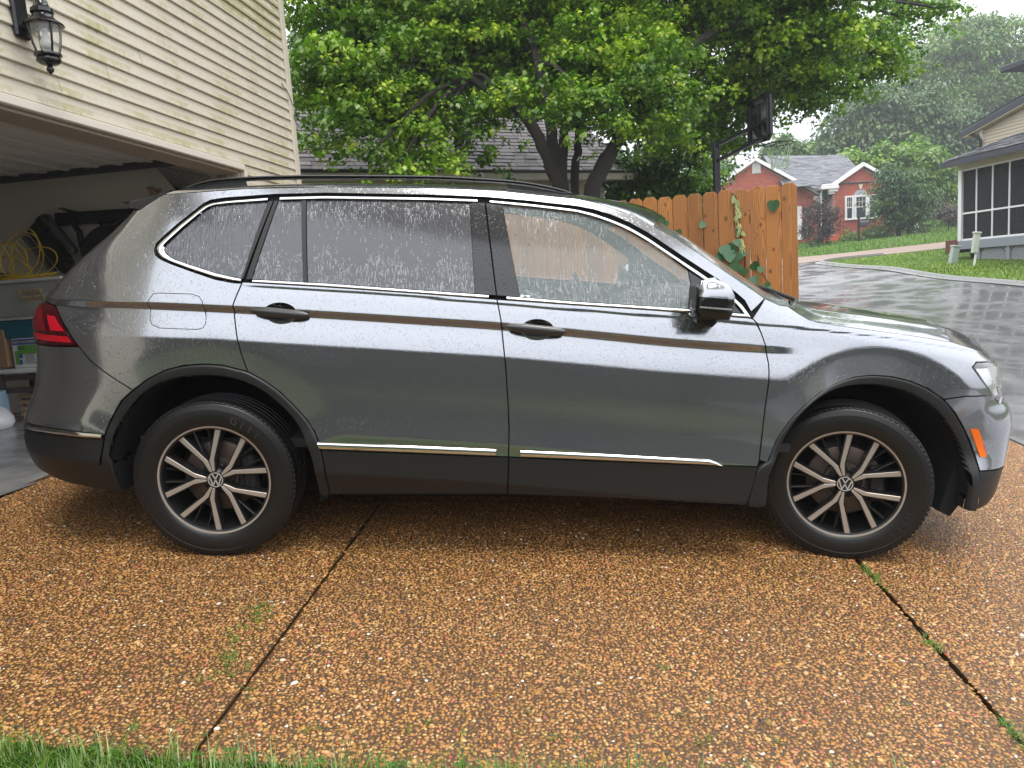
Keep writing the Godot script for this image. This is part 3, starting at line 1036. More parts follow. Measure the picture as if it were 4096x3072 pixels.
func handle_parts(par: Node3D, door: Node3D, c: Vector2, sg: float) -> void:
	# c: middle of the grip
	var hm := MB.new()
	var bowl := MB.new()
	var at := func(s: float, t: float) -> Vector3:
		var a := t * TAU
		var rr := s
		var p := c + Vector2(.004 + cos(a) * .071 * rr, -.004 + sin(a) * .046 * rr)
		return on_body(p.x, p.y, -.034 * (1.0 - rr * rr * rr * rr) - .0015, sg)
	bowl.sheet(at, 6, 28, Vector3(0, 0, sg), UVM)
	obj("handle_recess", bowl, M.paint, door)
	var top := MB.new()
	var tw := func(s: float, t: float) -> Vector3:
		var a := lerpf(.06, PI - .06, t)
		var p := c + Vector2(.004 + cos(a) * .0695 * s, .001 + sin(a) * .0405 * s)
		return on_body(p.x, p.y, -.03 * (1.0 - s * s * s) + .001, sg)
	top.sheet(tw, 4, 20, Vector3(0, -.3, sg), UVM)
	obj("handle_backing", top, M.black_gloss, door)
	var prev := []
	var n := 24
	var rings := []
	for i in n + 1:
		var s := float(i) / n * 2.0 - 1.0
		var x := c.x + s * .125
		var e := pow(maxf(0.0, 1.0 - pow(absf(s), 3.2)), .5)
		var yc := c.y - s * .0105 - .001
		var hh := .0045 + .0165 * e
		var zz := body(x, yc) + .004 + .030 * e
		var row := []
		for k in 13:
			var a := TAU * k / 12.0
			var q := Vector2(cos(a), sin(a))
			q = Vector2(signf(q.x) * pow(absf(q.x), .7), signf(q.y) * pow(absf(q.y), .7))
			row.append(hm.vert(Vector3(x, yc + q.y * hh, sg * (zz + (q.x - 1.0) * .013)), Vector3(s * .15, q.y, q.x * sg).normalized(), Vector2(x, q.y) * UVM))
		rings.append(row)
	for i in n:
		for k in 12:
			hm.face(rings[i][k], rings[i + 1][k], rings[i][k + 1])
			hm.face(rings[i][k + 1], rings[i + 1][k], rings[i + 1][k + 1])
	obj("handle", hm, M.black_paint, door)

func side(car: Node3D, sg: float) -> void:
	var fine := sg > 0.0
	var dx := .03 if fine else .08
	var dy := .007 if fine else .021
	var roof_e: PackedVector2Array = CU.roof_edge
	var low := PackedVector2Array()
	for p in roof_e:
		low.append(p - Vector2(0, .012))
	roof_e = low
	var gap_t: PackedVector2Array = CU.gap_top
	var ard: PackedVector2Array = CU.arch_r_out
	var arf: PackedVector2Array = CU.arch_f_out
	# one stamped side frame: roof rail, screen pillar, quarter
	var outl := joined([roof_e, CU.ws_edge.slice(0, 7), rev(gap_t.slice(0, 25)), CU.gap_bot, CU.rd_rear.slice(1), rev(ard.slice(5, 12)), rev(CU.seam_q), PackedVector2Array([Vector2(-.656, 1.068), Vector2(-.681, 1.093), Vector2(-.753, 1.102), Vector2(-.80, 1.1)]), end_edge(1.1, 1.5, true), PackedVector2Array([Vector2(-.318, 1.505)])])
	obj("side_frame", panel(outl, [CU.flap], dx, dy, 0.0, sg), M.paint, car)
	obj("fuel_flap", panel(CU.flap, [], .03, dy, 0.0, sg), M.paint, car)
	# doors
	var db: PackedVector2Array = CU.win_bot
	var gapb: PackedVector2Array = CU.b_gap
	var ct: PackedVector2Array = CU.clad_top
	var hr := Vector2(.312, 1.0875)
	var hf := Vector2(1.392, 1.0335)
	var hole := func(c: Vector2) -> PackedVector2Array:
		var o := PackedVector2Array()
		for k in 28:
			o.append(c + Vector2(.004 + cos(TAU * k / 28.0) * .071, -.004 + sin(TAU * k / 28.0) * .046))
		return o
	var rd := joined([between(db, .155, 1.2235), gapb.slice(0, 8), rev(between(ct, .47, 1.281)), rev(ard.slice(11, 18)), rev(CU.rd_rear)])
	var dr := obj("door", panel(rd, [hole.call(hr)], dx, dy, 0.0, sg), M.paint, car)
	var fd := joined([between(db, 1.225, 2.316), CU.fd_front.slice(0, 13), rev(between(ct, 1.282, 2.362)), rev(gapb.slice(0, 8))])
	var df := obj("door", panel(fd, [hole.call(hf)], dx, dy, 0.0, sg), M.paint, car)
	handle_parts(car, dr, hr, sg)
	handle_parts(car, df, hf, sg)
	# black sill cladding of each door, and the bright strips
	var sb: PackedVector2Array = CU.sill_bot
	obj("door_cladding", panel(joined([between(ct, .47, 1.281), gapb.slice(7, 10), rev(between(sb, .5, 1.28)), rev(ard.slice(17, 21))]), [], .06, .02, .004, sg), M.cladding, dr)
	obj("door_cladding", panel(joined([between(ct, 1.282, 2.362), CU.fd_front.slice(12, 15), rev(between(sb, 1.28, 2.33)), rev(gapb.slice(7, 10))]), [], .06, .02, .004, sg), M.cladding, df)
	obj("bright_strip", ribbon(between(CU.strip_top, .46, 1.278), between(CU.strip_bot, .46, 1.278), 30, .010, .002, sg), M.chrome, dr)
	obj("bright_strip", ribbon(between(CU.strip_top, 1.285, 2.21), between(CU.strip_bot, 1.285, 2.21), 30, .010, .002, sg), M.chrome, df)
	# fender, bumpers
	var hl: PackedVector2Array = CU.headlight
	var hg: PackedVector2Array = CU.hood_gap
	obj("fender", panel(joined([gap_t.slice(24, 26), CU.ws_edge.slice(6), hg.slice(1), PackedVector2Array([hl[1], hl[2], hl[3], hl[4], Vector2(3.398, .766)]), rev(CU.seam_f), rev(arf.slice(2, 15)), rev(CU.fd_front.slice(0, 12))]), [], dx, dy, 0.0, sg), M.paint, car)
	obj("bumper", panel(joined([CU.seam_f, PackedVector2Array([Vector2(3.40, .768), hl[5], hl[6], hl[7], hl[8]]), end_edge(.77, .42, false, 16), PackedVector2Array([Vector2(3.445, .428)]), rev(arf.slice(14, 20))]), [], dx, .012, 0.0, sg), M.paint, car)
	obj("bumper_cladding", panel(joined([PackedVector2Array([Vector2(3.366, .43), Vector2(3.445, .424)]), end_edge(.416, .27, false, 8), PackedVector2Array([Vector2(3.5, .245), Vector2(3.384, .243)]), rev(arf.slice(20, 22))]), [], dx, .02, -.004, sg), M.cladding, car)
	obj("bumper", panel(joined([CU.seam_q, rev(ard.slice(1, 6)), PackedVector2Array([Vector2(-.455, .56), Vector2(-.62, .572), Vector2(-.75, .574)]), end_edge(.556, .915, true, 14), PackedVector2Array([Vector2(-.812, .917)])]), [], dx, .012, 0.0, sg), M.paint, car)
	obj("bright_strip", ribbon(PackedVector2Array([Vector2(-1.02, .545), Vector2(-.9, .556), Vector2(-.75, .57), Vector2(-.62, .57), Vector2(-.458, .56)]), PackedVector2Array([Vector2(-1.02, .523), Vector2(-.9, .535), Vector2(-.75, .549), Vector2(-.62, .548), Vector2(-.458, .54)]), 30, .008, .002, sg), M.chrome, car)
	obj("bumper_cladding", panel(joined([PackedVector2Array([Vector2(-.455, .538), Vector2(-.62, .546), Vector2(-.75, .547)]), end_edge(.52, .36, true, 8), PackedVector2Array([Vector2(-.80, .335), Vector2(-.70, .31), Vector2(-.5, .29), Vector2(-.418, .285)]), CU.arch_r_in.slice(1, 3), ard.slice(0, 2)]), [], dx, .02, -.002, sg), M.cladding, car)
	# wheel arch trims
	var arch := func(a: PackedVector2Array, b: PackedVector2Array, nm: String) -> void:
		var o := obj(nm, ribbon(smooth(a), smooth(b), 60, .004, .010, sg, 5), M.cladding, car)
	arch.call(ard, CU.arch_r_in, "wheel_arch_trim")
	arch.call(arf, CU.arch_f_in, "wheel_arch_trim")
	# wheel housings
	for e in [[CU.arch_r_in, .02], [CU.arch_f_in, 2.86]]:
		var q := resampled(smooth(e[0]), 40)
		var wh := MB.new()
		var f := func(s: float, t: float) -> Vector3:
			var k := s * 39.0
			var i := mini(int(k), 38)
			var p := q[i].lerp(q[i + 1], k - i)
			return Vector3(p.x, p.y, sg * lerpf(body(p.x, p.y) - .014, .45, t))
		wh.sheet(f, 39, 4, Vector3(0, -1, 0))
		wh.box(Vector3(e[1], .52, sg * .45), Vector3(.95, .7, .02))
		obj("wheel_housing", wh, M.matte_black, car)
	# glass and pillars
	var dlo := joined([CU.win_top_in, rev(CU.win_bot_in)])
	var q1 := window_piece(dlo, "", "qg_front")
	obj("window", panel(q1, [], .05, .03, -.006, sg, 0.0, .001), M.glass_dark, car)
	var bits := [["qg_front", "cp1", "window_pillar", M.black_trim, car, -.002], ["cp2", "sg_rear", "window_frame", M.black_trim, dr, 0.0], ["sg_rear", "sg_front", "window", M.glass_dark, dr, -.006], ["sg_front", "mg_rear", "window_bar", M.black_trim, dr, .001], ["mg_rear", "mg_front", "window", M.glass_dark, dr, -.006], ["mg_front", "bp_a", "pillar_cover", M.black_pillar, dr, 0.0], ["bp_b", "fg_rear", "pillar_cover", M.black_pillar, df, 0.0], ["fg_rear", "fg_front", "window", M.glass_clear, df, -.008], ["fg_front", "", "mirror_triangle", M.black_pillar, df, -.003]]
	for b in bits:
		var pl := window_piece(dlo, b[0], b[1])
		if pl.size() > 2:
			obj(b[2], panel(pl, [], .05, .03, b[5], sg, .0 if b[2] == "window" else .012, .001), b[3], b[4])
	# bright surround of the windows
	var wt: PackedVector2Array = CU.win_top
	var wti: PackedVector2Array = CU.win_top_in
	var wb: PackedVector2Array = CU.win_bot
	var wbi: PackedVector2Array = CU.win_bot_in
	for e in [[wt, wti, -1.0, .256, car], [wt, wti, .262, 1.160, dr], [wt, wti, 1.166, 2.4, df]]:
		obj("bright_trim", ribbon(between(e[0], e[2], e[3]), between(e[1], e[2], minf(e[3], 2.276)), 40, .008, .0, sg), M.chrome, e[4])
	for e in [[wb, wbi, -1.0, .152, car], [wb, wbi, .158, 1.221, dr], [wb, wbi, 1.227, 2.4, df]]:
		obj("bright_trim", ribbon(between(e[0], e[2], e[3]), between(e[1], e[2], minf(e[3], 2.276)), 30, .008, .0, sg), M.chrome, e[4])
	# dark inner shell behind the gaps
	var shell := joined([PackedVector2Array([Vector2(-.7, .33), Vector2(3.42, .29), Vector2(3.45, .42), Vector2(3.36, .8), Vector2(3.36, .93)]), rev(hg.slice(0, 10)), rev(CU.ws_edge), rev(roof_e), PackedVector2Array([Vector2(-.34, 1.49), Vector2(-.62, 1.25), Vector2(-.72, 1.1), Vector2(-.72, .9)])])
	var cuts := []
	for e in [[CU.arch_r_in, .02], [CU.arch_f_in, 2.86]]:
		var a: PackedVector2Array = e[0].duplicate()
		a.append(Vector2(e[1] + .4, .1))
		a.append(Vector2(e[1] - .4, .1))
		cuts.append(a)
	for b in [["", "qg_front"], ["sg_rear", "sg_front"], ["mg_rear", "mg_front"], ["fg_rear", "fg_front"]]:
		cuts.append(window_piece(dlo, b[0], b[1]))
	cuts.append(hole.call(hr))
	cuts.append(hole.call(hf))
	obj("inner_shell", panel(shell, cuts, .06, .03, -.02, sg, 0.0, .01), M.matte_black, car)
	# lamps
	var tl: PackedVector2Array = CU.tail
	var lens := joined([PackedVector2Array([Vector2(-.80, 1.095), Vector2(-.753, 1.099), Vector2(-.681, 1.09), Vector2(-.658, 1.066), Vector2(-.548, .933), Vector2(-.812, .919)]), end_edge(.918, 1.08, true, 8)])
	var tlo := obj("taillight", panel(lens, [], .02, .012, 0.0, sg, .014, .002), M.lamp_dark, car)
	obj("red_lens", panel(PackedVector2Array([Vector2(-.672, 1.05), Vector2(-.612, .992), Vector2(-.689, .99), Vector2(-.722, 1.052)]), [], .02, .02, .002, sg, .003, 0.0), M.lamp_red, tlo)
	obj("red_lens", panel(joined([PackedVector2Array([Vector2(-.79, 1.08), Vector2(-.765, 1.07), Vector2(-.715, .985)]), end_edge(.982, 1.06, true, 6)]), [], .02, .02, .002, sg, .003, 0.0), M.lamp_red2, tlo)
	obj("red_lens", panel(joined([PackedVector2Array([Vector2(-.60, .971), Vector2(-.578, .946), Vector2(-.81, .942)]), end_edge(.942, .968, true, 3)]), [], .02, .012, .002, sg, .003, 0.0), M.lamp_red, tlo)
	var ll := PackedVector2Array()
	for p in hl:
		ll.append(p)
	var hlo := obj("headlight", panel(ll, [], .012, .012, 0.0, sg, .0, .003), M.lamp_lens, car)
	obj("lamp_housing", panel(ll, [], .012, .012, -.045, sg, .0, .004), M.lamp_inner, hlo)
	obj("reflector", panel(PackedVector2Array([Vector2(3.325, .885), Vector2(3.40, .89), Vector2(3.43, .83), Vector2(3.49, .745), Vector2(3.45, .75), Vector2(3.385, .81)]), [], .02, .012, -.02, sg, .012, 0.0), M.chrome, hlo)
	obj("lamp_bezel", panel(PackedVector2Array([Vector2(3.315, .897), Vector2(3.44, .893), Vector2(3.56, .88), Vector2(3.56, .868), Vector2(3.44, .877), Vector2(3.33, .882)]), [], .02, .012, -.006, sg, .004, 0.0), M.black_gloss, hlo)
	var mk: PackedVector2Array = CU.marker
	obj("marker_light", panel(mk, [], .02, .012, .003, sg, .006, 0.0), M.amber, car)
	# door mirror
	var mo := MB.new()
	var cx := 2.095
	var cy := 1.165
	var shell_f := func(y0: float, y1: float, grow: float) -> Callable:
		return func(s: float, t: float) -> Vector3:
			var y := lerpf(y0, y1, t)
			var hy := clampf((y - 1.103) / .157, 0.0, 1.0)
			var half := lerpf(.083, .088, hy) * pow(maxf(.0, 1.0 - pow(maxf(0.0, hy - .2) / .8, 2.6)), .5) * (1.0 if hy > .2 else lerpf(.86, 1.0, hy / .2)) + grow
			var a := s * TAU
			var q := Vector2(cos(a), sin(a))
			q = Vector2(signf(q.x) * pow(absf(q.x), .62), signf(q.y) * pow(absf(q.y), .62))
			var skew := .012 * (hy - .5)
			return Vector3(cx + skew + .012 + q.x * half, y - q.x * .006, sg * (.985 + q.y * (.105 if q.y < 0.0 else .075) * (half / .088)))
	var f1: Callable = shell_f.call(1.186, 1.2598, .001)
	mo.sheet(f1, 28, 12, Vector3(0, 0, sg), UVM)
	fix_out(mo, Vector3(cx, 1.17, sg * .97))
	var mir := obj("mirror", mo, M.paint, car)
	var mb := MB.new()
	mb.sheet(shell_f.call(1.103, 1.187, -.001), 28, 10, Vector3(0, 0, sg), UVM)
	fix_out(mb, Vector3(cx, 1.13, sg * .97))
	mb.box(Vector3(cx + .005, 1.104, sg * .965), Vector3(.135, .012, .15), Basis(), .004)
	obj("mirror_lower", mb, M.black_gloss, mir)
	var rim := MB.new()
	rim.box(Vector3(cx - .068, 1.178, sg * .972), Vector3(.006, .10, .13), Basis(Vector3(0, 0, 1), -.03), .004)
	obj("mirror_edge", rim, M.black_trim, mir)
	var sigl := MB.new()
	for k in 8:
		sigl.box(Vector3(cx - .052 + k * .0165, 1.150 - k * .0011, sg * (1.0615 - absf(k - 3.0) * .0014)), Vector3(.0145, .006, .004))
	kind(obj("signal_strip", sigl, M.lamp_inner, mir), "stuff")
	var st := MB.new()
	st.prism(PackedVector2Array([Vector2(cx - .045, 1.11), Vector2(cx + .05, 1.11), Vector2(cx + .042, 1.075), Vector2(cx + .025, 1.058), Vector2(cx - .015, 1.058), Vector2(cx - .04, 1.075)]), sg * .84, sg * .965, Transform3D(), .01)
	obj("mirror_foot", st, M.black_trim, mir)

func fix_out(m: MB, c: Vector3) -> void:
	# turns normals away from c and the faces with them
	for k in m.v.size():
		if m.n[k].dot(m.v[k] - c) < 0.0:
			m.n[k] = -m.n[k]
	for k in range(0, m.x.size(), 3):
		var g := (m.v[m.x[k + 1]] - m.v[m.x[k]]).cross(m.v[m.x[k + 2]] - m.v[m.x[k]])
		if g.dot(m.n[m.x[k]] + m.n[m.x[k + 1]] + m.n[m.x[k + 2]]) > 0.0:
			var t := m.x[k + 1]
			m.x[k + 1] = m.x[k + 2]
			m.x[k + 2] = t

func curve_at(p: PackedVector2Array, s: float) -> Vector2:
	var k := clampf(s, 0.0, 1.0) * (p.size() - 1)
	var i := mini(int(k), p.size() - 2)
	return p[i].lerp(p[i + 1], k - i)

func build_car() -> void:
	make_luts()
	for k in CURVES:
		CU[k] = V2(CURVES[k])
	CU.shell_area = joined([CU.roof_edge, CU.ws_edge, CU.hood_gap.slice(1), PackedVector2Array([Vector2(3.4, .7), Vector2(-.6, .7), Vector2(-.62, 1.25), Vector2(-.3, 1.5)])])
	CU.glass_hole = joined([CU.gap_top, rev(CU.win_bot)])
	var car := thing("car", "grey metallic estate-style sport utility car beaded with rain on the brown driveway", "car")
	car.transform = CAR
	side(car, 1.0)
	side(car, -1.0)
	# roof
	var re := smooth(CU.roof_edge)
	re.append(Vector2(1.894, 1.473))
	var r20 := resampled(re, 60)
	var rf := MB.new()
	rf.sheet(func(s: float, t: float) -> Vector3:
		var p := curve_at(r20, s) - Vector2(0, .012)
		var w := t * 2.0 - 1.0
		w = signf(w) * pow(absf(w), .6)
		var z := body(p.x, p.y) - .001
		var fr := sst(.8, 1.0, s)
		return Vector3(p.x + .16 * fr * (1.0 - w * w), p.y + .022 * (1.0 - pow(absf(w), 10.0)) + (.012 + .04 * fr) * (1.0 - w * w), z * w), 48, 40, Vector3.UP, UVM)
	obj("roof", rf, M.paint, car)
	# windscreen
	var wse := resampled(CU.ws_edge, 30)
	var ws := MB.new()
	ws.sheet(func(s: float, t: float) -> Vector3:
		var p := curve_at(wse, s)
		var w := t * 2.0 - 1.0
		return Vector3(p.x + .17 * (1.0 - w * w) + .004, p.y + .012 * (1.0 - w * w) - .003, (body(p.x, p.y) - .006) * w), 20, 20, Vector3(1, 1, 0))
	obj("windshield", ws, M.glass_clear, car)
	# hood
	var hgc := resampled(CU.hood_gap, 40)
	var hd := MB.new()
	hd.sheet(func(s: float, t: float) -> Vector3:
		var p := curve_at(hgc, s)
		var w := t * 2.0 - 1.0
		var z := body(p.x, p.y) - .004
		var rise := lerp_tab([0.0, -.012, .12, .025, .35, .036, .6, .036, .8, .044, 1.0, .035], s)
		var ridge := .010 * exp(-pow((absf(w) - .62) / .1, 2.0)) * (1.0 - s * .6)
		return Vector3(p.x + .20 * (1.0 - w * w), p.y + rise * (1.0 - pow(absf(w), 2.6)) + ridge - .001, z * w), 50, 48, Vector3.UP, UVM)
	obj("hood", hd, M.paint, car)
	# cowl under the windscreen
	var cw := MB.new()
	cw.sheet(func(s: float, t: float) -> Vector3:
		var w := t * 2.0 - 1.0
		return Vector3(lerpf(2.42, 2.60, s) + .2 * (1.0 - w * w), lerpf(1.12, 1.055, s), .80 * w), 4, 12, Vector3.UP)
	var cowl := obj("cowl", cw, M.black_trim, car)
	var wp := MB.new()
	wp.tube([Vector3(2.63, 1.105, .5), Vector3(2.66, 1.135, .45), Vector3(2.62, 1.165, .2), Vector3(2.60, 1.18, -.2)], [.012, .011, .008, .006], 6)
	wp.tube([Vector3(2.55, 1.13, .62), Vector3(2.61, 1.15, .3), Vector3(2.62, 1.16, -.15)], [.007, .008, .007], 6)
	obj("wiper", wp, M.black_trim, cowl)
	# nose and tail faces
	obj("grille", end_cap(.40, .80, false, 14), M.black_gloss, car)
	obj("bumper_cladding", end_cap(.27, .40, false, 4), M.cladding, car)
	obj("nose_panel", end_cap(.80, .905, false, 5), M.paint, car)
	obj("tailgate", end_cap(.60, 1.10, true, 14), M.paint, car)
	obj("rear_glass", end_cap(1.10, 1.49, true, 10), M.glass_dark, car)
	obj("bumper_cladding", end_cap(.35, .60, true, 8), M.cladding, car)
	# roof spoiler over the tail glass
	var sp := MB.new()
	sp.sheet(func(s: float, t: float) -> Vector3:
		var w := t * 2.0 - 1.0
		var p := Vector2(-.212, 1.578).lerp(Vector2(-.43, 1.512 + .022), s)
		return Vector3(p.x - .06 * s * (1.0 - w * w), p.y + .025 * (1.0 - pow(absf(w), 8.0)), (.70 - .12 * s) * w), 8, 24, Vector3.UP, UVM)
	sp.sheet(func(s: float, t: float) -> Vector3:
		var w := t * 2.0 - 1.0
		var p := Vector2(-.30, 1.50).lerp(Vector2(-.43, 1.512 + .006), s)
		return Vector3(p.x - .06 * s * (1.0 - w * w), p.y + .020 * (1.0 - pow(absf(w), 8.0)), (.68 - .10 * s) * w), 4, 24, Vector3.DOWN, UVM)
	sp.sheet(func(s: float, t: float) -> Vector3:
		var w := t * 2.0 - 1.0
		return Vector3(-.43 - .06 * (1.0 - w * w), lerpf(1.518, 1.534, s) + .0225 * (1.0 - pow(absf(w), 8.0)), .58 * w), 2, 24, Vector3.LEFT, UVM)
	for sg in [-1.0, 1.0]:
		sp.poly([Vector3(-.212, 1.578, sg * .70), Vector3(-.43, 1.534, sg * .58), Vector3(-.43, 1.516, sg * .58), Vector3(-.318, 1.505, sg * .69)], Vector3(-.3, .0, sg).normalized())
	obj("spoiler", sp, M.paint, car)
	# roof rails
	for sg in [-1.0, 1.0]:
		var rl := MB.new()
		var top := smooth(V2([-.205, 1.598, -.126, 1.626, -.044, 1.645, .078, 1.657, .239, 1.666, .446, 1.672, .912, 1.676, 1.155, 1.669, 1.318, 1.659, 1.441, 1.641, 1.523, 1.623, 1.575, 1.603]))
		var under := PackedVector2Array()
		for p in top:
			under.append(p - Vector2(0, .0155 * sst(-.21, -.1, p.x) * (1.0 - sst(1.5, 1.575, p.x)) + .003))
		rl.prism(joined([top, rev(under)]), sg * .545, sg * .578, Transform3D(), .005)
		rl.prism(V2([-.19, 1.595, -.12, 1.612, -.03, 1.629, .09, 1.641, .10, 1.60, -.1, 1.585]), sg * .55, sg * .572, Transform3D(), .003)
		rl.prism(V2([1.26, 1.648, 1.40, 1.632, 1.53, 1.606, 1.5, 1.59, 1.268, 1.605]), sg * .55, sg * .572, Transform3D(), .003)
		obj("roof_rail", rl, M.rail, car)
	# underside
	var ub := MB.new()
	ub.box(Vector3(1.4, .29, 0), Vector3(1.75, .06, 1.64))
	ub.box(Vector3(1.4, .36, 0), Vector3(4.2, .10, .86))
	ub.box(Vector3(3.45, .31, 0), Vector3(.3, .05, 1.2))
	ub.box(Vector3(-.7, .36, 0), Vector3(.5, .06, 1.2))
	obj("underbody", ub, M.matte_black, car)
	for sg in [1.0, -1.0]:
		var fl := MB.new()
		fl.prism(V2([3.24, .22, 3.295, .195, 3.33, .25, 3.33, .45, 3.29, .45]), sg * .62, sg * .84)
		obj("mud_deflector", fl, M.matte_black, car)
		var fr := MB.new()
		fr.prism(V2([.43, .22, .47, .24, .47, .5, .44, .5]), sg * .62, sg * .8)
		obj("mud_deflector", fr, M.matte_black, car)
	rain(car)
	# wheels
	wheel(car, Vector3(0, .35, .80), 0.0, 33.0, 1.0, true)
	wheel(car, Vector3(2.822, .35, .771), .33, 40.0, 1.0, true)
	wheel(car, Vector3(0, .35, -.80), 0.0, 10.0, -1.0, false)
	wheel(car, Vector3(2.76, .35, -.78), .33, 60.0, -1.0, false)
	# cabin
	var fl2 := MB.new()
	fl2.box(Vector3(1.1, .5, 0), Vector3(2.9, .04, 1.62))
	fl2.box(Vector3(2.33, .78, 0), Vector3(.04, .6, 1.6))
	obj("cabin_floor", fl2, M.trim_dark, car)
	var hlr := MB.new()
	hlr.sheet(func(s: float, t: float) -> Vector3:
		var w := t * 2.0 - 1.0
		return Vector3(lerpf(-.2, 1.83, s), 1.555 - .05 * sst(.75, 1.0, s) + .03 * (1.0 - w * w), .62 * w), 10, 10, Vector3.DOWN)
	obj("headliner", hlr, M.trim_light, car)
	var dsh := MB.new()
	dsh.prism(V2([2.42, 1.13, 2.3, 1.14, 2.05, 1.10, 1.93, 1.05, 1.90, .95, 1.98, .8, 2.3, .7, 2.42, .8]), -.76, .76, Transform3D(), .02)
	obj("dashboard", dsh, M.trim_dark, car)
	var swl := MB.new()
	var pts := []
	var rr := []
	for k in 33:
		var a := TAU * k / 32.0
		pts.append(Vector3(1.74, 1.03, -.37) + Basis(Vector3(0, 0, 1), .42) * Vector3(0, cos(a) * .18, sin(a) * .18))
		rr.append(.014)
	swl.tube(pts, rr, 8, false)
	swl.bar(Vector3(1.74, 1.03, -.37), Vector3(1.95, .95, -.37), .1, .1)
	obj("steering_wheel", swl, M.trim_dark, car)
	for e in [[1.05, -.37], [1.05, .37], [.15, -.38], [.15, .38]]:
		var se := Node3D.new()
		var k := 0
		while car.has_node(NodePath("seat" if k == 0 else "seat_%03d" % k)):
			k += 1
		se.name = "seat" if k == 0 else "seat_%03d" % k
		car.add_child(se, true)
		var o := Vector3(e[0], 0, e[1])
		var cu := MB.new()
		cu.box(o + Vector3(.27, .72, 0), Vector3(.52, .16, .5), Basis(Vector3(0, 0, 1), .1), .05)
		obj("cushion", cu, M.trim_dark, se)
		var bk := MB.new()
		bk.box(o + Vector3(-.06, 1.0, 0), Vector3(.14, .62, .5), Basis(Vector3(0, 0, 1), .28), .05)
		obj("backrest", bk, M.trim_dark, se)
		var hr := MB.new()
		hr.box(o + Vector3(-.17, 1.41, 0), Vector3(.10, .19, .26), Basis(Vector3(0, 0, 1), .2), .04)
		hr.bar(o + Vector3(-.14, 1.25, .06), o + Vector3(-.16, 1.36, .06), .012, .012)
		hr.bar(o + Vector3(-.14, 1.25, -.06), o + Vector3(-.16, 1.36, -.06), .012, .012)
		obj("headrest", hr, M.trim_dark, se)

func rain(car: Node3D) -> void:
	# standing drops on the flank and drops running down the glass
	var m := MB.new()
	var rows := []
	for row in [[0.0, 1.0], [.6, .78], [1.0, 0.0]]:
		var id := []
		for k in 7:
			var a := TAU * k / 7.0
			id.append(m.vert(Vector3(cos(a) * row[0], sin(a) * row[0], row[1] * .55), Vector3(cos(a) * row[0], sin(a) * row[0], .3 + row[1]).normalized()))
		rows.append(id)
	for r in 2:
		for k in 7:
			m.face(rows[r][k], rows[r + 1][k], rows[r][(k + 1) % 7])
			m.face(rows[r][(k + 1) % 7], rows[r + 1][k], rows[r + 1][(k + 1) % 7])
	var drop := m.mesh()
	var dlo := joined([CU.win_top_in, rev(CU.win_bot_in)])
	rng.seed = 63
	var sets := [[], []]
	var tries := 0
	while sets[0].size() < 5200 and tries < 60000:
		tries += 1
		var x := rng.randf_range(-.62, 3.3)
		var yc := at_lut(lyc, -1.3, .01, x)
		var y := yc - .15 + rng.randf() * .72
		if y > at_lut(lyb, -1.3, .01, x) - .02 and (Geometry2D.is_point_in_polygon(Vector2(x, y), CU.shell_area) == false or Geometry2D.is_point_in_polygon(Vector2(x, y), CU.glass_hole)):
			continue
		if absf(y - yc + .021) < .026:
			continue
		sets[0].append(drop_at(x, y, 0.0, rng.randf_range(.0011, .0024), rng.randf_range(1.0, 1.5)))
	for pr in [["", "qg_front", 1100], ["sg_rear", "sg_front", 800], ["mg_rear", "mg_front", 3600], ["fg_rear", "fg_front", 4200]]:
		var pl := window_piece(dlo, pr[0], pr[1])
		var lo := pl[0]
		var hi := pl[0]
		for p in pl:
			lo = lo.min(p)
			hi = hi.max(p)
		for k in pr[2]:
			var p := Vector2(rng.randf_range(lo.x, hi.x), rng.randf_range(lo.y, hi.y))
			if not Geometry2D.is_point_in_polygon(p, pl):
				continue
			var f := (p.y - lo.y) / (hi.y - lo.y) + .06 * sin(p.x * 23.0) + .05 * sin(p.x * 61.0)
			var keep := sst(.42, .25, f) + sst(.72, .92, f) * .9 + .10
			if rng.randf() > keep:
				continue
			sets[1].append(drop_at(p.x, p.y, -.0065, rng.randf_range(.0016, .0036), rng.randf_range(1.0, 6.5) if rng.randf() < .6 else 1.2))
	for q in 2:
		var mm := MultiMesh.new()
		mm.transform_format = MultiMesh.TRANSFORM_3D
		mm.mesh = drop
		mm.instance_count = sets[q].size()
		for i in sets[q].size():
			mm.set_instance_transform(i, sets[q][i])
		var mi := MultiMeshInstance3D.new()
		mi.name = "raindrop" if q == 0 else "raindrop_001"
		mi.multimesh = mm
		mi.material_override = M.drop_paint if q == 0 else M.drop_glass
		car.add_child(mi, true)
		kind(mi, "stuff")

func drop_at(x: float, y: float, off: float, r: float, tall: float) -> Transform3D:
	var n := body_normal(x, y)
	var ex := Vector3(1, 0, 0)
	ex = (ex - n * ex.dot(n)).normalized()
	var ey := n.cross(ex)
	return Transform3D(Basis(ex * r, ey * r * tall, n * r), on_body(x, y, off))

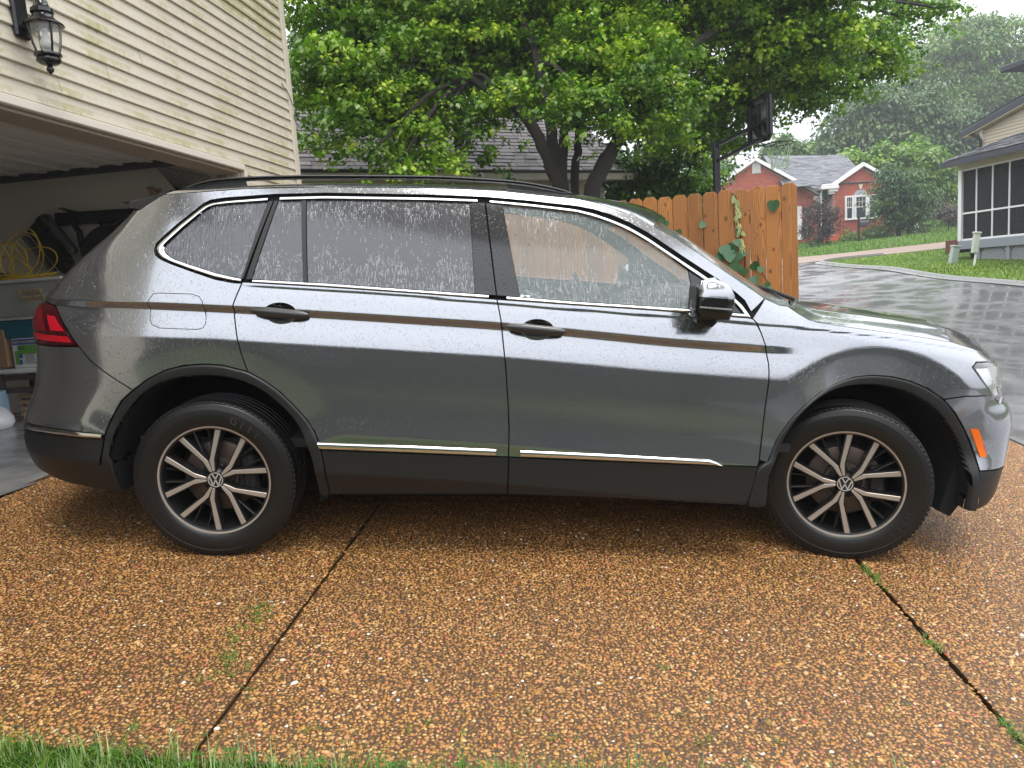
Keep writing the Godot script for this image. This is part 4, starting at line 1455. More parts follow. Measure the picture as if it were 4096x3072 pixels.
# ------------------------------------------------------------------ the lie of the land
const CAR := Transform3D(Vector3(.99649, -.08364, -.0039), Vector3(.08371, .99434, .06545), Vector3(-.0016, -.06555, .99785), Vector3(-1.3533, .38389, -4.09923))
const HEIGHTS := [11.7, -17, .65, 11.8, -22, 1.02, 11.9, -28, 1.42, 13.43, -22.5, 1.15, 13.4, -21.5, 1.05, 14.5, -24, 1.22, 14.9, -20.5, 1.02, 14.4, -17, .84, 16.5, -28, 1.64, 14.2, -36, 1.79, 20, -34, 1.98, 7.5, -19, .62, 9, -24, .98, 10, -28, 1.28]
const HEIGHTS2 := [20, -50.7, 2.76, 28.5, -52, 3.04, 27.4, -54.6, 3.45, 43, -71.5, 4.9, 9, -40, 2.1, 0, -40, 2.6, -10, -30, 2.5, 25, -80, 5, 60, -60, 4.5, 12, -10, -.1, 20, -15, .9, 20, -24, 1.8, 0, 0, 0, 4, -6, .06, 4, 0, -.34, -4, -6, .73, -4, 4, .07, 0, 10, -.66, 0, -12, .79, 3, -9, .34, 24, -42, 2.6, 18, -42, 2.3]

func plane_y(x: float, z: float) -> float:
	return -.08419 * x - .065823 * z

var spots := PackedVector2Array()
var weights := PackedFloat64Array()

func fit_land() -> void:
	# a smooth surface of the height differences from the tilted drive
	var rest := []
	for t in [HEIGHTS, HEIGHTS2]:
		for i in range(0, t.size(), 3):
			spots.append(Vector2(t[i], t[i + 1]))
			rest.append(t[i + 2] - plane_y(t[i], t[i + 1]))
	var n := spots.size()
	var a := []
	for i in n:
		var row := PackedFloat64Array()
		for j in n:
			row.append(sqrt(spots[i].distance_squared_to(spots[j]) + 9.0))
		row.append(rest[i])
		a.append(row)
	for i in n:
		var best := i
		for j in range(i, n):
			if absf(a[j][i]) > absf(a[best][i]):
				best = j
		var tmp: PackedFloat64Array = a[i]
		a[i] = a[best]
		a[best] = tmp
		for j in n:
			if j != i:
				var f: float = a[j][i] / a[i][i]
				if f != 0.0:
					var r: PackedFloat64Array = a[j]
					for k in range(i, n + 1):
						r[k] -= f * a[i][k]
					a[j] = r
	for i in n:
		weights.append(a[i][n] / a[i][i])

func gy(x: float, z: float) -> float:
	var p := plane_y(x, z)
	var k := sst(6.5, 12.0, Vector2(x, z + 3.0).length())
	if k <= 0.0:
		return p
	var s := 0.0
	for i in spots.size():
		s += weights[i] * sqrt(spots[i].distance_squared_to(Vector2(x, z)) + 9.0)
	return p + k * clampf(s, -3.0, 16.0)

func patch(outl: PackedVector2Array, step: float, lift: float, skirt := .12, uvs := 1.0) -> MB:
	# a paved or planted sheet over the ground inside an outline in x-z
	var m := MB.new()
	var lo := outl[0]
	var hi := outl[0]
	for p in outl:
		lo = lo.min(p)
		hi = hi.max(p)
	var put := func(p: Vector2) -> int:
		var e := .05
		return m.vert(Vector3(p.x, gy(p.x, p.y) + lift, p.y), Vector3(gy(p.x - e, p.y) - gy(p.x + e, p.y), 2.0 * e, gy(p.x, p.y - e) - gy(p.x, p.y + e)).normalized(), p * uvs)
	for i in int(ceil((hi.x - lo.x) / step)):
		for j in int(ceil((hi.y - lo.y) / step)):
			var a := lo + Vector2(i, j) * step
			for q in Geometry2D.intersect_polygons(PackedVector2Array([a, a + Vector2(step, 0), a + Vector2(step, step), a + Vector2(0, step)]), outl):
				var tri := Geometry2D.triangulate_polygon(q)
				var id := []
				for p in q:
					id.append(put.call(p))
				for k in range(0, tri.size(), 3):
					m.face(id[tri[k]], id[tri[k + 1]], id[tri[k + 2]])
	if skirt > 0.0:
		var cw := Geometry2D.is_polygon_clockwise(outl)
		for k in outl.size():
			var a := outl[k]
			var b := outl[(k + 1) % outl.size()]
			var n := int(a.distance_to(b) / step) + 1
			var d := (b - a).normalized()
			var o := Vector2(d.y, -d.x) * (-1.0 if cw else 1.0)
			for s in n:
				var p := a.lerp(b, float(s) / n)
				var q := a.lerp(b, float(s + 1) / n)
				var yp := gy(p.x, p.y) + lift
				var yq := gy(q.x, q.y) + lift
				m.poly([Vector3(p.x, yp, p.y), Vector3(q.x, yq, q.y), Vector3(q.x, yq - skirt, q.y), Vector3(p.x, yp - skirt, p.y)], Vector3(o.x, 0, o.y))
	return m

# ------------------------------------------------------------------ plants
func leaf_shape(m: MB, o: Vector3, b: Basis, size: float, lobed: bool) -> void:
	# one leaf blade in the x-y plane of b, its stalk at o
	var pts: Array
	if lobed:
		pts = [[0, 0], [.34, .02], [.30, .22], [.56, .40], [.34, .50], [.26, .58], [0, 1.0], [-.26, .58], [-.34, .50], [-.56, .40], [-.30, .22], [-.34, .02]]
	else:
		pts = [[0, 0], [.24, .3], [.2, .65], [0, 1.0], [-.2, .65], [-.24, .3]]
	var n := b.z.normalized()
	var c := m.vert(o + b * Vector3(0, .38, -.06) * size, n)
	var id := []
	for p in pts:
		id.append(m.vert(o + b * Vector3(p[0], p[1], -.10 * absf(p[0]) - (.12 * p[1] * p[1])) * size, (n + b.x * p[0] * .35).normalized()))
	for k in id.size():
		m.face(c, id[k], id[(k + 1) % id.size()])

func leaf_cluster(n: int, radius: float, size: float, lobed: bool, seed_: int, droop := .5) -> MB:
	rng.seed = seed_
	var m := MB.new()
	for k in n:
		var d := Vector3(rng.randfn(), rng.randfn() * .6, rng.randfn()).normalized()
		var o := d * radius * pow(rng.randf(), .6)
		var up := (Vector3(d.x, .9, d.z) + Vector3(rng.randfn(), rng.randfn(), rng.randfn()) * .35).normalized()
		var out := (Vector3(d.x, -droop, d.z) + Vector3(rng.randfn(), rng.randfn() * .5, rng.randfn()) * .5)
		out = (out - up * out.dot(up)).normalized()
		var g := rng.randf_range(.75, 1.25)
		m.col = Color(g * rng.randf_range(.85, 1.2), g, g * rng.randf_range(.7, 1.1))
		leaf_shape(m, o, Basis(out.cross(up), out, up), size * rng.randf_range(.7, 1.25), lobed)
	return m

func crown(par: Node3D, blobs: Array, count: int, meshes: Array, dark: Color, light: Color, tip: Color, seed_: int, scale_ := 1.0, squash := .85, nm := "crown", clump := 0.0, each := 12) -> void:
	# leaf sprays spread through lobes; every spray is one copy
	rng.seed = seed_
	var vol := []
	var total := 0.0
	for k in range(0, blobs.size(), 4):
		total += pow(blobs[k + 3], 2.4)
		vol.append(total)
	var o0 := par.position
	var sets := []
	for q in meshes.size():
		sets.append([])
	var left := 0
	var cc := Vector3.ZERO
	var ctone := 0.0
	for i in count:
		var pick := rng.randf() * total
		var k := 0
		while vol[k] < pick:
			k += 1
		k *= 4
		var d := Vector3(rng.randfn(), rng.randfn(), rng.randfn()).normalized()
		var rr := pow(rng.randf(), .42)
		rr *= 1.0 + .14 * rng.randfn()
		var c := Vector3(blobs[k], blobs[k + 1], blobs[k + 2])
		var p: Vector3 = c + d * Vector3(1, squash, 1) * (rr * blobs[k + 3])
		var b := Basis(Vector3.UP, rng.randf() * TAU) * Basis(Vector3(1, 0, 0), rng.randfn() * .3)
		b = b.scaled(Vector3.ONE * scale_ * rng.randf_range(.7, 1.25))
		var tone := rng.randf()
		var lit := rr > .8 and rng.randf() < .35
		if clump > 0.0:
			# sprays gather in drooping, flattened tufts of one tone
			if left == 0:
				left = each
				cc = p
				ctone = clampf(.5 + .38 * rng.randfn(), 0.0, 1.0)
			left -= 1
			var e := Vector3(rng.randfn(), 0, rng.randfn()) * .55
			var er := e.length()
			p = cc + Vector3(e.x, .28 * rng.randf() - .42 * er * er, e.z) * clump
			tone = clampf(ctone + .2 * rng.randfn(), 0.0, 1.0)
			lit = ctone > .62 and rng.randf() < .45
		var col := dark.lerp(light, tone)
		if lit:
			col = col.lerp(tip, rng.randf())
		sets[rng.randi() % meshes.size()].append([Transform3D(b, p - o0), col])
	for q in meshes.size():
		var mm := MultiMesh.new()
		mm.transform_format = MultiMesh.TRANSFORM_3D
		mm.use_colors = true
		mm.mesh = meshes[q]
		mm.instance_count = sets[q].size()
		for i in sets[q].size():
			mm.set_instance_transform(i, sets[q][i][0])
			mm.set_instance_color(i, sets[q][i][1])
		var mi := MultiMeshInstance3D.new()
		mi.multimesh = mm
		mi.material_override = M.leaf
		mi.name = nm if q == 0 else "%s_%03d" % [nm, q]
		par.add_child(mi, true)
		kind(mi, "stuff")

func limb(m: MB, pts: Array, r0: float, r1: float, seed_: int, sides := 9) -> void:
	rng.seed = seed_
	var o := []
	var rr := []
	for k in pts.size() - 1:
		for s in 4:
			var t := s / 4.0
			var a: Vector3 = pts[maxi(k - 1, 0)]
			var d: Vector3 = pts[mini(k + 2, pts.size() - 1)]
			var p: Vector3 = pts[k].cubic_interpolate(pts[k + 1], a, d, t)
			o.append(p + Vector3(rng.randfn(), 0, rng.randfn()) * r1 * .15)
			rr.append(lerpf(r0, r1, (k + t) / (pts.size() - 1)) * rng.randf_range(.93, 1.07))
	o.append(pts[pts.size() - 1])
	rr.append(r1)
	m.tube(o, rr, sides)

func centre(blobs: Array) -> Vector3:
	var c := Vector3.ZERO
	for k in range(0, blobs.size(), 4):
		c += Vector3(blobs[k], blobs[k + 1], blobs[k + 2])
	return c / (blobs.size() / 4)

func tree(nm: String, label: String, cat: String, blobs: Array, count: int, meshes: Array, dark: Color, light: Color, tip: Color, seed_: int, trunk_r: float, scale_ := 1.0, foot := Vector2.INF, group := "", clump := 0.0) -> Node3D:
	# blobs: x, y, z, radius of each lobe of the crown
	var c := centre(blobs)
	if foot == Vector2.INF:
		foot = Vector2(c.x, c.z)
	var base := Vector3(foot.x, gy(foot.x, foot.y) - .1, foot.y)
	var t := thing(nm, label, cat, base, 0.0, group)
	if trunk_r > 0.0:
		var m := MB.new()
		limb(m, [Vector3.ZERO, (c - base) * Vector3(.1, .5, .1), (c - base) * Vector3(.6, .95, .6)], trunk_r, trunk_r * .5, seed_)
		obj("trunk", m, M.bark, t)
		var lm := MB.new()
		for k in range(0, blobs.size(), 4):
			var e := Vector3(blobs[k], blobs[k + 1], blobs[k + 2]) - base
			limb(lm, [(c - base) * Vector3(.1, .5, .1), (e + (c - base) * Vector3(.1, .5, .1)) * .5 + Vector3(0, -.1, 0) * e.y * .3, e], trunk_r * .45, trunk_r * .12, seed_ + k, 6)
		kind(obj("limb", lm, M.bark, t), "stuff")
	crown(t, blobs, count, meshes, dark, light, tip, seed_, scale_, .85, "crown", clump)
	return t

func far_out(b: Array, s: float) -> Array:
	# the same bearing, s times as far from the standpoint
	var o := []
	for k in range(0, b.size(), 4):
		o.append_array([b[k] * s, 1.425 + (b[k + 1] - 1.425) * s, b[k + 2] * s, b[k + 3] * s])
	return o

func scatter(nm: String, mesh: Mesh, mtl: Material, places: Array, cols: Array) -> MultiMeshInstance3D:
	var mm := MultiMesh.new()
	mm.transform_format = MultiMesh.TRANSFORM_3D
	mm.use_colors = true
	mm.mesh = mesh
	mm.instance_count = places.size()
	for i in places.size():
		mm.set_instance_transform(i, places[i])
		mm.set_instance_color(i, cols[i])
	var mi := MultiMeshInstance3D.new()
	mi.multimesh = mm
	mi.material_override = mtl
	mi.name = numbered(nm)
	add_child(mi, true)
	kind(mi, "stuff")
	return mi

func blade_tuft(n: int, spread: float, tall: float, wide: float, seed_: int) -> MB:
	rng.seed = seed_
	var m := MB.new()
	for k in n:
		var o := Vector3(rng.randfn(), 0, rng.randfn()) * spread
		var a := rng.randf() * TAU
		var lean := rng.randf_range(.15, .9)
		var h := tall * rng.randf_range(.5, 1.25)
		var sd := Vector3(cos(a), 0, sin(a))
		var fw := Vector3(-sin(a), 0, cos(a))
		var g := rng.randf_range(.7, 1.3)
		m.col = Color(g * rng.randf_range(.8, 1.25), g, g * .9)
		var p1 := o + Vector3(0, h * .6, 0) + fw * h * lean * .3
		var p2 := o + Vector3(0, h * (1.0 - lean * .25), 0) + fw * h * lean * .9
		var nn := (fw * -.7 + Vector3(0, .8, 0)).normalized()
		var i0 := m.vert(o - sd * wide, nn)
		m.vert(o + sd * wide, nn)
		m.vert(p1 - sd * wide * .8, nn)
		m.vert(p1 + sd * wide * .8, nn)
		m.vert(p2, nn)
		m.face(i0, i0 + 1, i0 + 2)
		m.face(i0 + 1, i0 + 3, i0 + 2)
		m.face(i0 + 2, i0 + 3, i0 + 4)
	return m

# ------------------------------------------------------------------ ground, driveway, street
func build_ground() -> void:
	var g := MB.new()
	var f := func(s: float, t: float) -> Vector3:
		var x := lerpf(-70, 120, s)
		var z := lerpf(26, -140, t)
		var q := Vector2((x + 3.42) * .158 - z * .9874, (x + 3.42) * .9874 + z * .158)
		var dip := 0.0
		if q.x > -1.0 and q.x < 9.5 and q.y > -8.0 and q.y < 1.0:
			dip = maxf(0.0, gy(x, z) - .05 - .3)
		if (x > 2.8 + absf(z) * .03 or z < -8.0) and x < 11.6 and x > 3.2 and z > -37.0:
			dip = .12
		return Vector3(x, gy(x, z) - .05 - dip, z)
	g.sheet(f, 150, 130, Vector3.UP)
	kind(obj("ground", g, M.soil_grass), "structure")
	# the driveway of exposed pebbles: three slabs with open joints
	var edge := PackedVector2Array([Vector2(-2.2, -2.02), Vector2(-1.5, -1.955), Vector2(-.9, -1.885), Vector2(0, -1.83), Vector2(1.3, -1.76), Vector2(3.4, -1.6)])
	var slabs := [
		[Vector2(-3.13, -2.05), Vector2(-1.5, -1.955), Vector2(-.956, -1.885), Vector2(-.756, -3.86), Vector2(-.344, -8.2), Vector2(-2.1, -8.2)],
		[Vector2(-.944, -1.885), Vector2(0, -1.83), Vector2(1.37, -1.76), Vector2(1.492, -3.22), Vector2(1.96, -8.2), Vector2(-.334, -8.2), Vector2(-.744, -3.86)],
		[Vector2(1.392, -1.76), Vector2(3.3, -1.6), Vector2(3.62, -5.16), Vector2(3.9, -8.2), Vector2(1.985, -8.2), Vector2(1.514, -3.22)]]
	for s in slabs:
		kind(obj("driveway", patch(PackedVector2Array(s), .5, 0.0, .12), M.slab), "structure")
	# pebbles bedded in it
	var kinds := []
	for q in 3:
		rng.seed = 40 + q
		var m := MB.new()
		var ring := []
		var n := 7
		var wob := []
		for k in n:
			wob.append(rng.randf_range(.72, 1.15))
		var c := m.vert(Vector3(0, .55, 0), Vector3.UP)
		for row in [[.62, .46], [1.0, .0]]:
			var id := []
			for k in n:
				var a := TAU * k / n
				var p := Vector3(cos(a) * row[0] * wob[k], row[1], sin(a) * row[0] * wob[k])
				id.append(m.vert(p, Vector3(cos(a) * row[0], .75 if row[0] < .9 else .25, sin(a) * row[0]).normalized()))
			ring.append(id)
		for k in n:
			var j := (k + 1) % n
			m.face(c, ring[0][k], ring[0][j])
			m.face(ring[0][k], ring[1][k], ring[0][j])
			m.face(ring[0][j], ring[1][k], ring[1][j])
		kinds.append(m.mesh())
	var tones := [Color(.32, .150, .036), Color(.40, .205, .055), Color(.22, .095, .024), Color(.48, .28, .10), Color(.33, .165, .05), Color(.14, .066, .02), Color(.38, .178, .038), Color(.42, .18, .07), Color(.28, .122, .026)]
	rng.seed = 77
	var places := [[], [], []]
	var cols := [[], [], []]
	var patchy := FastNoiseLite.new()
	patchy.seed = 3
	patchy.frequency = 1.6
	var step := .0118
	for i in int(6.9 / step):
		for j in int(6.4 / step):
			var x := -3.05 + (i + rng.randf_range(-.45, .45)) * step
			var z := -1.55 - (j + rng.randf_range(-.45, .45)) * step
			var far := -z
			if far > 3.9 and (x > -.9 and x < 1.4) and rng.randf() < .6:
				continue
			var u := x / far
			if absf(u) > .98 or far > 5.6 + x * .4:
				continue
			var zi := lerp_tab([-3.13, -2.05, -1.5, -1.955, -.9, -1.885, 0, -1.83, 1.37, -1.76, 3.3, -1.6], x)
			if z > zi - .004:
				continue
			var gx1 := -.95 + (-1.885 - z) * .1013
			var gx2 := 1.381 + (-1.76 - z) * .0836
			if absf(x - gx1) < .0085 + .004 * sin(z * 41.0) * sin(z * 17.0) or absf(x - gx2) < .010 + .004 * sin(z * 37.0) * sin(z * 13.0) or x > 3.28 + (-1.6 - z) * .09 or x < -3.40 + .16 * far:
				continue
			var sc := rng.randf_range(.0042, .0078)
			if rng.randf() < .06:
				sc = rng.randf_range(.008, .0115)
			var q := rng.randi() % 3
			var b := Basis(Vector3.UP, rng.randf() * TAU).scaled(Vector3(1, 1, 1))
			b = b * Basis.from_scale(Vector3(sc * rng.randf_range(.95, 1.5), sc * rng.randf_range(.6, 1.0), sc * rng.randf_range(.75, 1.0)))
			places[q].append(Transform3D(b, Vector3(x, plane_y(x, z) - sc * .12, z)))
			var tone: Color = tones[rng.randi() % tones.size()]
			var v := rng.randf_range(.75, 1.3) * (1.0 + .22 * patchy.get_noise_2d(x, z))
			tone = Color(tone.r * v, tone.g * v, tone.b * v)
			var odd := rng.randf()
			if odd < .006:
				tone = Color(.72, .66, .55)
			elif odd < .03:
				tone = Color(.55, .38, .2)
			elif odd < .045:
				tone = Color(.40, .10, .06)
			elif odd < .06:
				tone = Color(.06, .045, .04)
			cols[q].append(tone)
	for q in 3:
		scatter("pebble", kinds[q], M.pebble, places[q], cols[q])
	# street, its far kerb and the brown drive across it
	kind(obj("street", patch(PackedVector2Array([Vector2(3.25, 6), Vector2(3.28, -1.6), Vector2(3.64, -5.16), Vector2(3.92, -8.3), Vector2(4.3, -14), Vector2(4.8, -24), Vector2(4.0, -34), Vector2(12.2, -36), Vector2(11.95, -29.4), Vector2(11.85, -28), Vector2(11.75, -22), Vector2(11.65, -17), Vector2(11.5, -12), Vector2(11.4, 6)]), .8, .0, .1), M.asphalt), "structure")
	kind(obj("driveway", patch(PackedVector2Array([Vector2(11.3, -29.6), Vector2(13.5, -29.2), Vector2(16.5, -28.4), Vector2(22, -28.9), Vector2(30, -31), Vector2(30, -37), Vector2(20, -34.5), Vector2(14.2, -36.2), Vector2(11, -38), Vector2(9, -38), Vector2(9, -34)]), .8, .02, .1), M.brown_drive), "structure")
	var kp := [[11.4, 4], [11.5, -8], [11.62, -14], [11.7, -17], [11.77, -20], [11.8, -22], [11.87, -25], [11.9, -27], [11.98, -28.3], [12.4, -29.1], [13.4, -29.35], [14.6, -28.9]]
	var km := MB.new()
	var prev := []
	var sm := smooth(PackedVector2Array(kp.map(func(e): return Vector2(e[0], e[1]))), 10)
	for k in sm.size():
		var p := sm[k]
		var d := (sm[mini(k + 1, sm.size() - 1)] - sm[maxi(k - 1, 0)]).normalized()
		var o := Vector2(-d.y, d.x)
		var row := []
		for e in [[-.22, .006], [-.04, .012], [0.0, .06], [.025, .075], [.085, .075], [.10, .0]]:
			var q: Vector2 = p + o * e[0]
			row.append(Vector3(q.x, gy(p.x, p.y) + e[1], q.y))
		if prev.size():
			for e in row.size() - 1:
				km.poly([prev[e], prev[e + 1], row[e + 1], row[e]], ((row[e] - prev[e]).cross(prev[e + 1] - prev[e]).normalized() * (1.0 if (row[e] - prev[e]).cross(prev[e + 1] - prev[e]).y > 0.0 else -1.0)))
		prev = row
	kind(obj("kerb", km, M.concrete), "structure")

func in_poly(p: Vector2, q: Array) -> bool:
	return Geometry2D.is_point_in_polygon(p, PackedVector2Array(q))

func build_grass() -> void:
	var tuft := [blade_tuft(9, .012, .075, .0017, 1).mesh(), blade_tuft(7, .014, .115, .0019, 2).mesh()]
	rng.seed = 5
	var pl := [[], []]
	var co := [[], []]
	for k in 7000:
		var x := rng.randf_range(-1.9, 2.2)
		var zi := lerp_tab([-3.13, -2.05, -1.5, -1.955, -.9, -1.885, 0, -1.83, 1.37, -1.76, 3.3, -1.6], x)
		var z := zi + .035 + .015 * rng.randfn() + rng.randf() * .55
		if x > 0.1 and z < zi + .03:
			continue
		var q := rng.randi() % 2
		var s := rng.randf_range(.65, 1.15)
		if z < zi + .03:
			s *= .8
		pl[q].append(Transform3D(Basis(Vector3.UP, rng.randf() * TAU).scaled(Vector3.ONE * s), Vector3(x, gy(x, z) - .05 + .03, z)))
		var v := rng.randf_range(.7, 1.3)
		co[q].append(Color(.14 * v, .27 * v, .035 * v) if rng.randf() < .85 else Color(.30 * v, .30 * v, .09))
	for q in 2:
		scatter("grass", tuft[q], M.leaf, pl[q], co[q])
	# clover among it
	var cl := MB.new()
	rng.seed = 9
	for k in 5:
		var o := Vector3(rng.randfn() * .012, rng.randf_range(.035, .06), rng.randfn() * .012)
		cl.tube([Vector3(o.x * .3, 0, o.z * .3), o], [.0007, .0006], 4, false)
		for j in 3:
			var a := TAU * j / 3.0 + k
			var b := Basis(Vector3.UP, a) * Basis(Vector3(1, 0, 0), -1.2)
			cl.col = Color(1, 1, 1) * rng.randf_range(.8, 1.2)
			var i0 := cl.vert(o, Vector3.UP)
			var id := []
			for e in [[.003, .002], [.007, .008], [.005, .013], [0, .0115], [-.005, .013], [-.007, .008], [-.003, .002]]:
				id.append(cl.vert(o + Basis(Vector3.UP, a) * Vector3(e[0], .001, e[1]), Vector3.UP))
			for i in 6:
				cl.face(i0, id[i], id[i + 1])
	rng.seed = 6
	var p2 := []
	var c2 := []
	for k in 600:
		var x := rng.randf_range(-1.8, -.1)
		var z := -1.93 + .06 * (x + 1.5) + rng.randf() * .5
		if rng.randf() < (x + 1.8) / 2.2:
			continue
		p2.append(Transform3D(Basis(Vector3.UP, rng.randf() * TAU).scaled(Vector3.ONE * rng.randf_range(.5, .85)), Vector3(x, gy(x, z) - .045 + .035, z)))
		c2.append(Color(.09, .20, .03) * rng.randf_range(.7, 1.3))
	scatter("clover", cl.mesh(), M.leaf, p2, c2)
	# seedlings and loose blades on the slabs and in the joints
	rng.seed = 8
	var p3 := []
	var c3 := []
	for k in 150:
		var t := rng.randf()
		var x := 0.0
		var z := 0.0
		if t < .45:
			x = -1.02 + rng.randfn() * .035
			z = rng.randf_range(-2.75, -2.25)
		elif t < .8:
			z = [-3.12, -3.0, -2.05, -1.95, -2.5][rng.randi() % 5] + rng.randfn() * .03
			x = 1.381 + (-1.76 - z) * .0836 + rng.randfn() * .008
		else:
			x = rng.randf_range(-1.8, 1.2)
			z = -1.95 - absf(rng.randfn()) * .12
		p3.append(Transform3D(Basis(Vector3.UP, rng.randf() * TAU).scaled(Vector3(1, .35, 1) * rng.randf_range(.35, .8)), Vector3(x, gy(x, z) - .002, z)))
		c3.append(Color(.18, .30, .06) * rng.randf_range(.7, 1.2))
	scatter("grass", tuft[0], M.leaf, p3, c3)
	# lawns across the street
	var tf := blade_tuft(16, .10, .075, .006, 3).mesh()
	rng.seed = 12
	var p4 := []
	var c4 := []
	var mottle := FastNoiseLite.new()
	mottle.frequency = .25
	mottle.seed = 4
	var lawn := [Vector2(11.9, -12), Vector2(11.9, -27.5), Vector2(12.5, -28.7), Vector2(16.4, -28.2), Vector2(22, -28.6), Vector2(22, -12)]
	for k in 26000:
		var x := rng.randf_range(11.9, 21.0)
		var z := rng.randf_range(-28.7, -14.0)
		if not in_poly(Vector2(x, z), lawn):
			continue
		var v := rng.randf_range(.75, 1.25) * (1.0 + .35 * mottle.get_noise_2d(x * 3.0, z * 3.0))
		p4.append(Transform3D(Basis(Vector3.UP, rng.randf() * TAU).scaled(Vector3.ONE * rng.randf_range(.8, 1.4)), Vector3(x, gy(x, z) - .045, z)))
		c4.append(Color(.23 * v, .34 * v, .035 * v) if rng.randf() < .80 else Color(.50, .54, .26))
	for k in 16000:
		var x := rng.randf_range(13, 46)
		var z := rng.randf_range(-68, -35)
		if z > -36.3 - (x - 14.0) * -.28 or x / -z < .36 or x / -z > .64:
			continue
		var v := rng.randf_range(.75, 1.2)
		p4.append(Transform3D(Basis(Vector3.UP, rng.randf() * TAU).scaled(Vector3.ONE * rng.randf_range(1.2, 2.2)), Vector3(x, gy(x, z) - .045, z)))
		c4.append(Color(.17 * v, .29 * v, .035 * v))
	scatter("lawn_grass", tf, M.leaf, p4, c4)

# ------------------------------------------------------------------ the garage house at the left
func local(par: Node3D, nm: String, m: MB, mt: Material) -> MeshInstance3D:
	return obj(nm, m, mt, par)

func build_garage() -> void:
	var h := thing("garage_house", "cream sided house at the left with its garage standing open", "house")
	h.transform = Transform3D(Basis(Vector3(.158, 0, -.9874).normalized(), Vector3.UP, Vector3(.9874, 0, .158).normalized()), Vector3(-3.42, 0, 0))
	# x along the wall, y up, z out of the wall
	var bk := MB.new()
	bk.box(Vector3(3.7, 4.45, -.07), Vector3(9.0, 3.62, .12))
	bk.box(Vector3(7.60, 1.3, -.07), Vector3(1.2, 2.68, .12))
	bk.box(Vector3(.3, 1.3, -.07), Vector3(2.2, 2.68, .12))
	obj("wall", bk, M.trim_cream, h)
	var seams := {1: 4.85, 3: 5.32, 5: 5.71, 7: 6.03, 9: 6.35, 13: 6.80, 11: 4.4, 15: 5.1, 2: 7.2, 4: 7.5, 6: 4.1, 8: 7.3}
	rng.seed = 31
	for k in 36:
		var y0 := 2.68 + .1005 * k
		var cutx: float = seams.get(k, rng.randf_range(2.0, 4.0))
		for e in [[-.7, cutx], [cutx + .002, 8.16]]:
			board(h, e[0], e[1], y0, 0.0 if e[0] < 0.0 else .0022)
	for k in 21:
		board(h, 7.08, 8.16, .58 + .1005 * k, 0.0)
	var ct := MB.new()
	ct.box(Vector3(8.205, 3.3, -.02), Vector3(.095, 6.0, .115), Basis(), .006)
	ct.box(Vector3(8.165, 3.3, .02), Vector3(.02, 6.0, .03), Basis(), .004)
	obj("corner_trim", ct, M.trim_cream, h)
	var jt := MB.new()
	jt.box(Vector3(3.9, 2.648, .012), Vector3(6.3, .055, .05), Basis(), .006)
	obj("opening_trim", jt, M.trim_pale, h)
	var jt2 := MB.new()
	jt2.box(Vector3(7.055, 1.6, .012), Vector3(.05, 2.05, .05), Basis(), .006)
	obj("opening_trim", jt2, M.trim_pale, h)
	var jb := MB.new()
	jb.box(Vector3(3.9, 2.608, -.12), Vector3(6.28, .02, .22))
	obj("door_head", jb, M.jamb, h)
	var jb2 := MB.new()
	jb2.box(Vector3(7.018, 1.6, -.12), Vector3(.02, 2.04, .22))
	obj("door_jamb", jb2, M.jamb, h)
	# inside: side wall, back wall, ceiling, floor
	var iw := MB.new()
	iw.box(Vector3(7.16, 1.9, -3.4), Vector3(.12, 3.0, 6.5))
	obj("inner_wall", iw, M.drywall, h)
	var bw := MB.new()
	bw.box(Vector3(3.6, 1.9, -6.6), Vector3(8.0, 3.0, .12))
	obj("inner_wall", bw, M.drywall, h)
	var sw := MB.new()
	sw.box(Vector3(.2, 1.9, -3.4), Vector3(.12, 3.0, 6.5))
	obj("inner_wall", sw, M.drywall, h)
	var ce := MB.new()
	ce.box(Vector3(3.6, 3.33, -3.4), Vector3(8.0, .12, 6.5))
	obj("ceiling", ce, M.drywall, h)
	var rf := MB.new()
	rf.box(Vector3(3.7, 6.35, -3.2), Vector3(9.6, .12, 7.4))
	rf.box(Vector3(-.5, 4.4, -3.4), Vector3(.12, 3.9, 6.5))
	rf.box(Vector3(8.2, 3.3, -3.4), Vector3(.08, 6.0, 6.6))
	rf.box(Vector3(3.7, 4.4, -6.7), Vector3(9.0, 3.9, .08))
	obj("roof", rf, M.trim_cream, h)
	# the overhead door, rolled up under the ceiling
	for k in 4:
		var sec := MB.new()
		var z0 := -.32 - k * .54
		sec.box(Vector3(4.3, 2.80, z0 - .265), Vector3(5.3, .03, .52), Basis(), .004)
		for e in [.02, .26, .50]:
			sec.box(Vector3(4.3, 2.772, z0 - e), Vector3(5.3, .03, .05), Basis(), .006)
		for j in 4:
			sec.box(Vector3(1.75 + j * 1.7, 2.775, z0 - .265), Vector3(.07, .025, .5), Basis(), .004)
		obj("garage_door_section", sec, M.door_panel, h)
	for zz in [[6.985, 0], [1.6, 1]]:
		var tr := MB.new()
		tr.box(Vector3(zz[0], 2.745, -1.6), Vector3(.03, .06, 2.9))
		tr.box(Vector3(zz[0], 2.775, -1.6), Vector3(.07, .012, 2.9))
		for j in 4:
			tr.tube([Vector3(zz[0] - .03, 2.755, -.35 - j * .54), Vector3(zz[0] + .02, 2.755, -.35 - j * .54)], [.024, .024], 10)
			tr.box(Vector3(zz[0] - .06, 2.77, -.35 - j * .54), Vector3(.05, .05, .07), Basis(), .006)
		obj("door_track", tr, M.steel_dark, h)
	# floor of the garage
	var fl := MB.new()
	var g := h.transform
	var ff := func(s: float, t: float) -> Vector3:
		var p := g * Vector3(lerpf(.3, 7.1, s), 0, lerpf(.03, -6.5, t))
		return Vector3(p.x, .505, p.z)
	fl.sheet(ff, 10, 10, Vector3.UP, 1.0)
	kind(obj("floor", fl, M.garage_floor), "structure")
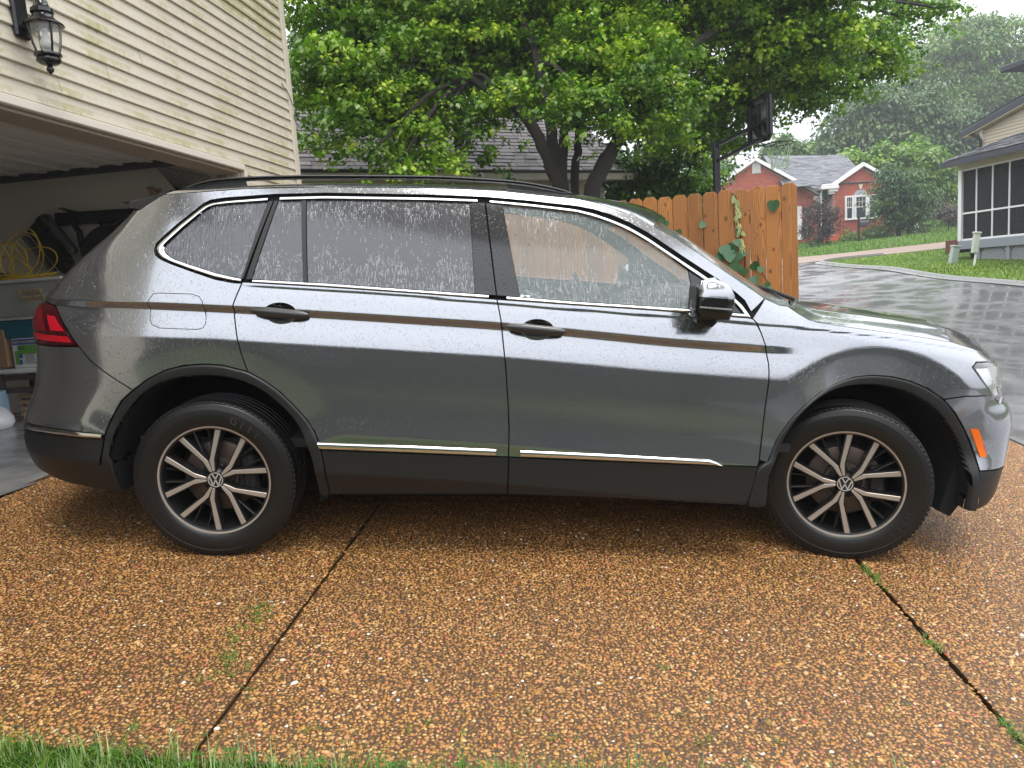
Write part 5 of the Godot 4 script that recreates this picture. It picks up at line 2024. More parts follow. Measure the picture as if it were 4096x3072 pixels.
	garage_things(g)
	lamp(g)
	# thin cable pinned to the siding near the corner
	var cb := MB.new()
	limb(cb, [Vector3(8.02, 3.62, .03), Vector3(8.12, 3.55, .045), Vector3(8.2, 3.45, .05), Vector3(8.25, 3.4, .06), Vector3(8.20, 3.33, .05), Vector3(8.27, 3.25, .05)], .004, .004, 3, 5)
	var cbo := obj("cable", cb, M.black_trim)
	cbo.transform = g
	tag(cbo, "thin dark cable hanging loose at the corner of the cream siding", "cable")

func board(h: Node3D, x0: float, x1: float, y0: float, proud: float) -> void:
	var m := MB.new()
	var a := .024 + proud
	var b := .003 + proud
	var uv := [Vector2(x0, y0) * .25, Vector2(x1, y0) * .25, Vector2(x1, y0 + .1) * .25, Vector2(x0, y0 + .1) * .25]
	m.poly([Vector3(x0, y0 + .004, a), Vector3(x1, y0 + .004, a), Vector3(x1, y0 + .104, b), Vector3(x0, y0 + .104, b)], Vector3(0, .13, 1).normalized(), uv)
	m.poly([Vector3(x0, y0, a - .004), Vector3(x1, y0, a - .004), Vector3(x1, y0 + .004, a), Vector3(x0, y0 + .004, a)], Vector3(0, -.7, .7), uv)
	m.poly([Vector3(x0, y0, a - .004), Vector3(x1, y0, a - .004), Vector3(x1, y0, -.008), Vector3(x0, y0, -.008)], Vector3(0, -1, 0), uv)
	for x in [x0, x1]:
		m.poly([Vector3(x, y0, a - .004), Vector3(x, y0 + .004, a), Vector3(x, y0 + .104, b), Vector3(x, y0 + .104, -.008), Vector3(x, y0, -.008)], Vector3(-1 if x == x0 else 1, 0, 0))
	obj("siding_board", m, M.siding, h)

func lamp(g: Transform3D) -> void:
	var l := thing("wall_lantern", "black wall lantern with clear glass and an unlit bulb on the cream siding", "lamp")
	l.transform = g * Transform3D(Basis.from_scale(Vector3.ONE * 1.1), Vector3(4.60, -.265, .165))
	var yb := 2.80
	var br := MB.new()
	br.box(Vector3(-.01, 3.10, -.125), Vector3(.10, .22, .03), Basis(), .01)
	br.tube([Vector3(0, 3.05, -.12), Vector3(0, 3.03, -.07), Vector3(0, 3.06, -.045), Vector3(0, 3.14, -.03), Vector3(0, 3.17, 0)], [.022, .024, .02, .017, .015], 10)
	obj("bracket", br, M.black_gloss, l)
	var cp := MB.new()
	cp.lathe([[.0, 3.17], [.03, 3.165], [.04, 3.13], [.052, 3.125], [.055, 3.105], [.048, 3.10], [.058, 3.075], [.092, 3.052], [.096, 3.045], [.09, 3.04], [.06, 3.043]], 28)
	obj("cap", cp, M.black_gloss, l)
	var gl := MB.new()
	gl.lathe([[.074, 3.045], [.072, 3.0], [.064, 2.95], [.05, 2.902]], 28)
	obj("glass", gl, M.lantern_glass, l)
	for k in 4:
		var rb := MB.new()
		var a := TAU * k / 4.0 + .5
		var d := Vector3(cos(a), 0, sin(a))
		rb.tube([d * .077 + Vector3(0, 3.045, 0), d * .075 + Vector3(0, 3.0, 0), d * .067 + Vector3(0, 2.95, 0), d * .052 + Vector3(0, 2.90, 0)], [.007, .006, .006, .006], 6)
		obj("rib", rb, M.black_gloss, l)
	var bs := MB.new()
	bs.lathe([[.05, 2.906], [.064, 2.902], [.066, 2.892], [.052, 2.884], [.06, 2.872], [.058, 2.862], [.04, 2.85], [.018, 2.846], [.012, 2.84], [.019, 2.826], [.016, 2.815], [.0, 2.798]], 28)
	obj("base", bs, M.black_gloss, l)
	var bu := MB.new()
	bu.lathe([[.0, 2.925], [.018, 2.928], [.03, 2.945], [.03, 2.962], [.018, 2.985], [.013, 3.0], [.013, 3.03]], 18)
	obj("bulb", bu, M.white_glass, l)

func garage_things(g: Transform3D) -> void:
	# hung on or standing along the inner side wall; x along the wall, z negative inwards
	var put := func(o: Node3D) -> void:
		o.transform = g
	var put2 := func(o: Node3D) -> void:
		o.transform = g * Transform3D(Basis(), Vector3(0, 0, .33))
	# leaf rake
	var rk := thing("leaf_rake", "black fan rake hanging tines up high on the garage wall", "rake")
	put.call(rk)
	for k in 22:
		var m := MB.new()
		var t := k / 21.0
		var b0 := Vector3(7.05, 2.40, -.60 - .04 * t + .02)
		var tip := Vector3(7.02, lerpf(2.745, 2.60, t), lerpf(-.83, -.30, t))
		m.tube([b0, b0.lerp(tip, .5), tip, tip + Vector3(-.03, -.005, 0)], [.0035, .003, .003, .0025], 5)
		obj("tine", m, M.black_trim, rk)
	var rb := MB.new()
	rb.prism(V2([-.66, 2.36, -.54, 2.36, -.50, 2.48, -.70, 2.50]), 7.03, 7.07, Transform3D(Basis(Vector3(0, 0, 1), Vector3(0, 1, 0), Vector3(1, 0, 0)), Vector3.ZERO))
	obj("head", rb, M.black_trim, rk)
	var rh := MB.new()
	rh.tube([Vector3(7.06, 2.42, -.6), Vector3(7.06, 1.0, -.62)], [.014, .014], 8)
	obj("handle", rh, M.wood_tool, rk)
	# two pale wooden handles leaning beside it
	for e in [[-.93, 2.55, "paler wooden tool handle on the garage wall, left of the rake"], [-.86, 2.53, "brown wooden tool handle hanging next to the rake tines"]]:
		var th := MB.new()
		th.tube([Vector3(7.06, e[1], e[0]), Vector3(7.06, 1.2, e[0] + .03)], [.016, .016], 8)
		th.tube([Vector3(7.06, e[1], e[0] - .03), Vector3(7.06, e[1], e[0] + .03)], [.014, .014], 8)
		var to := thing("garden_tool", e[2], "tool", Vector3.ZERO, 0.0, "wooden tools on the garage wall")
		put.call(to)
		obj("handle", th, M.wood_tool, to)
	# black rail with hooks
	var rl := thing("tool_rail", "black hanging rail with hooks across the garage wall", "rack")
	put.call(rl)
	var rm := MB.new()
	rm.box(Vector3(7.07, 2.33, -1.30), Vector3(.06, .12, 1.30), Basis(Vector3(1, 0, 0), .03), .008)
	obj("rail", rm, M.black_trim, rl)
	for e in [-1.72, -1.05, -.85]:
		for s in [-.02, .02]:
			var hk := MB.new()
			hk.tube([Vector3(7.04, 2.37, e + .12 + s), Vector3(6.98, 2.40, e + s), Vector3(6.92, 2.43, e - .06 + s)], [.009, .008, .006], 6)
			obj("hook", hk, M.black_trim, rl)
	for e in [-1.05, -1.45]:
		var hk := MB.new()
		hk.tube([Vector3(7.0, 2.29, e), Vector3(6.97, 2.17, e + .05), Vector3(6.95, 2.12, e + .07)], [.012, .012, .01], 6)
		obj("hook", hk, M.black_trim, rl)
	# folded wagon hung up
	var wg := thing("folded_wagon", "black folded frame hanging aslant from the left end of the rail", "cart")
	put.call(wg)
	var wb := Basis(Vector3(1, 0, 0), -.62)
	for e in [[0.0, .16, .50], [.17, .07, .46], [-.13, .03, .44]]:
		var m := MB.new()
		m.box(Vector3(6.98 - absf(e[0]) * .2, 2.10, -1.98) + wb * Vector3(0, 0, e[0]), Vector3(.10, e[2], e[1]), wb, .02)
		obj("frame", m, M.black_trim if e[1] > .1 else M.steel_dark, wg)
	var wl := MB.new()
	wl.tube([Vector3(7.02, 2.36, -1.78), Vector3(6.98, 2.2, -1.66), Vector3(6.96, 1.95, -1.62)], [.02, .03, .03], 8)
	obj("strap", wl, M.black_trim, wg)
	for e in [[2.30, -1.97], [1.90, -1.80]]:
		var m := MB.new()
		m.lathe([[.075, -.03], [.08, -.02], [.08, .02], [.075, .03], [.03, .02], [.03, -.02], [.075, -.03]], 20, Transform3D(Basis(Vector3(0, 0, 1), PI / 2), Vector3(6.93, e[0], e[1])))
		obj("wheel", m, M.rubber, wg)
	# black chair bag below the rail
	var bg := thing("tool_bag", "bulky black bag hanging under the rail behind the car roof", "bag")
	put.call(bg)
	var bm := MB.new()
	bm.ball(Vector3(6.95, 2.06, -1.40), Vector3(.11, .17, .26), 16, 10, Basis(Vector3(1, 0, 0), -.45))
	obj("body", bm, M.black_trim, bg)
	var bs := MB.new()
	bs.tube([Vector3(6.95, 2.2, -1.28), Vector3(6.93, 2.30, -1.1), Vector3(6.93, 2.20, -.95), Vector3(6.95, 2.1, -.9)], [.02, .02, .025, .02], 8)
	obj("strap", bs, M.black_trim, bg)
	# cord coil
	var cd := thing("extension_cord", "yellow extension cord coiled on the lid of the clear bin", "cord")
	put.call(cd)
	rng.seed = 21
	for k in 7:
		var pts := []
		var rr := []
		var w := rng.randf_range(.10, .26)
		var hgt := rng.randf_range(.08, .46)
		var c := Vector3(6.62 + rng.randf_range(-.1, .1), 1.80, -2.05 + rng.randf_range(-.12, .12))
		var ln := rng.randf_range(-.5, .5)
		for i in 25:
			var a := TAU * i / 24.0
			pts.append(c + Vector3(sin(a * 2.0) * .04 + ln * .1 * sin(a), maxf(0.0, (1.0 - cos(a)) * .5 * hgt), sin(a) * w * (.4 + .6 * sin(a * .5)) + ln * (1.0 - cos(a)) * .2))
			rr.append(.0055)
		var m := MB.new()
		m.tube(pts, rr, 6, false)
		obj("loop", m, M.yellow, cd)
	for k in 5:
		var pts := []
		var rr := []
		for i in 25:
			var a := TAU * i / 24.0
			pts.append(Vector3(6.62 + cos(a) * .14, 1.785 + .009 * k + .01 * sin(a * 3.0 + k), -2.05 + sin(a) * (.30 + .02 * k)))
			rr.append(.0055)
		var m := MB.new()
		m.tube(pts, rr, 6, false)
		obj("loop", m, M.yellow, cd)
	var tie := MB.new()
	tie.box(Vector3(6.55, 1.82, -2.14), Vector3(.09, .07, .06), Basis(Vector3(1, 0, 0), .3), .012)
	obj("tie", tie, M.black_trim, cd)
	# clear bin
	var bn := thing("storage_bin", "clear plastic storage bin with pale lid and handwritten tape, top of the stack", "bin")
	put2.call(bn)
	var b1 := MB.new()
	b1.box(Vector3(6.62, 1.60, -2.16), Vector3(.42, .30, .74), Basis(), .02)
	obj("tub", b1, M.clear_plastic, bn)
	var b2 := MB.new()
	b2.box(Vector3(6.62, 1.765, -2.16), Vector3(.46, .025, .78), Basis(), .008)
	obj("lid", b2, M.lid_white, bn)
	var b3 := MB.new()
	b3.ball(Vector3(6.60, 1.58, -2.25), Vector3(.14, .11, .22), 14, 8)
	obj("contents", b3, M.bin_stuff, bn)
	var face_t := Transform3D(Basis(Vector3(0, 0, 1), Vector3(0, 1, 0), Vector3(-1, 0, 0)), Vector3(6.408, 0, 0))
	for e in [["Fishing", 1.665], ["kayaking", 1.605]]:
		var tp := MB.new()
		tp.prism(V2([-2.21, e[1] - .024, -1.98, e[1] - .02, -1.975, e[1] + .026, -2.215, e[1] + .022]), 0.0, .002, face_t)
		var tpo := obj("tape", tp, M.tape, bn)
		var tx := obj("writing", lettering(e[0], .052, .001, "Droid Serif"), M.ink, tpo)
		tx.transform = face_t * Transform3D(Basis(Vector3(0, 0, 1), .05), Vector3(-2.095, e[1], .003))
	# teal tub
	var tb := thing("storage_tub", "dark teal plastic tub under the clear bin", "tub")
	put2.call(tb)
	var t1 := MB.new()
	t1.box(Vector3(6.66, 1.345, -2.22), Vector3(.40, .17, .62), Basis(), .02)
	obj("tub", t1, M.teal, tb)
	var t2 := MB.new()
	t2.box(Vector3(6.66, 1.438, -2.22), Vector3(.44, .018, .67), Basis(), .006)
	obj("lid", t2, M.lid_white, tb)
	# printed carton
	var ca := thing("printed_carton", "white carton with blue band and green print on the little table", "box")
	put2.call(ca)
	var c1 := MB.new()
	c1.box(Vector3(6.62, 1.13, -2.28), Vector3(.30, .265, .29), Basis(), .004)
	obj("carton", c1, M.paper_white, ca)
	var ft := Transform3D(face_t.basis, Vector3(6.466, 0, 0))
	for e in [[-2.41, 1.205, -2.16, 1.255, M.print_blue], [-2.36, 1.12, -2.17, 1.20, M.print_green], [-2.40, 1.03, -2.36, 1.15, M.print_green], [-2.37, 1.085, -2.325, 1.125, M.print_blue], [-2.375, 1.16, -2.29, 1.19, M.print_pale], [-2.36, 1.03, -2.335, 1.07, M.print_blue]]:
		var m := MB.new()
		m.prism(V2([e[0], e[1], e[2], e[1], e[2], e[3], e[0], e[3]]), 0.0, .0015, ft)
		obj("print_patch", m, e[4], ca)
	for k in 9:
		var m := MB.new()
		m.prism(V2([-2.30, 1.035 + k * .0095, -2.19 - .01 * (k % 3), 1.035 + k * .0095, -2.19 - .01 * (k % 3), 1.039 + k * .0095, -2.30, 1.039 + k * .0095]), 0.0, .0015, ft)
		obj("print_line", m, M.print_grey, ca)
	var sup := obj("writing", lettering("SUPER ABSORBING", .026, .001), M.print_yellow, ca)
	sup.transform = ft * Transform3D(Basis(), Vector3(-2.29, 1.23, .003))
	var cr_ := MB.new()
	rng.seed = 4
	for k in 5:
		cr_.ball(Vector3(6.58 + rng.randf_range(-.06, .06), 1.27, -2.2 + rng.randf_range(-.09, .06)), Vector3(.05, .025, .05), 8, 5)
	var cro := obj("crumpled_cloth", cr_, M.cloth_orange)
	put2.call(cro)
	tag(cro, "crumpled orange cloth lying on the white carton", "cloth")
	# small table
	var ta := thing("side_table", "small table with pale top and dark legs in the garage", "table")
	put2.call(ta)
	var tt := MB.new()
	tt.box(Vector3(6.62, .975, -2.35), Vector3(.44, .04, .50), Basis(), .006)
	obj("tabletop", tt, M.lid_white, ta)
	for e in [[6.44, -2.14], [6.44, -2.56], [6.80, -2.14], [6.80, -2.56]]:
		var m := MB.new()
		m.box(Vector3(e[0], .71, e[1]), Vector3(.05, .49, .05), Basis(), .005)
		obj("leg", m, M.wood_dark, ta)
	for e in [.915, .80]:
		var m := MB.new()
		m.box(Vector3(6.44, e, -2.35), Vector3(.03, .05, .38))
		obj("rung", m, M.wood_dark, ta)
	# crate under the table
	var ck := thing("slatted_crate", "low brown slatted crate pushed under the pale table", "crate")
	put2.call(ck)
	for k in 4:
		var m := MB.new()
		m.box(Vector3(6.52, .57 + k * .055, -2.33), Vector3(.02, .04, .30), Basis(), .003)
		obj("slat", m, M.wood_tool, ck)
	var m9 := MB.new()
	m9.box(Vector3(6.66, .65, -2.33), Vector3(.25, .2, .28))
	obj("core", m9, M.wood_dark, ck)
	# cardboard box and white sack
	var cbx := MB.new()
	cbx.box(Vector3(6.60, 1.18, -2.62), Vector3(.3, .34, .30), Basis(), .005)
	var cbo := obj("cardboard_box", cbx, M.cardboard)
	put2.call(cbo)
	tag(cbo, "brown cardboard box at the left edge beside the white carton", "box")
	var cb2 := MB.new()
	cb2.box(Vector3(6.30, .66, -2.60), Vector3(.24, .3, .24), Basis(Vector3.UP, .3), .005)
	var cb2o := obj("cardboard_box", cb2, M.print_pale)
	put2.call(cb2o)
	tag(cb2o, "pale blue box on the floor behind the white sack", "box")
	var sk := MB.new()
	sk.ball(Vector3(6.15, .60, -2.50), Vector3(.20, .13, .24), 14, 8, Basis(Vector3(1, 0, 0), .3))
	sk.ball(Vector3(6.12, .68, -2.60), Vector3(.12, .10, .12), 12, 7)
	var sko := obj("plastic_sack", sk, M.sack)
	put2.call(sko)
	tag(sko, "slumped white plastic sack on the garage floor at the left edge", "sack")

# ------------------------------------------------------------------ shingled house behind the maple
func shingle_roof(par: Node3D, o: Vector3, across: Vector3, up: Vector3, w: float, h: float, tab: float, course: float, mtl: Material, seed_: int, keep: Callable, most := 300) -> void:
	# courses of overlapping tabs, laid from the eave upwards; the ones «keep» chooses become parts
	rng.seed = seed_
	var n := across.cross(up).normalized()
	if n.y < 0.0:
		n = -n
	var rest := MB.new()
	var made := 0
	for j in int(h / course):
		var x := -rng.randf() * tab
		while x < w:
			var tw := tab * rng.randf_range(.7, 1.3)
			var x0 := maxf(0.0, x)
			var x1 := minf(w, x + tw - .012)
			x += tw
			if x1 - x0 < .03:
				continue
			var a := o + across * x0 + up * (j * course - rng.randf_range(0, .012))
			var b := o + across * x1 + up * (j * course - rng.randf_range(0, .006))
			var c := b + up * course * 1.06
			var d := a + up * course * 1.06
			var lift := n * rng.randf_range(.008, .024)
			var g := rng.randf_range(.45, 1.5)
			var tone := Color(g * rng.randf_range(.92, 1.1), g, g * rng.randf_range(.92, 1.08))
			var single: bool = made < most and keep.call(a)
			var m := MB.new() if single else rest
			m.col = tone
			m.poly([a + lift, b + lift, c + n * .004, d + n * .004], n)
			m.poly([a, b, b + lift, a + lift], -up)
			m.poly([a, a + lift, d], -across)
			m.poly([b, b + lift, c], across)
			if single:
				made += 1
				obj("shingle", m, mtl, par)
	if rest.v.size():
		kind(obj("shingle_field", rest, mtl, par), "stuff")

func build_shingled_house() -> void:
	var h := thing("shingled_house", "low house with a brown-grey shingled roof behind the maple trunks", "house")
	var ax := Vector3(.906, 0, -.423)
	var back := Vector3(-.423, 0, -.906)
	var e0 := Vector3(2.62, 3.54, -15.47)
	var up := (back * .80 + Vector3.UP * .60).normalized()
	var left := e0 - ax * 10.4
	shingle_roof(h, left + Vector3.UP * .03, ax, up, 10.5, 4.6, .30, .145, M.shingle_brown, 3, func(p: Vector3) -> bool:
		var u := p.x / -p.z
		return (u > -.33 and u < -.12) or (u > -.06 and u < .16))
	var base := MB.new()
	var tp := up * 4.6
	base.poly([left, left + ax * 10.5, left + ax * 10.5 + tp, left + tp], up.cross(ax).normalized() if up.cross(ax).y > 0.0 else ax.cross(up).normalized())
	base.poly([left + tp, left + ax * 10.5 + tp, left + ax * 10.5 + back * 7.4, left + back * 7.4], (back + Vector3.UP).normalized())
	obj("roof_deck", base, M.shingle_brown, h)
	var b := Basis(ax, Vector3.UP, -back)
	var fa := MB.new()
	fa.box(left + ax * 5.25 + Vector3(0, -.07, 0), Vector3(10.6, .16, .05), b, .004)
	obj("fascia", fa, M.trim_pale, h)
	var gt := MB.new()
	gt.box(left + ax * 5.25 + Vector3(0, .0, 0) - back * .06, Vector3(10.6, .05, .10), b, .01)
	obj("gutter", gt, M.black_trim, h)
	var so := MB.new()
	so.box(left + ax * 5.25 + Vector3(0, -.13, 0) + back * .22, Vector3(10.5, .02, .46), b)
	obj("soffit", so, M.trim_cream, h)
	var wl := MB.new()
	wl.box(left + ax * 5.2 + back * 3.7 + Vector3(0, -1.7, 0), Vector3(9.8, 3.1, 6.5), b)
	obj("wall", wl, M.wall_tan, h)
	for k in 30:
		var bt := MB.new()
		bt.box(left + ax * (.5 + k * .3) + back * .44 + Vector3(0, -1.6, 0), Vector3(.05, 2.9, .025), b)
		obj("batten", bt, M.wall_tan, h)
	var dr := MB.new()
	dr.box(left + ax * 9.0 + back * .43 + Vector3(0, -1.5, 0), Vector3(1.0, 2.3, .05), b)
	obj("doorway", dr, M.matte_black, h)
	var gb := MB.new()
	gb.prism(V2([0, 0, -7.4, 0, -3.68, 2.76]), -.06, .06, Transform3D(Basis(-back, Vector3.UP, ax), left + ax * 10.2))
	obj("gable", gb, M.wall_tan, h)

# ------------------------------------------------------------------ maple
const MAPLE := [-2.05, 5.62, -12.0, 1.12, -1.09, 5.87, -12.5, 1.32, -2.35, 4.5, -11.0, .51, -2.57, 4.82, -11.0, .27, -1.77, 4.4, -11.0, .75, -2.05, 3.77, -10.5, .42, -1.47, 3.48, -10.3, .38, -1.25, 3.2, -10.3, .24, -.87, 3.22, -10.6, .25, -1.08, 3.45, -10.6, .36, -1.21, 4.04, -11.0, .62, -.51, 3.85, -11.2, .52, -.68, 4.99, -12.0, 1.12, .32, 5.07, -12.5, 1.09]
const MAPLE_B := [.11, 4.08, -11.0, .44, .97, 4.54, -11.5, .79, 1.15, 3.87, -10.3, .42, 1.86, 4.61, -11.5, .93, 1.51, 3.64, -10.3, .3, 2.35, 4.06, -11.0, .75, 2.3, 3.59, -11.5, .42, 2.98, 3.71, -12.0, .56, 3.23, 3.29, -12.5, .4, 3.07, 2.97, -12.5, .25, 3.26, 3.74, -11.0, .55, 3.54, 3.37, -11.5, .27, 3.87, 4.08, -11.0, .58, 3.65, 3.5, -10.6, .25]
const MAPLE_C := [4.33, 4.3, -11.0, .62, 4.38, 3.81, -10.8, .28, 5.08, 4.46, -11.5, .5, 4.99, 3.82, -11.0, .22, 5.56, 4.75, -11.5, .5, 5.72, 4.32, -11.4, .26, 6.34, 5.0, -11.8, .44, 6.72, 5.17, -11.8, .31, 6.97, 5.08, -11.8, .16, 1.15, 5.82, -13.0, 1.38, 2.68, 5.65, -13.0, 1.38, 4.21, 5.55, -13.0, 1.38, 5.38, 5.37, -12.5, .93]
const MAPLE_TOP := [-1.34, 8.05, -13.0, 2.1, 1.68, 8.33, -13.0, 2.67, 5.02, 7.49, -13.0, 1.94]

func build_maple() -> void:
	var base := Vector3(1.05, gy(1.05, -10.9) - .1, -10.9)
	var t := thing("maple_tree", "large bright green maple with several dark trunks behind the car", "tree", base)
	var stems := [
		[[Vector3(.98, 0, -10.85), Vector3(.96, 1.5, -10.8), Vector3(.93, 2.45, -10.8), Vector3(.80, 2.95, -10.8), Vector3(.66, 3.35, -10.85), Vector3(.40, 3.85, -11.0), Vector3(-.3, 4.5, -11.4), Vector3(-1.2, 5.4, -12.0)], .135, .05],
		[[Vector3(.97, 1.8, -10.85), Vector3(.90, 2.7, -10.85), Vector3(.83, 3.2, -10.9), Vector3(.80, 3.7, -10.95), Vector3(.7, 4.6, -11.3), Vector3(.4, 6.0, -12.2)], .115, .05],
		[[Vector3(1.0, 2.3, -10.85), Vector3(.93, 2.85, -10.9), Vector3(.96, 3.3, -10.95), Vector3(1.06, 3.8, -11.0), Vector3(1.5, 4.8, -11.6), Vector3(1.8, 6.2, -12.6)], .085, .04],
		[[Vector3(1.08, 0, -11.2), Vector3(1.09, 2.0, -11.2), Vector3(1.11, 2.75, -11.2), Vector3(1.20, 3.3, -11.3), Vector3(1.24, 3.8, -11.4), Vector3(1.2, 5.0, -12.0)], .075, .045],
		[[Vector3(1.18, 0, -10.75), Vector3(1.2, 1.8, -10.7), Vector3(1.30, 2.6, -10.7), Vector3(1.46, 2.95, -10.75), Vector3(1.64, 3.22, -10.85), Vector3(1.84, 3.5, -11.0), Vector3(2.3, 4.1, -11.2), Vector3(3.2, 4.9, -11.8), Vector3(4.6, 5.5, -12.4)], .15, .05]]
	for k in stems.size():
		var m := MB.new()
		var pts := []
		for p in stems[k][0]:
			pts.append(Vector3(p.x, p.y if p.y > 0.0 else base.y, p.z) - base)
		limb(m, pts, stems[k][1], stems[k][2], 50 + k, 12)
		obj("trunk", m, M.bark, t)
	var lm := MB.new()
	var forks := [Vector3(-.3, 4.5, -11.4), Vector3(.7, 4.6, -11.3), Vector3(1.5, 4.8, -11.6), Vector3(2.3, 4.1, -11.2), Vector3(3.2, 4.9, -11.8), Vector3(4.6, 5.5, -12.4)]
	var all := MAPLE + MAPLE_B.slice(0, 28) + far_out(MAPLE_B.slice(28), 1.28) + far_out(MAPLE_C.slice(0, 36), 1.28) + MAPLE_C.slice(36)
	for k in range(0, all.size(), 4):
		var e := Vector3(all[k], all[k + 1], all[k + 2])
		var f: Vector3 = forks[0]
		for q in forks:
			if q.distance_to(e) < f.distance_to(e):
				f = q
		limb(lm, [f - base, (f + e) * .5 + Vector3(0, .15, 0) - base, e - base, e + (e - f).normalized() * all[k + 3] * .6 - base], .04, .010, 70 + k, 6)
	kind(obj("limb", lm, M.bark, t), "stuff")
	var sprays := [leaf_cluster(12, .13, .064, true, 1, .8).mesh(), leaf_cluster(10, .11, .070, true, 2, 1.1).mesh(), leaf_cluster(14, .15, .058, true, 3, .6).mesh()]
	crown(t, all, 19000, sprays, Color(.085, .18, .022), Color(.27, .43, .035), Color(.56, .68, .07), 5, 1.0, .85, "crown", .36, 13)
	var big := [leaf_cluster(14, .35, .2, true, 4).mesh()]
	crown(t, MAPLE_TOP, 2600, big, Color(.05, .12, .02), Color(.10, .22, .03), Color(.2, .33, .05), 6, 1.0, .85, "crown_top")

# ------------------------------------------------------------------ board fence with a vine
func build_fence() -> void:
	var fo := Vector3(2.82, 0, -7.2)
	var dir := Vector3(-.9555, 0, -.295).normalized()
	var b := Basis(-dir, Vector3.UP, Vector3(-.295, 0, .9555).normalized())
	var f := thing("board_fence", "orange-brown wooden board fence with dog-eared tops behind the car", "fence")
	f.transform = Transform3D(b, fo)
	# in its own axes the boards run towards -x
	rng.seed = 14
	var gbase := gy(fo.x, fo.z)
	for k in 33:
		var x1 := -k * .1452
		var x0 := x1 - .1405
		var top := 2.197 + (.0) + rng.randf_range(-.008, .008) - (.012 if k % 5 == 3 else 0.0)
		var wp := f.transform * Vector3(x1, 0, 0)
		var bot := gy(wp.x, wp.z) + .02
		var top2 := top
		var tilt := rng.randf_range(-.003, .003)
		var pts := V2([x0, bot, x1, bot, x1 + tilt, top2 - .035, x1 - .03 + tilt, top2, x0 + .03 + tilt, top2, x0 + tilt, top2 - .035])
		var m := MB.new()
		m.col = Color(1, 1, 1) * rng.randf_range(.72, 1.12)
		m.prism(pts, -.019, 0.0 + rng.randf_range(-.002, .003), Transform3D(), .003)
		obj("board", m, M.fence_wood, f)
	for y in [.9, 1.9]:
		var m := MB.new()
		m.box(Vector3(-2.4, y, -.045), Vector3(4.8, .085, .04))
		obj("rail", m, M.fence_wood, f)
	for k in 3:
		var m := MB.new()
		m.box(Vector3(-.06 - k * 2.35, 1.1, -.09), Vector3(.09, 2.1, .09))
		obj("post", m, M.fence_wood, f)
	# vine
	var v := thing("vine", "dark green heart-leaved vine climbing the fence beside the windscreen", "vine")
	v.transform = f.transform
	var on := func(px: float, py: float, lift := .02) -> Vector3:
		# photo bearing met with the plane of the fence
		var d := Vector3((px - 2048.0) / 2975.6, -(py - 1536.0) / 2975.6, -1.0)
		d = Basis(Vector3(.99755, -.0694, .00916), Vector3(.07, .98896, -.13057), Vector3(0, .1309, .9914)) * d
		var n := b.z
		var t := (fo + n * lift - Vector3(0, 1.425, 0)).dot(n) / d.dot(n)
		return f.transform.affine_inverse() * (Vector3(0, 1.425, 0) + d * t)
	var stem := MB.new()
	var path := []
	for p in [[2930, 775], [2945, 800], [2950, 850], [2958, 905], [2966, 960], [2978, 1020], [2978, 1090], [2960, 1130]]:
		path.append(on.call(p[0], p[1], .03))
	limb(stem, path, .010, .006, 4, 6)
	obj("stem", stem, M.bark, v)
	var stem2 := MB.new()
	limb(stem2, [on.call(3030, 1020, .02), on.call(3040, 1070, .02), on.call(3060, 1110, .02), on.call(3080, 1150, .02)], .004, .004, 5, 5)
	limb(stem2, [on.call(2900, 990, .02), on.call(2930, 1010, .02), on.call(2966, 985, .02)], .004, .004, 6, 5)
	obj("stem", stem2, M.bark, v)
	rng.seed = 17
	var spots := [[3093, 828, 62, 0.0], [2893, 1010, 62, .3], [2933, 1000, 60, -.2], [2915, 1030, 66, .1], [2870, 1035, 52, .6], [2955, 1035, 54, -.5], [2945, 975, 40, .2], [2975, 1020, 42, -.4], [2925, 1075, 62, .5], [2955, 1080, 50, -.3], [2975, 1092, 40, .1], [2890, 1085, 46, .2], [3008, 1075, 50, .7], [3043, 1082, 36, -.1], [3012, 1128, 52, .2], [3065, 1145, 34, .4], [3085, 1160, 30, -.4], [3040, 1150, 30, .0], [2955, 930, 36, -.2], [2640, 893, 52, .2], [2665, 900, 42, -.4], [2708, 938, 44, .2], [2690, 965, 40, .5], [2798, 912, 40, 1.2], [2660, 950, 36, 0.0]]
	for s in spots:
		var m := MB.new()
		m.col = Color(1, 1, 1) * rng.randf_range(.75, 1.2)
		var o: Vector3 = on.call(s[0], s[1] - s[2] * .45, .035 + rng.randf() * .03)
		var size: float = s[2] / 2975.6 * 7.3 * .78
		var lb := Basis(Vector3(0, 0, 1), PI + s[3]) * Basis(Vector3(1, 0, 0), rng.randf_range(-.1, .45)) * Basis(Vector3(0, 1, 0), rng.randf_range(-.4, .4))
		var n := (lb.z).normalized()
		if n.z < 0.0:
			n = -n
		var ring := []
		for e in [[0, .06], [.16, -.02], [.36, .03], [.50, .2], [.50, .4], [.40, .62], [.22, .82], [0, 1.0], [-.22, .82], [-.40, .62], [-.50, .4], [-.50, .2], [-.36, .03], [-.16, -.02]]:
			ring.append(m.vert(o + lb * (Vector3(e[0], e[1], .12 * absf(e[0]) - .1 * e[1] * e[1]) * size), (n + lb.x * e[0] * -.3).normalized()))
		var c := m.vert(o + lb * (Vector3(0, .4, -.03) * size), n)
		for k in ring.size():
			m.face(c, ring[k], ring[(k + 1) % ring.size()])
		obj("leaf", m, M.vine_leaf, v)
	var lets := MB.new()
	rng.seed = 18
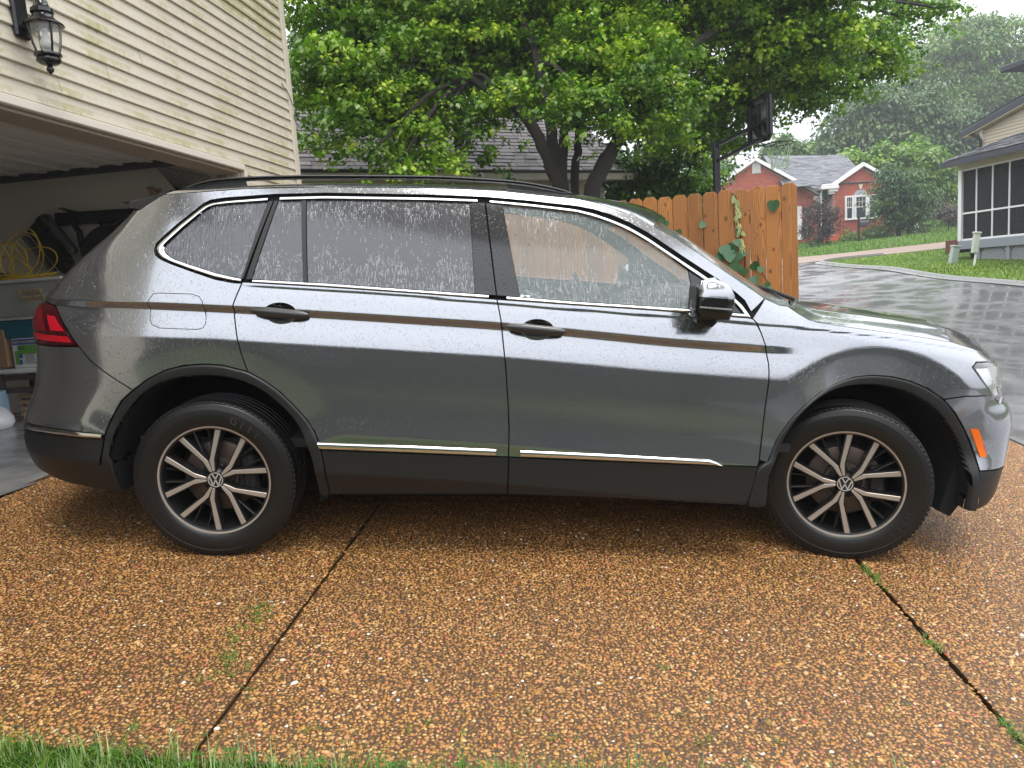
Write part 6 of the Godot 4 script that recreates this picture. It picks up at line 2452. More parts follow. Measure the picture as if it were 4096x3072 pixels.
	for k in 46:
		var t := rng.randf()
		var i := mini(int(t * 4.6), 4)
		var p: Vector3 = path[i].lerp(path[i + 1], t * 4.6 - i)
		var sd := 1.0 if rng.randf() < .5 else -1.0
		lets.col = Color(1, 1, 1) * rng.randf_range(.8, 1.2)
		var lb := Basis(Vector3(0, 0, 1), PI - sd * rng.randf_range(.15, .8)) * Basis(Vector3(0, 1, 0), rng.randf_range(-.6, .6))
		leaf_shape(lets, p + Vector3(sd * .006, 0, .01), lb, rng.randf_range(.05, .085), false)
	kind(obj("leaflet", lets, M.leaflet, v), "stuff")

# ------------------------------------------------------------------ basketball hoop
func build_hoop() -> void:
	var h := thing("basketball_hoop", "black basketball hoop on a post seen from behind over the fence", "basketball hoop")
	var m := MB.new()
	m.box(Vector3(3.785, 2.15, -13.2), Vector3(.105, 2.95, .105), Basis(), .01)
	obj("post", m, M.black_trim, h)
	var br := Vector3(4.335, 0, -12.05)
	var bl := Vector3(4.285, 0, -13.0)
	var d := (br - bl).normalized()
	var n := Vector3(-d.z, 0, d.x)
	var bb := MB.new()
	var xf := Transform3D(Basis(d, Vector3.UP, d.cross(Vector3.UP)), bl)
	bb.prism(V2([.08, 3.47, .86, 3.42, .95, 3.50, .95, 4.10, .90, 4.17, .06, 4.17, 0, 4.10, 0, 3.55]), -.02, .02, xf, .005)
	obj("backboard", bb, M.black_gloss, h)
	var frm := MB.new()
	for e in [[.15, 3.5, .15, 4.05], [.9, 3.5, .9, 4.05], [.15, 3.75, .9, 3.75], [.52, 3.45, .52, 4.05]]:
		for s in [-.03]:
			frm.bar(xf * Vector3(e[0], e[1], s), xf * Vector3(e[2], e[3], s), .03, .03, n)
			frm.bar(xf * Vector3(e[0], e[1], -s), xf * Vector3(e[2], e[3], -s), .03, .03, n)
	obj("board_frame", frm, M.black_trim, h)
	for e in [[3.56, 3.74, .3], [3.30, 3.50, .3], [3.56, 3.74, .75], [3.30, 3.50, .75]]:
		var a := MB.new()
		a.bar(Vector3(3.79, e[0], -13.2 + (.05 if e[2] > .5 else -.05)), xf * Vector3(e[2], e[1], 0), .045, .05)
		obj("arm", a, M.black_trim, h)
	var dg := MB.new()
	dg.bar(xf * Vector3(.3, 3.68, 0), xf * Vector3(.55, 3.46, 0), .05, .05)
	obj("brace", dg, M.black_trim, h)
	var c := (bl + br) * .5 + Vector3(1, 0, .25).normalized() * .30
	c.y = 3.47
	c = Vector3(4.62, 3.41, -12.5)
	var pts := []
	var rr := []
	for k in 33:
		pts.append(c + Vector3(cos(TAU * k / 32.0), 0, sin(TAU * k / 32.0)) * .2286)
		rr.append(.010)
	var rm := MB.new()
	rm.tube(pts, rr, 8, false)
	rm.bar(c + Vector3(-.22, -.01, .08), Vector3(4.32, 3.42, -12.45), .02, .02)
	rm.bar(c + Vector3(-.22, -.01, -.08), Vector3(4.32, 3.42, -12.55), .02, .02)
	rm.bar(c + Vector3(-.05, -.02, .2), Vector3(4.34, 3.36, -12.40), .014, .014)
	obj("rim", rm, M.black_trim, h)
	var nt := MB.new()
	rng.seed = 23
	var rows := [[.0, .225], [.10, .19], [.2, .16], [.3, .13], [.4, .12]]
	for k in 12:
		for r in 4:
			for s in [-.5, .5]:
				var a0 := TAU * (k + (.5 if r % 2 == 1 else 0.0)) / 12.0
				var a1: float = a0 + s * TAU / 12.0
				var p0 := c + Vector3(cos(a0) * rows[r][1], -rows[r][0], sin(a0) * rows[r][1])
				var p1 := c + Vector3(cos(a1) * rows[r + 1][1], -rows[r + 1][0], sin(a1) * rows[r + 1][1])
				var q := (p0 + p1) * .5 + Vector3(rng.randfn(), rng.randfn(), rng.randfn()) * .012
				nt.tube([p0, q, p1], [.0042, .0042, .0042], 4, false)
	obj("net", nt, M.net, h)

# ------------------------------------------------------------------ brick house across the street
func brick_field(m: MB, o: Vector3, ax: Vector3, w: float, y0: float, y1: float, inside: Callable, n: Vector3, seed_: int) -> void:
	rng.seed = seed_
	var bw := .26
	var bh := .088
	for j in int((y1 - y0) / bh):
		for i in range(-1, int(w / bw) + 1):
			var x := (i + (.5 if j % 2 == 1 else 0.0)) * bw
			var y := y0 + j * bh
			if x < -.01 or x + bw > w + .02 or not inside.call(x + bw * .5, y + bh * .5):
				continue
			var g := rng.randf_range(.72, 1.25)
			m.col = Color(g, g * rng.randf_range(.8, 1.15), g * rng.randf_range(.8, 1.15))
			var a := o + ax * x + Vector3.UP * y + n * .012
			m.poly([a, a + ax * (bw - .014), a + ax * (bw - .014) + Vector3.UP * (bh - .014), a + Vector3.UP * (bh - .014)], n)

func build_brick_house() -> void:
	var h := thing("brick_house", "red brick house with white gables and grey roof across the street", "house")
	# own axes: x to the right along the front, y up, z towards the street
	var S := 1.3
	h.position = Vector3(22.9, 0, -52.0)
	var Y := func(y: float) -> float:
		return 1.425 + (y - 1.425) * S
	var slope := .60
	# two walls with gables
	for e in [[-7.25, -.62, -3.93, 7.05, -.9], [-.05, 3.25, 1.5, 6.30, 0.0]]:
		var x0: float = e[0] * S
		var x1: float = e[1] * S
		var xa: float = e[2] * S
		var ya: float = Y.call(e[3])
		var z: float = e[4]
		var yl := ya - (xa - x0) * slope
		var yr := ya - (x1 - xa) * slope
		var w := MB.new()
		w.prism(V2([x0, 2.4, x1, 2.4, x1, yr, xa, ya, x0, yl]), z - 5.0, z)
		obj("wall", w, M.mortar, h)
		var bf := MB.new()
		brick_field(bf, Vector3(x0, 0, z), Vector3(1, 0, 0), x1 - x0, 2.5, ya, func(x: float, y: float) -> bool: return y < ya - absf(x + x0 - xa) * slope - .08, Vector3(0, 0, 1), int(absf(x0) * 10.0))
		kind(obj("brickwork", bf, M.brick, h), "stuff")
		for s in [-1.0, 1.0]:
			var xe := x0 - .35 if s < 0.0 else x1 + .35
			var ye := ya + .1 - absf(xa - xe) * slope
			for q in [[.16, .06, .14], [.09, .14, .0]]:
				var rk := MB.new()
				rk.bar(Vector3(xa, ya + .08 + q[2], z + .10 + q[1]), Vector3(xe, ye - .02 + q[2], z + .10 + q[1]), .12, q[0], Vector3.UP)
				obj("rake_board", rk, M.trim_white, h)
			var rt := MB.new()
			rt.box(Vector3(xe - s * .28, ye - .08, z + .12), Vector3(.62, .26, .3), Basis(), .02)
			rt.box(Vector3(xe - s * .22, ye - .28, z + .06), Vector3(.42, .16, .2), Basis(), .02)
			obj("cornice_return", rt, M.trim_white, h)
	# side return of the right wing and the recessed entry
	var rc := MB.new()
	rc.box(Vector3(-.38, 4.5, -1.6), Vector3(.75, 4.4, .2))
	obj("wall", rc, M.door_red_dark, h)
	var hd := MB.new()
	hd.box(Vector3(-.38, 6.52, -.35), Vector3(1.2, .2, 1.4), Basis(), .02)
	hd.box(Vector3(-.38, 6.68, .25), Vector3(1.1, .12, .18), Basis(), .03)
	obj("entry_eave", hd, M.trim_white, h)
	var aw := MB.new()
	for k in 7:
		aw.box(Vector3(-.72 + k * .115, 6.12 - .0 * k, -.25), Vector3(.10, .42, .05), Basis(), .01)
		aw.tube([Vector3(-.72 + k * .115, 5.93, -.27), Vector3(-.72 + k * .115, 5.93, -.22)], [.055, .055], 10)
	aw.box(Vector3(-.38, 6.35, -.5), Vector3(.86, .06, .6))
	obj("awning", aw, M.awning, h)
	for e in [[-.75, -.1]]:
		var dp := MB.new()
		dp.tube([Vector3(-.62, 6.5, .02), Vector3(-.80, 6.35, -.1), Vector3(-.83, 6.2, -.12), Vector3(-.83, 2.9, -.12)], [.05, .05, .05, .05], 8)
		obj("downspout", dp, M.trim_white, h)
	var dp2 := MB.new()
	dp2.tube([Vector3(3.30 * S, 6.0, .05), Vector3(3.30 * S, 2.9, .05)], [.05, .05], 8)
	obj("downspout", dp2, M.trim_white, h)
	var dor := MB.new()
	dor.box(Vector3(-.45, 4.3, -1.45), Vector3(.5, 2.2, .06), Basis(), .02)
	obj("door", dor, M.door_red, h)
	# arched attic vent
	var vt := MB.new()
	var arc := PackedVector2Array()
	for k in 13:
		var a := PI * k / 12.0
		arc.append(Vector2(-3.83 * S + cos(a) * .22 * S, Y.call(6.86) + sin(a) * .2 * S))
	arc.append(Vector2(-4.05 * S, Y.call(6.42)))
	arc.append(Vector2(-3.61 * S, Y.call(6.42)))
	vt.prism(arc, -.9, -.82, Transform3D(), .02)
	var vto := obj("attic_vent", vt, M.trim_white, h)
	for k in 9:
		var sl := MB.new()
		sl.box(Vector3(-3.83 * S, Y.call(6.48 + k * .058), -.80), Vector3(.36 * S, .045, .03), Basis(Vector3(1, 0, 0), .5))
		obj("slat", sl, M.trim_white, vto)
	# roofs
	for e in [[-7.25, -.62, -3.93, 7.05, -.75], [-.05, 3.25, 1.5, 6.30, .15]]:
		var ya: float = Y.call(e[3]) + .22
		for s in [-1.0, 1.0]:
			var xe: float = (e[0] * S - .4) if s < 0.0 else (e[1] * S + .4)
			var xa: float = e[2] * S
			var ye := ya - absf(xa - xe) * slope
			var rm := MB.new()
			rm.poly([Vector3(xe, ye, e[4]), Vector3(xa, ya, e[4]), Vector3(xa, ya, e[4] - 9.0), Vector3(xe, ye, e[4] - 9.0)], Vector3(s * slope, 1, 0).normalized())
			rm.poly([Vector3(xe, ye, e[4]), Vector3(xa, ya, e[4]), Vector3(xa, ya - .06, e[4]), Vector3(xe, ye - .06, e[4])], Vector3(0, 0, 1))
			obj("roof", rm, M.shingle_grey, h)
	var mr := MB.new()
	var ye2 := 6.72
	mr.poly([Vector3(-3.4, ye2, .1), Vector3(3.6, ye2, .1), Vector3(1.2, 9.25, -4.0), Vector3(-3.4, 9.55, -4.0)], Vector3(0, .8, .6))
	mr.poly([Vector3(-3.4, 9.55, -4.0), Vector3(1.2, 9.25, -4.0), Vector3(5.2, ye2, -4.5), Vector3(3.6, ye2, .1)], Vector3(.6, .8, .1).normalized())
	obj("roof", mr, M.shingle_grey, h)
	shingle_roof(h, Vector3(-3.2, ye2 + .03, .12), Vector3(1, 0, 0), Vector3(0, .553, -.833).normalized(), 5.6, 4.6, .5, .2, M.shingle_grey, 8, func(_p: Vector3) -> bool: return false)
	# chimney at the left
	var ch := MB.new()
	ch.box(Vector3(-6.0 * S, 8.6, -3.0), Vector3(.85, 3.4, .9), Basis(), .02)
	obj("chimney", ch, M.trim_cream, h)
	var cv := MB.new()
	cv.box(Vector3(-4.7 * S, 9.55, -3.2), Vector3(.6, .5, .5))
	obj("roof_vent", cv, M.trim_pale, h)
	# the triple window of the right wing
	var wy0: float = Y.call(3.67)
	var wy1: float = Y.call(4.80)
	var wn := MB.new()
	var wx0 := .57 * S
	var wx1 := 2.24 * S
	wn.box(Vector3((wx0 + wx1) * .5, wy0 - .03, .06), Vector3(wx1 - wx0 + .12, .12, .16), Basis(), .01)
	wn.box(Vector3((wx0 + wx1) * .5, wy1 + .02, .05), Vector3(wx1 - wx0 + .04, .12, .10), Basis(), .01)
	var win := obj("window", wn, M.trim_white, h)
	for x in [wx0 + .05, .98 * S, 1.10 * S, 1.70 * S, 1.80 * S, wx1 - .05]:
		var mu := MB.new()
		mu.box(Vector3(x, (wy0 + wy1) * .5, .05), Vector3(.13, wy1 - wy0 - .06, .10), Basis(), .008)
		obj("mullion", mu, M.trim_white, win)
	for e in [[wx0 + .1, .95 * S], [1.14 * S, 1.66 * S], [1.84 * S, wx1 - .1]]:
		var pn := MB.new()
		pn.box(Vector3((e[0] + e[1]) * .5, (wy0 + wy1) * .5, .018), Vector3(e[1] - e[0], wy1 - wy0, .02))
		obj("pane", pn, M.far_glass, win)
		var ms := MB.new()
		ms.box(Vector3((e[0] + e[1]) * .5, wy0 + (wy1 - wy0) * .52, .045), Vector3(e[1] - e[0], .06, .04))
		obj("meeting_rail", ms, M.trim_white, win)
		for k in 2:
			var gb := MB.new()
			gb.box(Vector3(lerpf(e[0], e[1], (k + 1) / 3.0), wy0 + (wy1 - wy0) * .77, .035), Vector3(.022, (wy1 - wy0) * .45, .02))
			obj("glazing_bar", gb, M.trim_white, win)
		var gh := MB.new()
		gh.box(Vector3((e[0] + e[1]) * .5, wy0 + (wy1 - wy0) * .77, .036), Vector3(e[1] - e[0], .022, .02))
		obj("glazing_bar", gh, M.trim_white, win)
	var fan := MB.new()
	var fa := PackedVector2Array()
	for k in 13:
		var a := PI * k / 12.0
		fa.append(Vector2(1.40 * S + cos(a) * .36 * S, wy1 + .08 + sin(a) * .28 * S))
	fan.prism(fa, 0.0, .05, Transform3D(), .01)
	obj("fanlight", fan, M.far_pale_glass, win)
	var ks := MB.new()
	ks.prism(V2([1.40 * S - .07, wy1 + .48, 1.40 * S + .07, wy1 + .48, 1.40 * S + .14, wy1 + .80, 1.40 * S - .14, wy1 + .80]), 0.0, .08, Transform3D(), .01)
	obj("keystone", ks, M.trim_cream, h)
	# shuttered window of the left wing
	var sw := MB.new()
	sw.box(Vector3(-2.15, 4.35, -.86), Vector3(.5, 2.3, .1), Basis(), .01)
	obj("window", sw, M.trim_white, h)
	var sh := MB.new()
	sh.box(Vector3(-1.55, 4.35, -.85), Vector3(.42, 2.1, .06), Basis(), .01)
	obj("shutter", sh, M.shutter, h)
	# entry steps and rail
	var st := MB.new()
	for k in 3:
		st.box(Vector3(-.35, 2.85 + k * .16, .6 - k * .35), Vector3(1.5, .16, .9 - k * .1))
	obj("step", st, M.brick, h)
	var hr := MB.new()
	hr.tube([Vector3(.15, 4.35, -.4), Vector3(.75, 3.5, .7)], [.03, .03], 6)
	hr.tube([Vector3(.75, 3.5, .7), Vector3(.75, 2.7, .7)], [.03, .03], 6)
	for k in 5:
		hr.tube([Vector3(.15 + k * .12, 4.3 - k * .17, -.4 + k * .22), Vector3(.15 + k * .12, 3.2 - k * .1, -.4 + k * .22)], [.012, .012], 5)
	obj("handrail", hr, M.black_trim, h)

# ------------------------------------------------------------------ the house with the screened porch at the right
func build_porch() -> void:
	var h := thing("porch_house", "tan house with a screened porch and grey lattice skirt at the right edge", "house")
	# own axes: x along the porch front towards the viewer, y up, z towards the street
	var ax := Vector3(.139, 0, .990).normalized()
	h.transform = Transform3D(Basis(ax, Vector3.UP, ax.cross(Vector3.UP)), Vector3(14.62, 0, -24.0))
	var fy := 1.83
	var my := 2.68
	var ty := 4.03
	var n := 14
	var pw := .632
	var L := n * pw
	for k in n + 1:
		var p := MB.new()
		var wd := .15 if k == 0 or k == n else .05
		p.box(Vector3(k * pw, (fy + ty) * .5, 0), Vector3(wd, ty - fy, wd), Basis(), .008)
		obj("post", p, M.trim_white, h)
	for y in [fy + .02, my, ty - .02]:
		var r := MB.new()
		r.box(Vector3(L * .5, y, .004), Vector3(L, .055 if y > fy + .1 else .08, .06), Basis(), .006)
		obj("rail", r, M.trim_white, h)
	for k in n:
		for e in [[fy + .06, my - .03], [my + .03, ty - .05]]:
			var s := MB.new()
			s.box(Vector3((k + .5) * pw, (e[0] + e[1]) * .5, -.005), Vector3(pw - .05, e[1] - e[0], .004))
			obj("screen", s, M.screen, h)
	for k in 4:
		var s2 := MB.new()
		s2.box(Vector3(0, (fy + ty) * .5, -.35 - k * .65), Vector3(.004, ty - fy, .6))
		obj("screen", s2, M.screen, h)
		var p := MB.new()
		p.box(Vector3(-.004, (fy + ty) * .5, -.67 - k * .65), Vector3(.05, ty - fy, .05))
		obj("post", p, M.trim_white, h)
	var bm := MB.new()
	bm.box(Vector3(L * .5, ty + .11, 0), Vector3(L + .2, .22, .16), Basis(), .008)
	obj("beam", bm, M.wall_tan, h)
	var bm2 := MB.new()
	bm2.box(Vector3(-.02, ty + .11, -1.5), Vector3(.16, .22, 2.8), Basis(), .008)
	obj("beam", bm2, M.wall_tan, h)
	var dk := MB.new()
	dk.box(Vector3(L * .5, fy - .13, -1.4), Vector3(L + .1, .27, 2.95), Basis(), .01)
	obj("deck_skirt", dk, M.deck_grey, h)
	# lattice under the deck
	for k in 7:
		var e := .75 + k * 1.15
		var p := MB.new()
		p.box(Vector3(e, 1.3, -.01), Vector3(.13, .62, .1))
		obj("pier", p, M.deck_grey, h)
		var lt := MB.new()
		for j in 11:
			for s in [-1.0, 1.0]:
				var x0: float = e + .08 + j * .098 - (.22 if s > 0.0 else -.1)
				lt.bar(Vector3(x0, 1.10, -.03 + s * .006), Vector3(x0 + s * .42, 1.56, -.03 + s * .006), .010, .03, Vector3(0, 0, 1).cross(Vector3(s * .42, .46, 0)).normalized())
		kind(obj("lattice", lt, M.lattice, h), "stuff")
	var vd := MB.new()
	vd.box(Vector3(L * .5, 1.2, -1.7), Vector3(L - .2, .8, 2.9))
	obj("crawl_space", vd, M.matte_black, h)
	# house wall behind the porch and the wall above it
	var wl := MB.new()
	wl.prism(V2([-1.75, .6, 8.5, .6, 8.5, 7.6, -1.75, 5.52]), -8.2, -2.24)
	obj("wall", wl, M.wall_tan, h)
	var lap := MB.new()
	for k in 50:
		var y := 1.85 + k * .105
		var xs := maxf(-1.76, -2.5 + (y + .40 - 5.66) * 4.89)
		lap.poly([Vector3(xs, y, -2.215), Vector3(8.5, y, -2.215), Vector3(8.5, y + .105, -2.235), Vector3(xs, y + .105, -2.235)], Vector3(0, .15, 1).normalized())
		lap.poly([Vector3(xs, y, -2.215), Vector3(8.5, y, -2.215), Vector3(8.5, y, -2.24), Vector3(xs, y, -2.24)], Vector3(0, -1, 0))
	kind(obj("siding_lap", lap, M.wall_tan, h), "stuff")
	for e in [[1.25, 2.95], [3.1, 2.95]]:
		var w := MB.new()
		w.box(Vector3(e[0], e[1], -2.19), Vector3(.9, 1.7, .08))
		obj("window", w, M.far_glass, h)
		var wf := MB.new()
		wf.box(Vector3(e[0], e[1] + .88, -2.17), Vector3(1.05, .09, .1))
		wf.box(Vector3(e[0] - .49, e[1], -2.17), Vector3(.08, 1.7, .1))
		wf.box(Vector3(e[0] + .49, e[1], -2.17), Vector3(.08, 1.7, .1))
		obj("window_frame", wf, M.shutter, h)
	# roofs: porch and upper
	var rd := MB.new()
	var ey := 4.30
	var up := Vector3(0, .80, -2.8).normalized()
	rd.poly([Vector3(-.12, ey, .62), Vector3(L + .6, ey, .62), Vector3(L + .6, ey + .8, -2.2), Vector3(-.12, ey + .8, -2.2)], Vector3(0, 2.8, .8).normalized())
	rd.poly([Vector3(-.12, ey, .62), Vector3(-.12, ey + .8, -2.2), Vector3(-.12, ey - .1, -2.2), Vector3(-.12, ey - .1, .62)], Vector3(-1, 0, 0))
	obj("roof", rd, M.shingle_grey, h)
	shingle_roof(h, Vector3(-.14, ey + .02, .64), Vector3(1, 0, 0), up, L + .8, 2.9, .33, .15, M.shingle_grey, 12, func(_p: Vector3) -> bool: return false)
	var f1 := MB.new()
	f1.box(Vector3(L * .5 + .25, ey - .09, .63), Vector3(L + .8, .17, .04), Basis(), .006)
	obj("fascia", f1, M.shutter, h)
	var sf := MB.new()
	sf.box(Vector3(L * .5 + .2, ey - .14, .34), Vector3(L + .7, .02, .54))
	obj("soffit", sf, M.wall_tan, h)
	var ur := MB.new()
	var ua := Vector3(-2.5, 5.66, -2.0)
	var ub := Vector3(6.5, 7.5, -2.0)
	var uv_ := Vector3(0, 1.35, -3.6)
	ur.poly([ua, ub, ub + uv_, ua + uv_], (ub - ua).cross(uv_).normalized() * signf((ub - ua).cross(uv_).y))
	ur.poly([ua, ub, ub - Vector3(0, .06, 0), ua - Vector3(0, .06, 0)], Vector3(0, 0, 1))
	obj("roof", ur, M.shingle_grey, h)
	shingle_roof(h, ua + Vector3(0, .02, .02), (ub - ua).normalized(), uv_.normalized(), 9.1, 3.8, .33, .15, M.shingle_grey, 13, func(_p: Vector3) -> bool: return false)
	var uf := MB.new()
	uf.bar(ua + Vector3(0, -.14, .01), ub + Vector3(0, -.14, .01), .04, .18)
	obj("fascia", uf, M.shutter, h)
	var us := MB.new()
	us.bar(ua + Vector3(.1, -.24, -.15), ub + Vector3(0, -.24, -.15), .34, .02)
	obj("soffit", us, M.wall_tan, h)
	var dp := MB.new()
	dp.tube([Vector3(-2.2, 5.5, -2.05), Vector3(-1.85, 5.36, -2.1), Vector3(-1.76, 5.2, -2.14), Vector3(-1.76, 4.6, -2.14)], [.05, .05, .05, .05], 8)
	obj("downspout", dp, M.black_trim, h)
	var cn := MB.new()
	cn.box(Vector3(-1.80, 4.6, -2.2), Vector3(.09, 2.6, .07))
	obj("corner_trim", cn, M.trim_white, h)
	# a third eave further up at the frame's edge
	var tr := MB.new()
	tr.box(Vector3(2.3, 7.2, -2.4), Vector3(6.0, .18, 1.0), Basis(), .02)
	obj("dormer_eave", tr, M.shutter, h)
	# porch furniture
	for e in [[1.15, -1.0, .6, "dark patio chair behind the second screen panel of the porch"], [1.75, -1.1, -.3, "dark slat-backed patio chair behind the third screen panel"]]:
		var ch := thing("patio_chair", e[3], "chair")
		ch.transform = h.transform * Transform3D(Basis(Vector3.UP, e[2]), Vector3(e[0], fy, e[1]))
		var st := MB.new()
		st.box(Vector3(0, .43, 0), Vector3(.5, .05, .5), Basis(), .01)
		obj("seat", st, M.black_trim, ch)
		var bk := MB.new()
		for k in 4:
			bk.box(Vector3(-.18 + k * .12, .78, -.24), Vector3(.04, .62, .03))
		bk.box(Vector3(0, 1.08, -.24), Vector3(.5, .06, .04), Basis(), .01)
		obj("backrest", bk, M.black_trim, ch)
		for q in [[-.22, -.22], [.22, -.22], [-.22, .22], [.22, .22]]:
			var lg := MB.new()
			lg.box(Vector3(q[0], .22, q[1]), Vector3(.045, .44, .045))
			obj("leg", lg, M.black_trim, ch)
		for s in [-.25, .25]:
			var am := MB.new()
			am.box(Vector3(s, .64, 0), Vector3(.05, .03, .5))
			obj("arm", am, M.black_trim, ch)
	var tb := thing("patio_table", "dark low table behind the rightmost screens of the porch", "table")
	tb.transform = h.transform * Transform3D(Basis(), Vector3(2.7, fy, -1.1))
	var t1 := MB.new()
	t1.box(Vector3(0, .6, 0), Vector3(1.1, .05, .8), Basis(), .01)
	obj("tabletop", t1, M.black_trim, tb)
	for q in [[-.45, -.3], [.45, -.3], [-.45, .3], [.45, .3]]:
		var lg := MB.new()
		lg.box(Vector3(q[0], .29, q[1]), Vector3(.06, .58, .06))
		obj("leg", lg, M.black_trim, tb)
	# planter box at the porch corner
	var pb := MB.new()
	pb.box(Vector3(-.35, 1.68, -.25), Vector3(.6, .42, .6), Basis(), .015)
	var pbo := obj("brick_step", pb, M.door_red_dark)
	pbo.transform = h.transform
	tag(pbo, "red-brown block step at the left corner of the porch", "step")

func build_small_things() -> void:
	# utility pedestals on the lawn
	for e in [[13.43, -22.5, .24, .58, "leaning grey-green utility pedestal nearer the lawn's left, lower of the two", "pedestal"], [13.42, -21.5, .0, .0, "pale green utility marker on a stake, taller of the two on the lawn", "marker"]]:
		var g := gy(e[0], e[1]) - .05
		var t := thing("utility_pedestal" if e[5] == "pedestal" else "utility_marker", e[4], e[5], Vector3(e[0], g, e[1]))
		t.rotation.z = -.2 if e[5] == "pedestal" else -.13
		if e[5] == "pedestal":
			var b := MB.new()
			b.box(Vector3(0, .27, 0), Vector3(.20, .56, .18), Basis(), .015)
			obj("body", b, M.utility_green, t)
			var c := MB.new()
			c.box(Vector3(0, .57, 0), Vector3(.24, .06, .22), Basis(), .015)
			obj("cap", c, M.utility_green, t)
		else:
			var s := MB.new()
			s.box(Vector3(.045, .3, 0), Vector3(.05, .62, .04), Basis(), .006)
			obj("stake", s, M.trim_white, t)
			var b := MB.new()
			b.box(Vector3(0, .70, 0), Vector3(.17, .56, .12), Basis(), .02)
			obj("body", b, M.utility_pale, t)
			var c := MB.new()
			c.box(Vector3(0, 1.0, 0), Vector3(.20, .06, .15), Basis(), .015)
			obj("cap", c, M.utility_pale, t)
	# mailbox
	var mb := Vector3(20.9, 0, -44.2)
	mb.y = gy(mb.x, mb.z) - .05
	var t := thing("mailbox", "black mailbox on a post in front of the brick house", "mailbox", mb)
	var p := MB.new()
	p.box(Vector3(0, .8, 0), Vector3(.11, 1.6, .11), Basis(), .01)
	obj("post", p, M.black_trim, t)
	var bx := MB.new()
	var ar := PackedVector2Array([Vector2(-.12, .0), Vector2(.12, .0)])
	for k in 9:
		ar.append(Vector2(cos(PI * k / 8.0) * .12, .16 + sin(PI * k / 8.0) * .12))
	bx.prism(ar, -.28, .28, Transform3D(Basis(Vector3(0, 0, -1), Vector3.UP, Vector3(1, 0, 0)), Vector3(.30, 1.0, 0)))
	obj("box", bx, M.shutter, t)
	var ab := MB.new()
	ab.box(Vector3(.2, .96, 0), Vector3(.5, .06, .08))
	obj("arm", ab, M.black_trim, t)
	# hydrant
	var hp := Vector3(28.55, 0, -52.0)
	hp.y = gy(hp.x, hp.z) - .02
	var hy := thing("fire_hydrant", "small white fire hydrant on the lawn beside the dark shrubby tree", "hydrant", hp)
	var hb := MB.new()
	hb.lathe([[.16, 0], [.16, .05], [.10, .07], [.10, .5], [.13, .52], [.13, .56], [.11, .6], [.07, .68], [.03, .71], [.03, .76], [0, .77]], 16)
	obj("barrel", hb, M.trim_white, hy)
	var hc := MB.new()
	hc.lathe([[0, -.19], [.06, -.19], [.06, .19], [0, .19]], 12, Transform3D(Basis(Vector3(0, 0, 1), PI / 2), Vector3(0, .42, 0)))
	obj("outlet", hc, M.trim_white, hy)
	# what the wet car mirrors: a two-storey house behind the standpoint
	var nb := thing("facing_house", "grey-green low house behind the standpoint, mirrored in the car's flank", "house", Vector3(-.5, -.4, 5.2))
	var w := MB.new()
	w.box(Vector3(0, 1.5, 2.5), Vector3(19, 3.2, 5))
	obj("wall", w, M.facing_wall, nb)
	var rf := MB.new()
	rf.poly([Vector3(-10, 2.9, -.6), Vector3(10, 2.9, -.6), Vector3(10, 4.6, 2.5), Vector3(-10, 4.6, 2.5)], Vector3(0, .9, -.4))
	rf.poly([Vector3(-10, 2.9, 5.6), Vector3(10, 2.9, 5.6), Vector3(10, 4.6, 2.5), Vector3(-10, 4.6, 2.5)], Vector3(0, .9, .4))
	rf.poly([Vector3(-10, 2.85, -.6), Vector3(10, 2.85, -.6), Vector3(10, 2.85, .1), Vector3(-10, 2.85, .1)], Vector3(0, -1, 0))
	obj("roof", rf, M.shutter, nb)
	for k in 4:
		var wi := MB.new()
		wi.box(Vector3(-6.5 + k * 4.2, 1.6, -.02), Vector3(1.1, 1.3, .08))
		obj("window", wi, M.far_glass, nb)

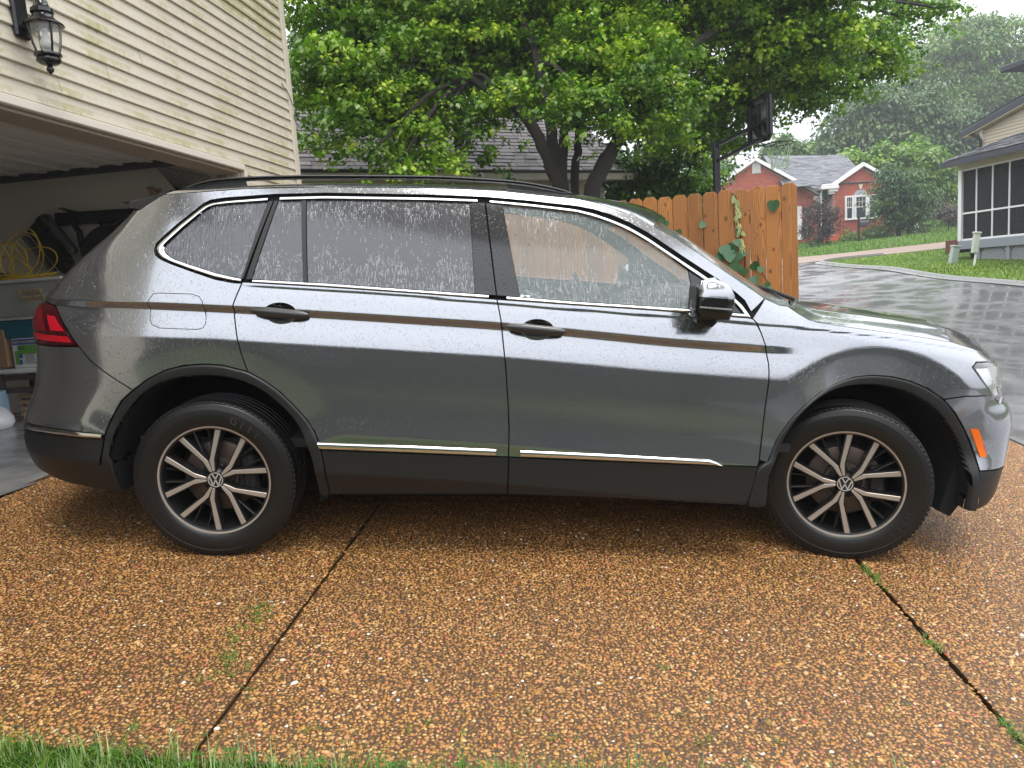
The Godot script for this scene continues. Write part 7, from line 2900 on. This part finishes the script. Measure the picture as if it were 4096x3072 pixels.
# ------------------------------------------------------------------ other trees and shrubs
func build_trees() -> void:
	var mid := [leaf_cluster(12, .26, .14, false, 11).mesh(), leaf_cluster(12, .22, .12, false, 12).mesh()]
	var far := [leaf_cluster(16, .6, .36, false, 13).mesh(), leaf_cluster(16, .7, .42, false, 14).mesh()]
	var vfar := [leaf_cluster(22, 1.0, .42, false, 15).mesh(), leaf_cluster(22, .9, .38, false, 16).mesh()]
	tree("shrub_tree", "yellow-green young tree behind the left part of the fence", "tree", [2.67, 3.67, -16.0, .52, 3.36, 3.82, -16.0, .5, 3.14, 3.26, -16.0, .45, 2.46, 3.26, -16.0, .3, 3.68, 3.32, -16.0, .4, 3.0, 2.6, -16.0, .7, 2.2, 2.6, -16.0, .5, 3.9, 2.7, -16.0, .5], 900, mid, Color(.07, .15, .025), Color(.16, .26, .035), Color(.36, .44, .06), 31, .06)
	tree("shrub_tree", "darker green tree behind the fence by the basketball post", "tree", [4.94, 3.64, -19.0, .45, 5.41, 3.83, -19.0, .33, 5.23, 3.45, -19.0, .3, 4.65, 3.6, -19.0, .35, 5.0, 2.9, -19.0, .6, 4.4, 2.9, -19.0, .5, 5.6, 2.9, -19.0, .5], 700, mid, Color(.04, .10, .02), Color(.10, .19, .03), Color(.18, .28, .05), 32, .06)
	tree("pale_tree", "pale feathery treetop above the brick house roof", "tree", far_out([23.17, 10.83, -62.0, 1.31, 24.85, 10.5, -62.0, .85, 22.03, 10.44, -62.0, .77, 23.5, 9.4, -62, 1.4], 1.15), 420, far, Color(.10, .18, .04), Color(.17, .27, .05), Color(.24, .34, .08), 33, .15)
	tree("left_far_tree", "hazy green tree beyond the chimney of the brick house", "tree", [19.5, 9.6, -70, 2.2, 16.5, 8.4, -70, 2.4, 21.5, 8.6, -70, 1.8, 14.2, 7.6, -70, 2.0], 500, far, Color(.07, .13, .035), Color(.12, .2, .04), Color(.16, .25, .06), 34, .2)
	tree("tall_tree", "tallest hazy pale green tree at the upper right", "tree", far_out([43.0, 18.44, -72.0, 4.7, 46.86, 19.83, -72.0, 3.81, 39.99, 16.58, -72.0, 3.36, 45.64, 14.95, -72.0, 4.93, 49.1, 15.55, -72.0, 3.58, 43.83, 21.66, -72.0, 2.24, 41.69, 20.58, -72.0, 2.24, 52, 18.5, -72, 4.0], 1.25), 2900, vfar, Color(.11, .19, .035), Color(.21, .31, .055), Color(.32, .42, .09), 35, .45, 1.0, Vector2.INF, "", 2.2)
	tree("broad_tree", "broad darker hazy tree behind the brick house's right end", "tree", far_out([28.36, 11.2, -58.0, 2.71, 25.89, 10.01, -58.0, 1.73, 30.81, 11.71, -58.0, 3.07, 33.62, 10.84, -58.0, 3.07, 27.32, 12.96, -58.0, 1.62, 25.2, 10.74, -58.0, 1.08, 29.07, 13.51, -58.0, 1.44, 30, 8.5, -58, 3.0, 34, 7.8, -58, 2.8, 26.5, 8, -58, 2.2], 1.3), 2900, vfar, Color(.06, .12, .03), Color(.11, .18, .04), Color(.16, .24, .06), 36, .4, 1.0, Vector2.INF, "", 1.9)
	tree("dogwood", "bright yellow-green dogwood behind the dark tree by the brick house", "tree", far_out([25.4, 6.56, -47.0, 1.9, 27.12, 5.6, -47.0, 1.46, 23.54, 6.96, -47.0, 1.32, 26.11, 7.62, -47.0, 1.23, 27.9, 4.99, -47.0, .73, 22.11, 7.61, -47.0, .82, 24.68, 7.85, -47.0, 1.02], 1.2), 1500, far, Color(.13, .23, .03), Color(.24, .37, .035), Color(.40, .50, .06), 37, .12, .8, Vector2.INF, "", .9)
	tree("dark_tree", "dark green bushy tree covering the brick house's right corner", "tree", far_out([21.15, 4.78, -41.0, 1.1, 21.61, 5.59, -41.0, 1.1, 21.0, 3.82, -41.0, .5, 22.03, 3.95, -41.0, 1.02, 21.02, 3.41, -41.0, .66, 22.53, 4.66, -41.0, 1.02], 1.17), 1500, mid, Color(.035, .09, .025), Color(.08, .16, .035), Color(.14, .22, .05), 38, .16, 1.3, Vector2.INF, "", .7)
	tree("red_maple", "dark red laceleaf maple in front of the brick house door", "tree", far_out([15.04, 3.94, -36.0, .67, 14.7, 3.1, -36.0, .63, 15.58, 3.25, -36.0, .58, 15.24, 2.62, -36.0, .49, 15.81, 3.78, -36.0, .45], 1.25), 520, mid, Color(.045, .03, .03), Color(.09, .05, .05), Color(.14, .09, .085), 39, .06, .8)
	tree("purple_shrub", "purplish shrub on the lawn left of the porch post", "shrub", far_out([29.17, 4.14, -50.0, .68, 30.0, 3.9, -50.0, .68, 29.63, 4.41, -50.0, .56], 1.0), 300, mid, Color(.10, .07, .07), Color(.17, .11, .11), Color(.24, .17, .16), 40, .04)
	var n := 0
	for e in [[17.5, 2.66, -38.0, .46, "round bright green shrub left of the mailbox post", .14, .24, .035], [17.75, 2.37, -37.3, .40, "low dark green shrub at the foot of the mailbox", .05, .11, .025], [19.5, 2.92, -40.0, .40, "light green shrub under the brick house's triple window", .15, .25, .04], [20.4, 2.95, -40.3, .35, "small grassy shrub at the right end of the brick wall", .12, .21, .03], [14.7, 2.2, -35.6, .42, "dark green shrub at the left foot of the red maple", .05, .11, .025], [15.65, 2.25, -36, .33, "small green shrub at the right foot of the red maple", .12, .21, .035], [23.2, 2.85, -42, .5, "dim shrub in the shade beneath the dark tree", .045, .09, .025]]:
		var b := far_out([e[0], e[1], e[2], e[3], e[0] + e[3] * .6, e[1] - e[3] * .3, e[2], e[3] * .7, e[0] - e[3] * .6, e[1] - e[3] * .25, e[2], e[3] * .7], 1.25 if n < 4 else 1.24)
		tree("shrub", e[4], "shrub", b, 130, mid, Color(e[5] * .7, e[6] * .7, e[7] * .7), Color(e[5], e[6], e[7]), Color(e[5] * 1.5, e[6] * 1.4, e[7]), 60 + n, 0.0, .8)
		n += 1
	# wooded skyline that closes the view
	tree("wood_edge", "hazy wooded skyline far behind the houses", "trees", [-40, 9, -95, 8, -22, 8, -95, 7, -5, 9, -98, 8, 12, 9, -98, 7, 28, 10, -105, 8, 45, 11, -108, 9, 62, 12, -108, 9, 80, 12, -105, 10, 95, 11, -100, 9], 2600, vfar, Color(.06, .11, .03), Color(.11, .17, .04), Color(.15, .21, .06), 45, 0.0, 1.8)


func _ready() -> void:
	var cam := Camera3D.new()
	cam.name = "camera"
	cam.transform = Transform3D(Basis(Vector3(.99755, -.0694, .00916), Vector3(.07, .98896, -.13057), Vector3(0, .1309, .9914)).orthonormalized(), Vector3(0, 1.425, 0))
	cam.fov = 2.0 * rad_to_deg(atan(1536.0 / 2975.6))
	cam.far = 600.0
	cam.near = .05
	add_child(cam)
	var env := Environment.new()
	env.background_mode = Environment.BG_SKY
	var sky := Sky.new()
	var ps := ProceduralSkyMaterial.new()
	ps.sky_top_color = Color(1.28, 1.30, 1.34)
	ps.sky_horizon_color = Color(.735, .748, .775)
	ps.sky_curve = .25
	ps.ground_bottom_color = Color(.2, .2, .18)
	ps.ground_horizon_color = Color(.6, .6, .58)
	ps.sun_angle_max = 1.0
	sky.sky_material = ps
	env.sky = sky
	env.tonemap_mode = Environment.TONE_MAPPER_LINEAR
	env.tonemap_exposure = 1.55
	env.fog_enabled = true
	env.fog_density = .0015
	env.fog_light_color = Color(.86, .88, .90)
	env.sdfgi_enabled = true
	env.ssao_enabled = true
	env.ssil_enabled = true
	var we := WorldEnvironment.new()
	we.name = "world"
	we.environment = env
	add_child(we)
	var sun := DirectionalLight3D.new()
	sun.name = "sun"
	sun.light_energy = .5
	sun.light_angular_distance = 25.0
	sun.light_color = Color(1, .98, .95)
	sun.shadow_enabled = true
	sun.rotation_degrees = Vector3(-66, 25, 0)
	add_child(sun)
	make_mats()
	make_world_mats()
	fit_land()
	build_ground()
	build_garage()
	build_shingled_house()
	build_brick_house()
	build_porch()
	build_maple()
	build_trees()
	build_fence()
	build_hoop()
	build_car()
	build_small_things()
	build_grass()
